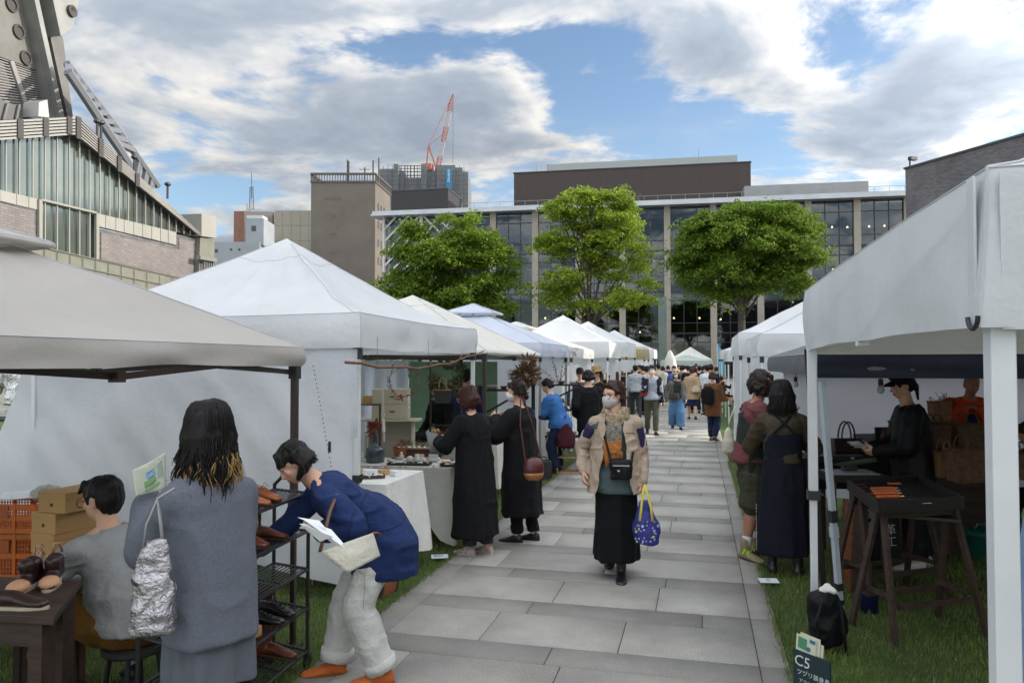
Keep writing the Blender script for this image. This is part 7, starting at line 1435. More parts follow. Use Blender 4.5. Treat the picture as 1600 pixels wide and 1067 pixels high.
    for i, (px, lb) in enumerate(((654, 'silver jewellery box standing open, left of two on the craft table'), (676, 'silver jewellery box standing open, right of two on the craft table'))):
        small('jewellery_box', lb, 'box', T(px, 722), rel(-8), [('body', lambda m: m.box((0, 0, .02), (.1, .06, .035)), mat('pale_grey_card', (.42, .42, .4), .7)), ('lid', lambda m: m.box((0, .03, .055), (.1, .006, .05), rx=-.3), mat('pale_grey_card2', (.36, .36, .34), .7))])
    # denser goods on the linen table and on the plain one
    rg = random.Random(31); kinds = (('tiny_vase', 'cream ceramic bud vase'), ('card_stack', 'stack of white cards'), ('wood_dish', 'turned wooden dish'), ('pebble_ornament', 'dark pebble ornament'), ('cloth_pouch', 'small linen pouch'))
    for i in range(34):
        k_ = i % 5; rear = i % 4 == 3; X = rg.uniform(-3.7, -2.5); Y = rg.uniform(9.45, 9.95) if rear else rg.uniform(7.25, 7.58); z = .802 if rear else Z; s_ = rg.uniform(.8, 1.3)
        fn = ((lambda m: m.lathe([(.018*s_, 0), (.028*s_, .03*s_), (.012*s_, .06*s_), (.015*s_, .075*s_)], n=14)), (lambda m: [m.box((0, 0, .004+.005*q), (.07, .05, .004), rz=.2*q) for q in range(3)]), (lambda m: m.lathe([(.03*s_, 0), (.055*s_, .018), (.05*s_, .018), (.004, .006)], n=18)), (lambda m: m.ell((0, 0, .015), (.03*s_, .022, .015), 10)), (lambda m: m.ell((0, 0, .022), (.035, .025, .024*s_), 10)))[k_]
        small(kinds[k_][0], kinds[k_][1]+(' on the rear linen table' if rear else ' at the back of the craft table'), 'ornament', (X, Y, z), rg.uniform(0, 3), [('vessel' if k_ in (0, 2) else 'piece', fn, (mtl[1], Pm, LW, mtl[4], LINEN)[k_])], 'small goods on the linen tables')
    for i in range(5): small('white_packet', 'white packet '+('leftmost', 'second from left', 'middle', 'second from right', 'rightmost')[i]+' in the row on the plain white cloth', 'packet', (-2.95+.12*i, 5.9+.03*(i % 2), .823), .3*i, [('packet', lambda m: m.box((0, 0, .02), (.08, .06, .04)), (Pm, KRAFT)[i % 2])], 'packets on the plain white cloth')
    # cream cabinet
    c = at_d(612, 567, 8.55); cab = mat('cream_cabinet_paint', c8(196, 186, 162), .7, var=(4, .1)); t = thing('cream_cabinet', 'cream painted drawer cabinet standing on the board behind the craft table', 'cabinet', (c.x, c.y, 0), rel(0))
    m = MB(); m.box((0, 0, 1.30), (.40, .25, .34)); bevel(m.build('carcass', cab, t), .004)
    for i in range(2): m = MB(); m.box((.03, -.128, 1.22+.165*i), (.32, .012, .145)); d_ = m.build('drawer', cab, t); m = MB(); m.box((.03, -.14, 1.22+.165*i), (.05, .012, .012)); m.build('knob', DW, d_)
    m = MB(); m.box((0, .0, 1.12), (.66, .3, .02)); m.build('shelf_board', cab, t); m = MB(); m.box((.24, .05, .56), (.02, .2, 1.1)); m.box((-.26, .05, .56), (.02, .2, 1.1)); m.build('side_panel', cab, t); m = MB(); m.box((0, .14, .62), (.5, .01, .98)); m.build('back_panel', mat('linen_board', c8(178, 172, 156), .9), t)
    small('wooden_sign_block', 'plain tan wooden block leaning before the cream cabinet', 'block', at_z(627, 690, .80)+FWD*.0, rel(6), [('block', lambda m: m.box((0, 0, .05), (.18, .03, .10)), LW)])
    small('red_shelf', 'small red brown shelf with paper boxes beside the cream cabinet', 'shelf', at_d(578, 632, 8.2), rel(0), [('board', lambda m: m.box((0, 0, 0), (.22, .14, .012)), DKL), ('paper_box', lambda m: m.box((-.03, 0, .05), (.09, .08, .09)), KRAFT), ('post', lambda m: m.tube([(.1, .05, -1.3), (.1, .05, 0)], .01, 6), DW)])
    # branch, wreath and hangings
    a, b = at_d(540, 566, 5.35), at_d(756, 548, 7.95); t = thing('hanging_branch', 'long bare branch hung under the eave of the tall white tent', 'branch', a.lerp(b, .5)); m = MB(); pts = [a.lerp(b, k/12)+Vector((0, 0, -.10*math.sin(math.pi*k/12)**1.0+.01*math.sin(k*2.1))) for k in range(13)]; m.tube(pts, [.011-.0004*k for k in range(13)], 8)
    for k in (3, 6, 9): m.tube([pts[k], pts[k]+Vector((.03, .02, .05))], .006, 5)
    m.build('branch', TWIG, t, smooth=True, w=True); m = MB()
    for k in (2, 6, 11): m.tube([pts[k], (pts[k].x, pts[k].y, 1.96)], .0015, 4)
    m.build('hanging_cord', DARK_PLASTIC, t, w=True)
    c = at_d(631, 597, 6.5); t = thing('berry_wreath', 'thin twig wreath with dark red berries hanging over the craft table', 'wreath', c, rel(0)); m = MB(); r_ = .125; m.tube([(r_*math.cos(q)*(1+.05*math.sin(q*5)), .01*math.sin(q*4), r_*math.sin(q)) for q in np.linspace(0, 2*math.pi, 40)], .003, 5); m.tube([(0, 0, r_), (0, 0, r_+.12)], .001, 4); m.build('twig_ring', TWIG, t); rg = random.Random(9); m = MB(); m2 = MB()
    for k in range(70):
        q = rg.uniform(0, 6.28); rr = r_*rg.uniform(.92, 1.16); p = Vector((rr*math.cos(q), rg.uniform(-.015, .015), rr*math.sin(q)))
        if k % 2: m.ell(p, (.0055, .0055, .0055), 6)
        else: bunch(m2, p, .008, 2, k, .02, .004)
    m.build('berries', BERRY, t, smooth=True); bunch(m2, (-.03, 0, -r_-.01), .03, 30, 4, .028, .008); m2.build('dried_leaves', DRY, t)
    for i, (px, y0, y1, D, lb) in enumerate(((597, 578, 690, 7.0, 'knotted white cord ornament hanging from the branch, left of the wreath'), (636, 580, 640, 7.4, 'short knotted cord ornament hanging behind the wreath'))):
        p0_, p1_ = at_d(px, y0, D), at_d(px+3, y1, D); t = thing('cord_ornament', lb, 'ornament', p0_); m = MB(); K = 30
        for s in (0, 3.14): m.tube([p0_.lerp(p1_, k/K)+RGT*.010*math.sin(k*1.6+s) for k in range(K+1)], .004, 5)
        m.build('knotted_cord', LINEN, t, w=True); m = MB(); m.cap(p0_.lerp(p1_, .70), p0_.lerp(p1_, .85), .014, .016, 10); m.build('tube_bead', mat('ivory_ceramic', (.55, .53, .48), .4), t, w=True)
    # cloths and curtains behind
    wall = lambda nm, lb, x0, x1, y, z0, z1, mt, s: (lambda t: sheet('cloth', lambda u, v: (x0+(x1-x0)*u, y+.05*mnoise.noise(Vector((u*5, v*1.2, s)))+.02*math.sin(u*22), z1+(z0-z1)*v), 40, 16, mt, t))(thing(nm, lb, 'curtain', ((x0+x1)/2, y, 0)))
    wall('green_curtain', 'green cloth backdrop under the cream canopy', -4.5, -3.05, 11.3, .7, 1.78, fab('sage_green_cloth', 116, 146, 122, mid=(4, .02), tr=.2), 2); wall('white_curtain', 'white cloth curtain hanging behind the cream cabinet', -5.2, -4.2, 9.0, .4, 1.85, CL_WALL, 4)
    wall('white_backdrop', 'white cloth backdrop at the rear of the cream canopy', -5.3, -4.55, 11.35, .3, 1.8, CL_BLUE, 6)
    # plant stand and dried flowers between
    c = at_d(697, 567, 9.2); t = thing('plant_stand', 'tall dark stand crowded with hanging dried plants', 'stand', (c.x, c.y, 0)); m = MB()
    for x in (-.2, .2): m.bar((x, 0, 0), (x, 0, 1.85), .02)
    for z in (1.0, 1.35, 1.8): m.bar((-.2, 0, z), (.2, 0, z), .02)
    m.build('frame', BROWN_METAL, t); m = MB(); m2 = MB(); rg = random.Random(4)
    for k in range(16): bunch(m if k % 2 else m2, (rg.uniform(-.2, .2), rg.uniform(-.06, .06), rg.uniform(1.38, 1.8)), .06, 34, k, .06, .012, -.3)
    m.build('dried_plants', DRYB, t); m2.build('green_plants', GREENLEAF, t)
    c = at_d(692, 618, 8.9); small('black_tote_bag', 'boxy black tote bag hanging on the dark plant stand', 'bag', c, rel(4), [('bag_body', lambda m: m.rings([[Vector((x*w, y*d_, z)) for x, y in ((-1, -1), (1, -1), (1, 1), (-1, 1))] for z, w, d_ in ((-.09, .09, .035), (.07, .105, .03))]), mat('black_canvas', (.022, .024, .026), .8, bump=(30, .003))), ('handle', lambda m: m.tube([(-.05, 0, .07), (-.03, 0, .2), (.03, 0, .2), (.05, 0, .07)], .008, 6), mat('tan_strap', c8(150, 110, 70), .6)), ('trim', lambda m: m.box((0, -.032, .066), (.2, .006, .012)), mat('tan_trim', c8(150, 110, 70), .6))])
    c = at_d(824, 585, 10.4); t = thing('dried_flower_bundle', 'large brown bundle of dried flowers hanging under the cream canopy', 'dried flowers', c); m = MB(); bunch(m, (0, 0, 0), .17, 420, 7, .10, .014, .1); bunch(m, (0, 0, .17), .1, 120, 8, .10, .014, .1); bunch(m, (-.16, 0, -.03), .09, 130, 9, .08, .01, .1); m.build('flower_heads', DRYB, t); m = MB(); m.tube([(0, 0, 0), (0, 0, .27)], .004, 5); m.build('string', TWIG, t)
    # shelves in the next stalls
    for i, (px, D, lb) in enumerate(((778, 10.6, 'dark wooden shelf stand under the cream canopy'), (869, 13.1, 'black pottery shelf stand under the bluish white tent'))):
        c = at_d(px, 567, D); t = thing('shelf_stand', lb, 'shelf', (c.x, c.y, 0), rel(-8)); w_ = (.36, .40)[i]
        for x in (-w_, w_):
            for y in (-.14, .14): m = MB(); m.bar((x, y, 0), (x, y, 1.42), .03); m.build('upright', DW2, t)
        for z in (.5, .95, 1.38): m = MB(); m.box((0, 0, z), (2*w_+.06, .32, .025)); m.build('shelf', DW2, t)
        m = MB(); m.bar((-w_, -.15, .95), (w_, -.15, 1.36), .03); m.build('brace', DW2, t)
        pot = [mat('dark_pottery', (.05, .045, .04), .35), mat('cream_pottery', (.42, .38, .32), .5), mat('rust_pottery', c8(120, 60, 42), .5)]; rg = random.Random(i)
        for z in (.9625, 1.3925, .5125):
            for q in range(4):
                r_ = rg.uniform(.045, .08); x = -w_+.12+q*(2*w_-.24)/3; small('pottery_bowl', ('dark', 'cream', 'rust')[(q+i) % 3]+' bowl on the '+{.9625: 'middle', 1.3925: 'top', .5125: 'bottom'}[z]+' shelf of the '+('dark wooden' if i == 0 else 'black pottery')+' stand, place '+('one', 'two', 'three', 'four')[q]+' from the left', 'bowl', t.matrix_basis @ Vector((x, rg.uniform(-.04, .04), z)), 0, [('bowl', lambda m: m.lathe([(r_*.4, 0), (r_*.75, r_*.3), (r_, r_*.8), (r_*.92, r_*.8), (r_*.6, r_*.25), (.005, r_*.12)], n=18), pot[(q+i) % 3])], 'pottery on the '+('dark wooden' if i == 0 else 'black pottery')+' stand')
    c = at_d(873, 596, 12.9); t = thing('branch_arrangement', 'spindly leafy branch rising from a dark bowl on the pottery shelf', 'branch', c); m = MB(); m2 = MB(); rg = random.Random(3)
    for k in range(4):
        p = Vector((0, 0, -.05)); pts = [p]
        for j in range(7): p = p+Vector((-.05+.03*k+rg.uniform(-.02, .02), rg.uniform(-.02, .02), .05+.012*k)); pts.append(p); bunch(m2, p, .02, 6, j+k*9, .03, .008)
        m.tube(pts, .004, 5)
    m.build('twigs', TWIG, t); m2.build('leaves', mat('grey_leaf', (.08, .09, .06), .8), t)
    c = at_d(879, 567, 12.2); small('wooden_crate_shelf', 'pale wooden crate shelf standing on the grass under the bluish tent', 'crate', (c.x+.1, c.y, 0), rel(-5), [('side', lambda m: m.box((-.18, 0, .25), (.02, .28, .5)), LW), ('side', lambda m: m.box((.18, 0, .25), (.02, .28, .5)), LW), ('shelf', lambda m: m.box((0, 0, .02), (.34, .28, .02)), LW), ('shelf', lambda m: m.box((0, 0, .26), (.34, .28, .02)), LW), ('shelf', lambda m: m.box((0, 0, .49), (.34, .28, .02)), LW)])
    # rear table goods
    for i, (px, lb) in enumerate(((680, 'brown basket heaped with bread coloured bulbs, left of the two on the rear table'), (705, 'brown basket heaped with bread coloured bulbs, right of the two on the rear table'))): basket(lb, at_z(px, 686, .802), .085, .10, mat('rust_weave', c8(118, 72, 44), .8, bump=(50, .006)), False, mat('straw_bulb', c8(190, 158, 112), .8, var=(20, .3)), 3+i)
    small('white_box', 'plain white box standing on the rear linen table', 'box', at_z(694, 682, .802)+FWD*.3, rel(8), [('body_box', lambda m: m.box((0, 0, .07), (.16, .14, .14)), Pm)])
    t = thing('black_cloth_heap', 'heap of black cloth bags on the rear linen table', 'cloth', at_z(655, 688, .802)); m = MB(); m.ell((0, 0, .05), (.2, .14, .07), 16); m.ell((-.14, .05, .04), (.12, .12, .07), 12); remesh(m, 'cloth', BLACK_CL, t, .014, 1, disp=[((14, 14, 14), .03, 2)])
    for i in range(6):
        p = at_z(740+i*14, 668-i*2, .82); small('glass_jar', 'row of small jars and bottles on the white stall tables', 'jar', p, 0, [('glass', lambda m: m.lathe([(.03, 0), (.034, .01), (.034, .08), (.02, .1), (.02, .12)], n=14), glass if i % 2 else mat('amber_glass', (.25, .1, .02), .1))], 'jars on the white stall tables')
    # leftmost stall seen past the edge of the white wall
    c = at_d(-5, 567, 9.6); c.z = 0; t = thing('market_stall', 'cluttered stall with a silver coat at the far left edge', 'stall', c, rel(0)); m = MB(); m.box((.2, 0, .62), (1.4, .6, .04)); m.build('tabletop', DW, t); m = MB(); m.box((.2, -.28, .3), (1.36, .02, .6)); m.build('front_cloth', mat('grey_front_cloth', (.25, .27, .28), .8), t)
    for x in (-.4, .8): m = MB(); m.bar((x, .25, 0), (x, .25, 1.9), .03); m.build('post', STEEL, t)
    m = MB(); m.box((.42, .1, 1.2), (.16, .02, 1.2)); m.build('grey_board', mat('grey_board', (.34, .33, .31), .8), t); m = MB(); m.box((.2, .0, 1.05), (1.2, .5, .03)); m.build('upper_shelf', DW2, t)
    k = thing('silver_coat', 'crinkled silver coat hanging in the far left stall', 'coat', at_d(22, 592, 9.3), rel(0)); m = MB(); m.rings([ring(Vector((0, 0, z)), Vector((1, 0, 0)), Vector((0, 1, 0)), rx, .06, 20) for z, rx in ((-.32, .13), (-.1, .12), (.08, .11), (.2, .04))]); m.cap((-.1, 0, .12), (-.2, 0, -.15), .05, .045); m.cap((.1, 0, .12), (.17, 0, -.15), .05, .045); remesh(m, 'coat_body', mat('silver_fabric', (.6, .6, .6), .25, metal=.85, bump=(14, .03)), k, .012, 1, disp=[((18, 18, 10), .02, 3)])
    rg = random.Random(8)
    for i in range(12): p = c+RGT*rg.uniform(-.4, .8)+FWD*rg.uniform(-.2, .2)+Vector((0, 0, (.64, 1.07)[i % 2])); small('parcel', ('kraft', 'linen', 'dark leather')[i % 3]+' parcel on the '+('lower', 'upper')[i % 2]+' board of the far left stall', 'parcel', p, rg.uniform(0, 3), [('box_body', lambda m: m.box((0, 0, .05), (rg.uniform(.1, .2), .12, rg.uniform(.06, .1))), (KRAFT, LINEN, DKL)[i % 3])], 'parcels on the far left stall')
    for i in range(5): p = at_d(4+i*5, 567, 8.6+i*.2); small('cream_box', 'cream boxes stacked on the ground at the far left edge', 'box', (p.x, p.y, .0 if i < 3 else .26), rel(i*9), [('box_body', lambda m: m.box((0, 0, .13), (.3, .3, .25)), LINEN)], 'cream boxes at the far left')
    # small goods on the tables farther down the left row
    rg = random.Random(14); gm = [DW, LW, BRNL, Pm, DRYB, mat('teal_glaze', c8(60, 110, 110), .4), mat('mustard_cloth', c8(170, 130, 50), .8)]
    for i in range(46):
        Y = rg.choice((12.5, 12.4, 15.5, 15.9, 16.2)); X = rg.uniform(-3.9, -2.7); z = .802 if Y < 13 else .822; s_ = rg.uniform(.03, .08); kk = i % 3
        small('craft_object', ('dark wooden', 'pale wooden', 'brown leather', 'white paper', 'dried straw', 'teal', 'mustard')[i % 7]+(' vase', ' block', ' block')[kk]+' on the white table '+('under the bluish tent' if Y < 13 else 'by the man with curly hair'), 'craft', (X, Y, z), rg.uniform(0, 3), [('vessel' if kk == 0 else 'piece', (lambda m: m.lathe([(s_*.5, 0), (s_*.7, s_), (s_*.4, s_*2), (s_*.45, s_*2.2)], n=14)) if kk == 0 else (lambda m: m.box((0, 0, s_*.6), (s_*1.6, s_, s_*1.2))), gm[i % 7])], 'craft objects on the white stall tables')
    for j, (Y0, w_) in enumerate(((21.6, 1.6), (26.4, 1.8), (31, 1.5), (35.5, 1.6))):
        t = thing('goods_shelf', ('brown shelf of wares under the sixth tent', 'brown shelf of wares under the seventh tent', 'brown shelf of wares under the sand coloured tent', 'brown shelf of wares near the end of the left row')[j], 'shelf', (-2.75, Y0, 0), R(90)); 
        for z in (.5, .9, 1.3): m = MB(); m.box((0, 0, z), (w_, .3, .03)); m.build('board', LW, t)
        for x in (-w_/2, w_/2): m = MB(); m.box((x, 0, .7), (.03, .3, 1.4)); m.build('side', DW, t)
        for i in range(12): m = MB(); x = -w_/2+.1+(i % 4)*(w_-.2)/3; m.box((x, 0, (.5, .9, 1.3)[i//4]+.09), (.14, .14, .15), rz=i); m.build('ware', gm[(i+j) % 7], t)
left_goods()
def tagpaper(label, px, py, rz, txt):
    p = at_z(px, py, .02); t = thing('paper_marker', label, 'marker', p, rz); m = MB(); m.box((0, 0, .012), (.15, .09, .003), rx=.12); m.build('card', mat('marker_card', (.62, .68, .72), .6), t); me = text_mesh(txt, .045, .001); me.materials.append(mat('marker_ink', (.03, .06, .14), .6)); o = bpy.data.objects.new('lettering', me); C.objects.link(o); o.parent = t; o.location = (-.055 if len(txt) > 2 else -.02, -.015, .0165); o.rotation_euler = (.12, 0, 0)
tagpaper('small white paper marker on the grass beside the left path edge', 687, 871, rel(8), 'B607')
tagpaper('small white paper marker on the grass beside the right path edge', 1201, 909, rel(-3), 'C')
t = thing('wooden_board', 'orange brown leather and wood board leaning behind the white trousers', 'board', at_z(613, 930, 0), rel(70)); m = MB(); m.box((0, 0, .2), (.22, .02, .40), rx=.2); m.build('board', mat('orange_leather_board', c8(150, 92, 56), .6, var=(5, .2)), t); m = MB(); m.box((.115, 0, .2), (.02, .03, .42), rx=.2); m.box((-.115, 0, .2), (.02, .03, .42), rx=.2); m.build('rail', DW, t)
m = MB(); m.box((0, 0, .14), (.24, .22, .28)); k = thing('black_case', 'small black case standing behind the masked woman in the black coat', 'case', at_z(848, 748, 0), rel(10)); bevel(m.build('case_body', DARK_PLASTIC, k), .01); m = MB(); m.tube([(-.06, 0, .28), (-.06, 0, .33), (.06, 0, .33), (.06, 0, .28)], .008, 6); m.build('handle', BLACK_METAL, k)
# ---------------------------------------------------------------- right hand stall
def right_side():
    fl, fr_, bl, br_ = at_z(1371, 795, .83), at_z(1505, 788, .83), at_z(1326, 760, .83), at_z(1436, 752, .83); c = (fl+br_)/2
    t = thing('display_tray_table', 'black framed display tray of hand tools on dark trestles', 'table', (c.x, c.y, 0)); m = MB(); m.prism([fl, fr_, br_, bl], (0, 0, -.012)); m.build('tray_base', DW2, t, w=True)
    for a, b in ((fl, fr_), (fr_, br_), (br_, bl), (bl, fl)): m = MB(); m.bar(a+Vector((0, 0, .012)), b+Vector((0, 0, .012)), .022, .075); m.build('tray_rim', DW2, t, w=True)
    def trestle(label, a, b, z, spread):
        a, b = Vector(a), Vector(b); a.z = b.z = 0; k = thing('trestle', label, 'trestle', (a+b)/2); d = (b-a).normalized(); n = Vector((-d.y, d.x, 0)); m = MB(); m.bar(a+Vector((0, 0, z)), b+Vector((0, 0, z)), .05, .06); m.build('beam', DW, k, w=True)
        for p, s1 in ((a+d*.05, -1), (b-d*.05, 1)):
            for s in (-1, 1): m = MB(); m.bar(p+Vector((0, 0, z))+n*s*.03, p+n*s*spread+d*s1*.07, .038, .028, up=d); m.build('leg', DW, k, w=True)
            m = MB(); m.bar(p+n*spread*.66+Vector((0, 0, z*.34)), p-n*spread*.66+Vector((0, 0, z*.34)), .03, .02, up=d); m.build('cross_bar', DW, k, w=True)
        for s in (-1, 1): m = MB(); m.bar(a+d*.05+n*s*spread*.72+Vector((0, 0, z*.28)), b-d*.05+n*s*spread*.72+Vector((0, 0, z*.28)), .022, .035); m.build('stretcher', DW, k, w=True)
    trestle('dark wooden trestle under the front of the tool tray', fl.lerp(bl, .12), fr_.lerp(br_, .12), .78, .2); trestle('dark wooden trestle under the back of the tool tray', fl.lerp(bl, .88), fr_.lerp(br_, .88), .78, .2)
    a, b = at_z(1390, 803, .74), at_z(1502, 812, .74); m = MB(); k = thing('loose_plank', 'grey brown plank sticking out below the tool tray', 'plank', a.lerp(b, .5)); m.prism([a, b, b+FWD*.16, a+FWD*.14], (0, 0, -.02)); m.build('plank', DW2, k, w=True)
    orn = wood('orange_handle_wood', c8(186, 96, 46)); brs = mat('polished_ferrule', (.7, .6, .4), .2, metal=.9)
    for i, (px, py) in enumerate(((1362, 763), (1364, 767), (1367, 771), (1371, 776))):
        p = at_z(px, py, .856); q = at_z(px+34, py-.5, .856); k = thing('carving_tool', 'orange handled carving tool, '+('farthest', 'second farthest', 'second nearest', 'nearest')[i]+' of the four in the tray', 'tool', p, 0, 'carving tools in the black tray'); m = MB(); m.cap(p, q, .011, .012, 10); m.build('handle', orn, k, w=True); e = q+(q-p)*.75; m = MB(); m.cap(q.lerp(e, .12), q.lerp(e, .28), .009, .008, 8); m.build('ferrule', brs, k, smooth=True, w=True); m = MB(); m.bar(q.lerp(e, .28), e, .010, .004); m.build('blade', BLACK_METAL, k, w=True)
    for i in range(6):
        p = at_z(1345+i*5, 758+i*5, .842); k = thing('leather_swatch', 'small dark leather swatches along the left side of the tool tray', 'swatch', p, rel(10), 'leather swatches in the tool tray'); m = MB(); m.box((0, 0, .006), (.06, .045, .008)); m.build('swatch', (BRNL, DKL, BLACK_JK)[i % 3], k)
    small('tan_stick', 'short tan stick at the back of the tool tray', 'stick', at_z(1397, 755, .85), rel(2), [('stick', lambda m: m.box((0, 0, 0), (.1, .014, .012)), orn)]); small('price_leaflet', 'crumpled pale card at the front of the tool tray', 'card', at_z(1430, 786, .85), rel(2), [('card', lambda m: m.box((0, 0, .004), (.19, .05, .003)), mat('pale_blue_card', (.4, .5, .55), .6)), ('pebble', lambda m: m.ell((-.02, 0, .014), (.045, .022, .014), 10), mat('grey_pebble', (.25, .24, .24), .6))])
    # second table with a glass framed panel
    P = [at_z(1300, 738, .86), at_z(1372, 748, .86), at_z(1352, 728, .86), at_z(1296, 726, .86)]; c = (P[0]+P[2])/2; t = thing('glass_case_table', 'black table with a pale glass panel behind the tent legs', 'table', (c.x, c.y, 0)); A, B = at_z(1297, 744, .85), at_z(1392, 744, .85); m = MB(); m.prism([A, B, B+FWD*.42, A+FWD*.42], (0, 0, -.05)); m.build('tabletop', DW2, t, w=True); m = MB(); m.prism([A+RGT*.06+FWD*.05+Vector((0, 0, .004)), B-RGT*.06+FWD*.05+Vector((0, 0, .004)), B-RGT*.06+FWD*.34+Vector((0, 0, .004)), A+RGT*.06+FWD*.34+Vector((0, 0, .004))], (0, 0, .006)); m.build('glass_panel', mat('pale_glass_panel', (.32, .34, .34), .15), t, w=True)
    for p in (A+RGT*.04+FWD*.04, B-RGT*.04+FWD*.04, A+RGT*.04+FWD*.38, B-RGT*.04+FWD*.38): m = MB(); m.bar((p.x, p.y, 0), (p.x, p.y, .8), .045); m.build('leg', DW, t, w=True)
    small('black_eyeglass_case', 'black cylindrical case lying on the pale glass panel', 'case', (A+B)/2+FWD*.2+Vector((0, 0, .035)), rel(4), [('body', lambda m: m.cap((-.05, 0, 0), (.05, 0, 0), .022, .022, 12), DARK_PLASTIC)])
    # bag table at the back
    A, B = at_z(1280, 716, .86), at_z(1480, 716, .86); c = (A+B)/2; t = thing('bag_table', 'long dark table with leather bags against the white sheet', 'table', (c.x, c.y, 0)); m = MB(); m.prism([A, B, B+FWD*.5, A+FWD*.5], (0, 0, -.04)); m.build('tabletop', DW2, t, w=True); m = MB(); m.prism([A+FWD*.02+Vector((0, 0, -.041)), B+FWD*.02+Vector((0, 0, -.041)), B+FWD*.03+Vector((0, 0, -.041)), A+FWD*.03+Vector((0, 0, -.041))], (0, 0, -.25)); m.build('front_cloth', mat('black_table_cloth', (.015, .015, .018), .9), t, w=True)
    for p in (A+RGT*.05+FWD*.05, B-RGT*.05+FWD*.05, A+RGT*.05+FWD*.45, B-RGT*.05+FWD*.45): m = MB(); m.bar((p.x, p.y, 0), (p.x, p.y, .82), .045); m.build('leg', DW, t, w=True)
    def handbag(label, p, rz, w_, h_, d_, mt, hand=.14):
        k = thing('leather_handbag', label, 'handbag', p, rz); m = MB(); m.rings([[Vector((x*w_/2*a, y*d_/2*b, z)) for x, y in ((-1, -1), (-.3, -1.06), (.3, -1.06), (1, -1), (1, 1), (.3, 1.06), (-.3, 1.06), (-1, 1))] for z, a, b in ((0, .97, 1), (h_*.3, 1, 1.05), (h_*.9, .98, .75), (h_, .97, .6))]); bevel(m.build('bag_body', mt, k), .006)
        for s in (-1, 1): m = MB(); m.tube([(-w_*.22, s*d_*.3, h_*.85)]+[(w_*.22*math.cos(a)*-1, s*d_*.28, h_+hand*math.sin(a)) for a in np.linspace(.2, math.pi-.2, 9)]+[(w_*.22, s*d_*.3, h_*.85)], .008, 8); m.build('handle', mt, k, smooth=True)
        m = MB(); m.box((0, -d_*.42, h_*.8), (.05, .008, .02)); m.build('clasp', STEEL, k); return k
    Z = .862; handbag('upright brown leather handbag with tall arched handles before the white sheet', at_z(1323, 712, Z), rel(4), .30, .17, .13, DKL, .16); handbag('small dark leather handbag behind the grey folder stand', at_z(1395, 712, Z)+FWD*.1, rel(-6), .22, .13, .1, BRNL, .12)
    small('grey_folder_stand', 'upright grey card folder on the bag table', 'folder', at_z(1362, 712, Z)+FWD*.15, rel(5), [('cover', lambda m: m.box((0, 0, .10), (.22, .012, .2), rx=-.15), mat('grey_card_cover', (.26, .27, .28), .7)), ('spine', lambda m: m.box((.11, .02, .1), (.012, .05, .2), rx=-.15), mat('dark_card', (.1, .1, .1), .7))])
    small('black_display_stand', 'black upright display panel at the right of the bag table', 'stand', at_z(1400, 712, Z)+FWD*.2, rel(0), [('panel', lambda m: m.box((0, 0, .13), (.2, .014, .26), rx=-.12), DARK_PLASTIC)])
    small('leather_roll_case', 'long flat black leather case at the left end of the bag table', 'case', at_z(1310, 722, Z)+FWD*.0, rel(2), [('case_body', lambda m: m.box((0, 0, .035), (.42, .12, .06)), mat('black_case_leather', (.012, .012, .014), .35)), ('buckle', lambda m: m.box((-.1, -.064, .045), (.03, .008, .02)), STEEL), ('buckle', lambda m: m.box((.1, -.064, .045), (.03, .008, .02)), STEEL)])
    k = thing('olive_cord_coils', 'coils of olive cord heaped before the bag table', 'cord', at_z(1335, 728, .862)); m = MB()
    for q in range(9): m.tube([(-.12+.03*q+.05*math.cos(a), .04*math.sin(a)-.03, .012+.006*q+.006*math.sin(a*2)) for a in np.linspace(0, 6.28, 16)], .009, 6)
    m.build('coil', fab('olive_cord', 70, 76, 60), k)
    # basket table
    cloth_table('tablecloth', 'white sagging cloth under the bark baskets', 2.62, 3.9, 6.15, 6.95, .80, (.52, .4, .4, .25), WHITECL, 12, .18)
    rg = random.Random(3)
    def bark_bag(label, p, rz, w_, h_, d_, mt, hd=True):
        k = thing('bark_basket', label, 'basket', p, rz, 'woven bark baskets on the white table'); m = MB(); n_ = int(h_/.02); rgs = []
        for j in range(n_+1):
            z = h_*j/n_; a = 1+.10*j/n_+.02*(j % 2); rgs.append([Vector((x*w_/2*a*(1+.02*((q+j) % 2)), y*d_/2*a*(1+.03*((q+j) % 2)), z)) for q, (x, y) in enumerate([(-1, -1), (-.6, -1), (-.2, -1), (.2, -1), (.6, -1), (1, -1), (1, -.3), (1, .3), (1, 1), (.6, 1), (.2, 1), (-.2, 1), (-.6, 1), (-1, 1), (-1, .3), (-1, -.3)])])
        m.rings(rgs); o = m.build('weave', mt, k)
        m = MB(); m.tube([(x*w_/2*1.12, y*d_/2*1.12, h_) for x, y in ((-1, -1), (1, -1), (1, 1), (-1, 1), (-1, -1))], .01, 6); m.build('rim', mt, k)
        if hd:
            for s in (-1, 1): m = MB(); m.tube([(w_*.25*-math.cos(a), s*d_*.5, h_+.11*math.sin(a)) for a in np.linspace(0, math.pi, 10)], .006, 6); m.build('handle', mt, k)
        return k
    Z = .803; q = [(1512, 752, .26, .26, .14, 'large dark bark basket nearest the white post', 14), (1475, 745, .13, .20, .12, 'narrow tan bark basket at the left of the white table', -8), (1540, 742, .24, .22, .13, 'bark basket with a pale trim half behind the white post', 6), (1590, 748, .22, .2, .14, 'bark basket at the right end of the white table', -12)]
    for (px, py, w_, h_, d_, lb, r_) in q: bark_bag(lb, at_z(px, py, Z), rel(r_), w_, h_, d_, BARK if px != 1475 else BARKL)
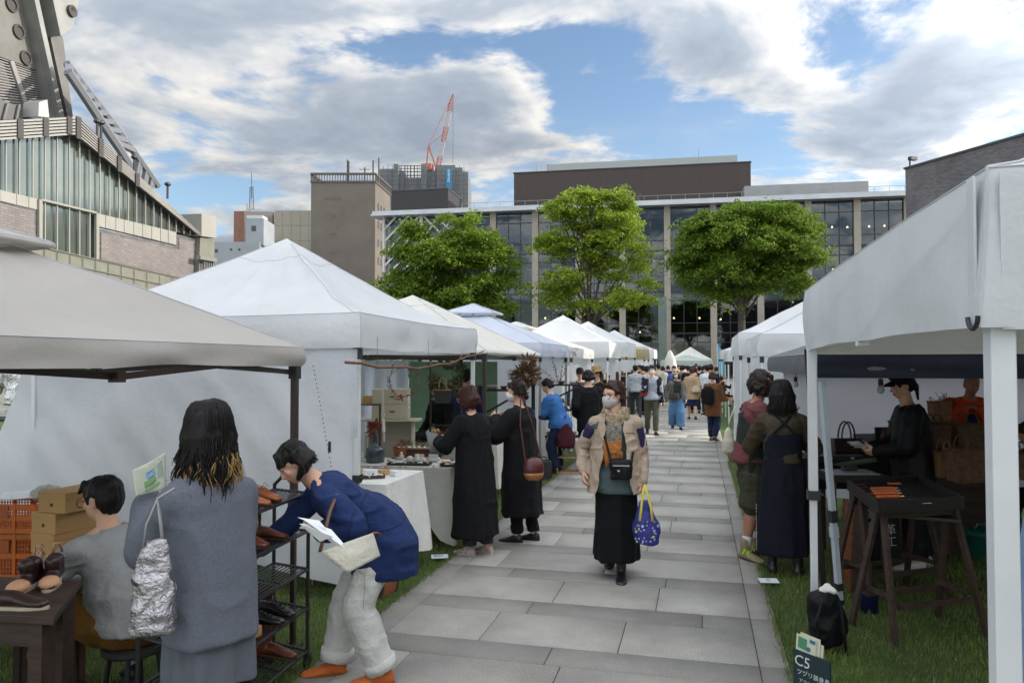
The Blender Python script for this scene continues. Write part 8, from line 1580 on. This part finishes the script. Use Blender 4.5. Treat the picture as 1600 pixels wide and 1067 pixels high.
    c = at_z(1510, 735, .8)+FWD*.42; t = thing('basket_riser', 'wooden riser box carrying the upper row of bark baskets', 'riser', (c.x, c.y, .0), rel(0)); m = MB(); m.box((0, 0, .48), (.9, .3, .96)); m.build('box_body', DW, t)
    for i, (dx, w_, h_, lb) in enumerate(((-.34, .2, .24, 'bark basket at the left of the upper row'), (-.06, .24, .2, 'bark basket in the middle of the upper row'), (.26, .28, .22, 'wide bark basket at the right of the upper row'))): bark_bag(lb, c+RGT*dx+Vector((0, 0, .96-.8)), rel(-8+i*9), w_, h_, .13, BARK)
    c2 = at_d(1468, 640, 7.9); bark_bag('unfinished bark basket with loose strips being woven by the man in orange', c2+Vector((0, 0, -.12)), rel(-4), .17, .2, .12, BARKL, False); k = thing('bark_strips', 'loose bark strips sticking out of the unfinished basket', 'strips', c2); m = MB()
    for i in range(16): a = rg.uniform(-2.6, -.3); m.tube([(rg.uniform(-.08, .08), 0, .05), (.16*math.cos(a)-.02, rg.uniform(-.05, .05), .10+rg.uniform(-.03, .09))], .003, 4)
    m.build('strip', BARKL, k)
    tb = thing('weaving_stand', 'dark stand holding up the unfinished basket', 'stand', (c2.x, c2.y, 0)); m = MB(); m.box((0, 0, (c2.z-.12)/2), (.22, .2, c2.z-.12)); m.build('post_box', DW, tb)
    # under the white table
    small('green_tub', 'teal green plastic tub with a lid on the grass under the white table', 'tub', at_z(1538, 868, 0), rel(0), [('vessel', lambda m: m.lathe([(.15, 0), (.165, .02), (.195, .2), (.2, .205)], n=26), mat('teal_plastic', c8(30, 84, 74), .4)), ('lid', lambda m: m.lathe([(.21, .205), (.212, .222), (.19, .24), (.05, .25)], n=26), mat('teal_lid', c8(36, 96, 84), .4)), ('handle', lambda m: m.tube([(-.08, 0, .25), (-.06, 0, .29), (.06, 0, .29), (.08, 0, .25)], .01, 8), mat('teal_lid2', c8(36, 96, 84), .4))])
    small('black_storage_box', 'big black storage box in the shade under the white table', 'box', at_z(1500, 822, 0)+FWD*.2, rel(4), [('box_body', lambda m: m.box((0, 0, .2), (.6, .4, .4)), DARK_PLASTIC), ('lid', lambda m: m.box((0, 0, .41), (.62, .42, .02)), BLACK_METAL)])
    small('blue_bucket', 'small dark blue bucket between the trestle legs', 'bucket', at_z(1391, 978, 0)+FWD*.3, 0, [('vessel', lambda m: m.lathe([(.055, 0), (.065, .13), (.07, .135)], n=20), mat('dark_blue_plastic', c8(22, 34, 80), .4))])
    for i, (px, py, c_, lb) in enumerate(((1325, 915, wood('ochre_board', c8(120, 74, 42)), 'ochre wooden board leaning among the trestle legs'), (1337, 925, DW, 'dark wooden board leaning beside the ochre one'))): small('leaning_board', lb, 'board', at_z(px, py, 0), rel(80), [('board', lambda m: m.box((0, 0, .33), (.30, .02, .66), rx=.05), c_)])
    k = thing('black_menu_board', 'tall black board with white brush writing behind the tool tray', 'sign', at_z(1378, 893, 0)+FWD*.1, rel(6)); m = MB(); m.box((0, 0, .36), (.42, .025, .72), rx=-.06); bo = m.build('board', mat('board_black', (.012, .012, .013), .8), k)
    for i, (s, x, z) in enumerate((('木', -.14, .56), ('道', -.14, .44), ('具', -.14, .32), ('革', .07, .30), ('工', .07, .2))): me = text_mesh(s, .10, .002); me.materials.append(mat('brush_white', (.5, .5, .48), .8)); o = bpy.data.objects.new('lettering', me); C.objects.link(o); o.parent = bo; o.location = (x, -.05+z*.06-.0, z); o.rotation_euler = (R(90)-.06, 0, 0)
    # backpack by the leg
    p = at_z(1292, 1012, 0); k = thing('black_backpack', 'black backpack with a white cloth in its top leaning on the pale blue leg', 'bag', p, rel(12)); m = MB(); X, Y = Vector((1, 0, 0)), Vector((0, 1, 0)); m.rings([ring(Vector((0, 0, z)), X, Y, rx, ry, 22, sq=2.8) for z, rx, ry in ((.02, .08, .06), (.05, .105, .08), (.18, .11, .085), (.30, .095, .075), (.36, .06, .05))]); remesh(m, 'bag_body', BLACK_JK, k, .009, 2, disp=[((12, 12, 12), .02, 3), ((30, 30, 30), .006, 4)]); m = MB(); m.ell((.0, .0, .36), (.045, .035, .03), 14); m.ell((.03, -.02, .352), (.03, .03, .03), 12); remesh(m, "white_cloth", WHITECL, k, .008, 1, disp=[((24, 24, 24), .02, 3)])
    m = MB(); m.tube([(-.07, -.06, .3), (-.13, -.09, .2), (-.11, -.09, .06)], .012, 6); m.tube([(.04, -.08, .3), (.03, -.13, .12), (.05, -.12, .0)], .010, 6); m.build('strap', BLACK_JK, k)
    # sign C5
    q = [at_d(1239, 1012, 3.9), at_d(1296, 1034, 3.74), at_d(1298, 1098, 3.72), at_d(1243, 1102, 3.9)]; q[2].z = .012; q[3].z = .012; q[2].x, q[2].y = q[1].x, q[1].y-.02; q[3].x, q[3].y = q[0].x, q[0].y-.02
    n = (q[1]-q[0]).cross(q[3]-q[0]).normalized(); n = n if n.dot(O-q[0]) > 0 else -n; k = thing('stall_sign', 'small dark green chalkboard reading C5 at the foot of the white post', 'sign', (q[0]+q[2])/2); m = MB(); m.prism(q, -n*.012); bo = m.build('board', mat('green_chalkboard', c8(18, 44, 50), .7, var=(6, .2)), k, w=True)
    X1 = (q[1]-q[0]).normalized(); Y1 = n.cross(X1).normalized(); Y1 = Y1 if Y1.z > 0 else -Y1; Mr = Matrix((X1, Y1, X1.cross(Y1))).transposed().to_4x4(); chalk = mat('chalk', (.55, .58, .55), .9)
    for s, sz, u, v in (('C5', .075, .012, .072), ('ツヅリ装身具', .030, .03, .112), ('アクセサリー', .022, .045, .15)):
        me = text_mesh(s, sz, .001); me.materials.append(chalk); o = bpy.data.objects.new('lettering', me); C.objects.link(o); o.parent = bo; o.matrix_local = INV[bo.name] @ Matrix.Translation(q[0]+X1*u-Y1*v+n*.003) @ Mr
    for i, (dx, dz) in enumerate(((.012, .075), (.03, .085), (.045, .06))):
        m = MB(); a = q[0]+X1*dx-n*.006*(i+1)+Y1*(-.02); b = a+X1*.11; m.prism([a, b, b+Y1*(dz+.02), a+Y1*(dz+.025)], -n*.003); kk = m.build('booklet', mat('cream_booklet', (.55, .55, .42), .7), k, w=True)
        if i == 0:
            m = MB(); f = lambda u, v, o_=.0014: a+X1*u+Y1*v+n*o_; m.prism([f(.012, .035), f(.06, .03), f(.06, .085), f(.012, .09)], n*.001); m.build('green_print', mat('green_print', c8(70, 130, 96), .7), kk, w=True); m = MB(); m.prism([f(.07+.012*math.cos(a_), .04+.012*math.sin(a_)) for a_ in np.linspace(0, 6.28, 16)[:-1]], n*.001); m.prism([f(.075, .075), f(.105, .073), f(.105, .09), f(.075, .092)], n*.001); m.build('blue_print', mat('blue_print', c8(40, 110, 130), .7), kk, w=True)
    # hanging grey sheet at the far right; denim cloth in place of a person
    t = thing('white_sheet', 'slanting white sheet at the right edge behind the baskets', 'sheet', at_d(1590, 567, 8.7)*1); P = [at_d(1563, 600, 8.6), at_d(1640, 690, 8.2), at_d(1640, 800, 8.2), at_d(1556, 770, 8.6)]; sheet('cloth', lambda u, v: P[0].lerp(P[1], u).lerp(P[3].lerp(P[2], u), v)+FWD*.03*math.sin(u*7+v*2), 16, 16, CL_WALL, t)
    t = thing('denim_stand_in', 'light blue denim cloth standing in for a person at the right edge', 'cloth', at_d(1612, 900, 2.4)); P = [at_d(1600, 806, 2.45), at_d(1660, 806, 2.3), at_d(1660, 1120, 2.3), at_d(1590, 1120, 2.45)]; sheet('cloth', lambda u, v: P[0].lerp(P[1], u).lerp(P[3].lerp(P[2], u), v)+FWD*.02*math.sin(u*9+v*3)-RGT*.02*math.sin(v*3.1), 20, 24, fab('light_denim', 120, 140, 170, mid=(10, .012)), t, thick=.004)
right_side()
# paper lantern light under the right hand tent
k = thing('lit_lantern', 'small warm glowing lamp far under the right hand tents at the picture edge', 'lamp', at_d(1597, 596, 9)); m = MB(); m.ell((0, 0, 0), (.035, .035, .045), 12); m.build('globe', mat('warm_globe', (.9, .6, .3), .5, emit=((1, .6, .2), 4)), k, smooth=True)
flush()
# seams sewn onto finished garments: points are cast onto the cloth from outside
def seam(o, pts, dr, r, mt):
    I = o.matrix_world.inverted(); out = []; Id = I.to_3x3()
    for p in pts:
        ok, loc, nn, _ = o.ray_cast(I @ Vector(p), (Id @ Vector(dr)).normalized(), distance=1.0)
        if ok: out.append(loc+nn*r*.5)
    if len(out) > 2: m = MB(); m.tube(out, r, 5); q = m.build('seam', mt, None); q.parent = o
bpy.context.view_layer.update()
ct = [c for c in P1W[0].children if c.name.startswith('coat')][0]; dk_ = fab('dark_seam_wool', 74, 78, 88)
p0, p1 = at_d(352, 715, 2.4), at_d(360, 1000, 2.4); seam(ct, [p0.lerp(p1, k/50) for k in range(51)], FWD, .0022, dk_)
A_ = [at_d(x, y, 2.4) for x, y in ((292, 742), (300, 760), (312, 790), (316, 825), (312, 855))]; seam(ct, [A_[k//8].lerp(A_[min(k//8+1, 4)], (k % 8)/8) for k in range(33)], FWD, .0022, dk_)
def pick(w, nm): return [c for c in w[0].children if c.name.startswith(nm)][0]
def poly(px, n, D): q = [at_d(x, y, D) for x, y in px]; return [q[min(int(k/n*(len(q)-1)), len(q)-2)].lerp(q[min(int(k/n*(len(q)-1)), len(q)-2)+1], k/n*(len(q)-1)-min(int(k/n*(len(q)-1)), len(q)-2)) for k in range(n+1)]
nv = fab('navy_stitching', 14, 22, 50); wt = fab('trouser_seam', 160, 160, 154)
jk_ = pick(P3W, 'jacket'); tr_ = pick(P3W, 'trousers')
for pts in ([(556, 752), (572, 780), (578, 812), (566, 838)], [(505, 885), (560, 885), (610, 872), (634, 850)], [(585, 760), (612, 800), (628, 840)], [(528, 775), (520, 815), (512, 850), (508, 880)]): seam(jk_, poly(pts, 40, 3.4), FWD, .0022, nv)
for pts in ([(592, 900), (598, 960), (596, 1030)], [(535, 905), (524, 960), (520, 1030)], [(560, 890), (556, 930), (552, 990)]): seam(tr_, poly(pts, 30, 3.4), FWD, .002, wt)
jk_ = pick(P6W, 'jacket'); bs = fab('jacket_zip', 110, 88, 70)
for pts in ([(902, 690), (912, 690), (920, 692)], [(1000, 690), (1010, 690), (1018, 692)]): seam(jk_, poly(pts, 24, 5.4), FWD, .003, bs)
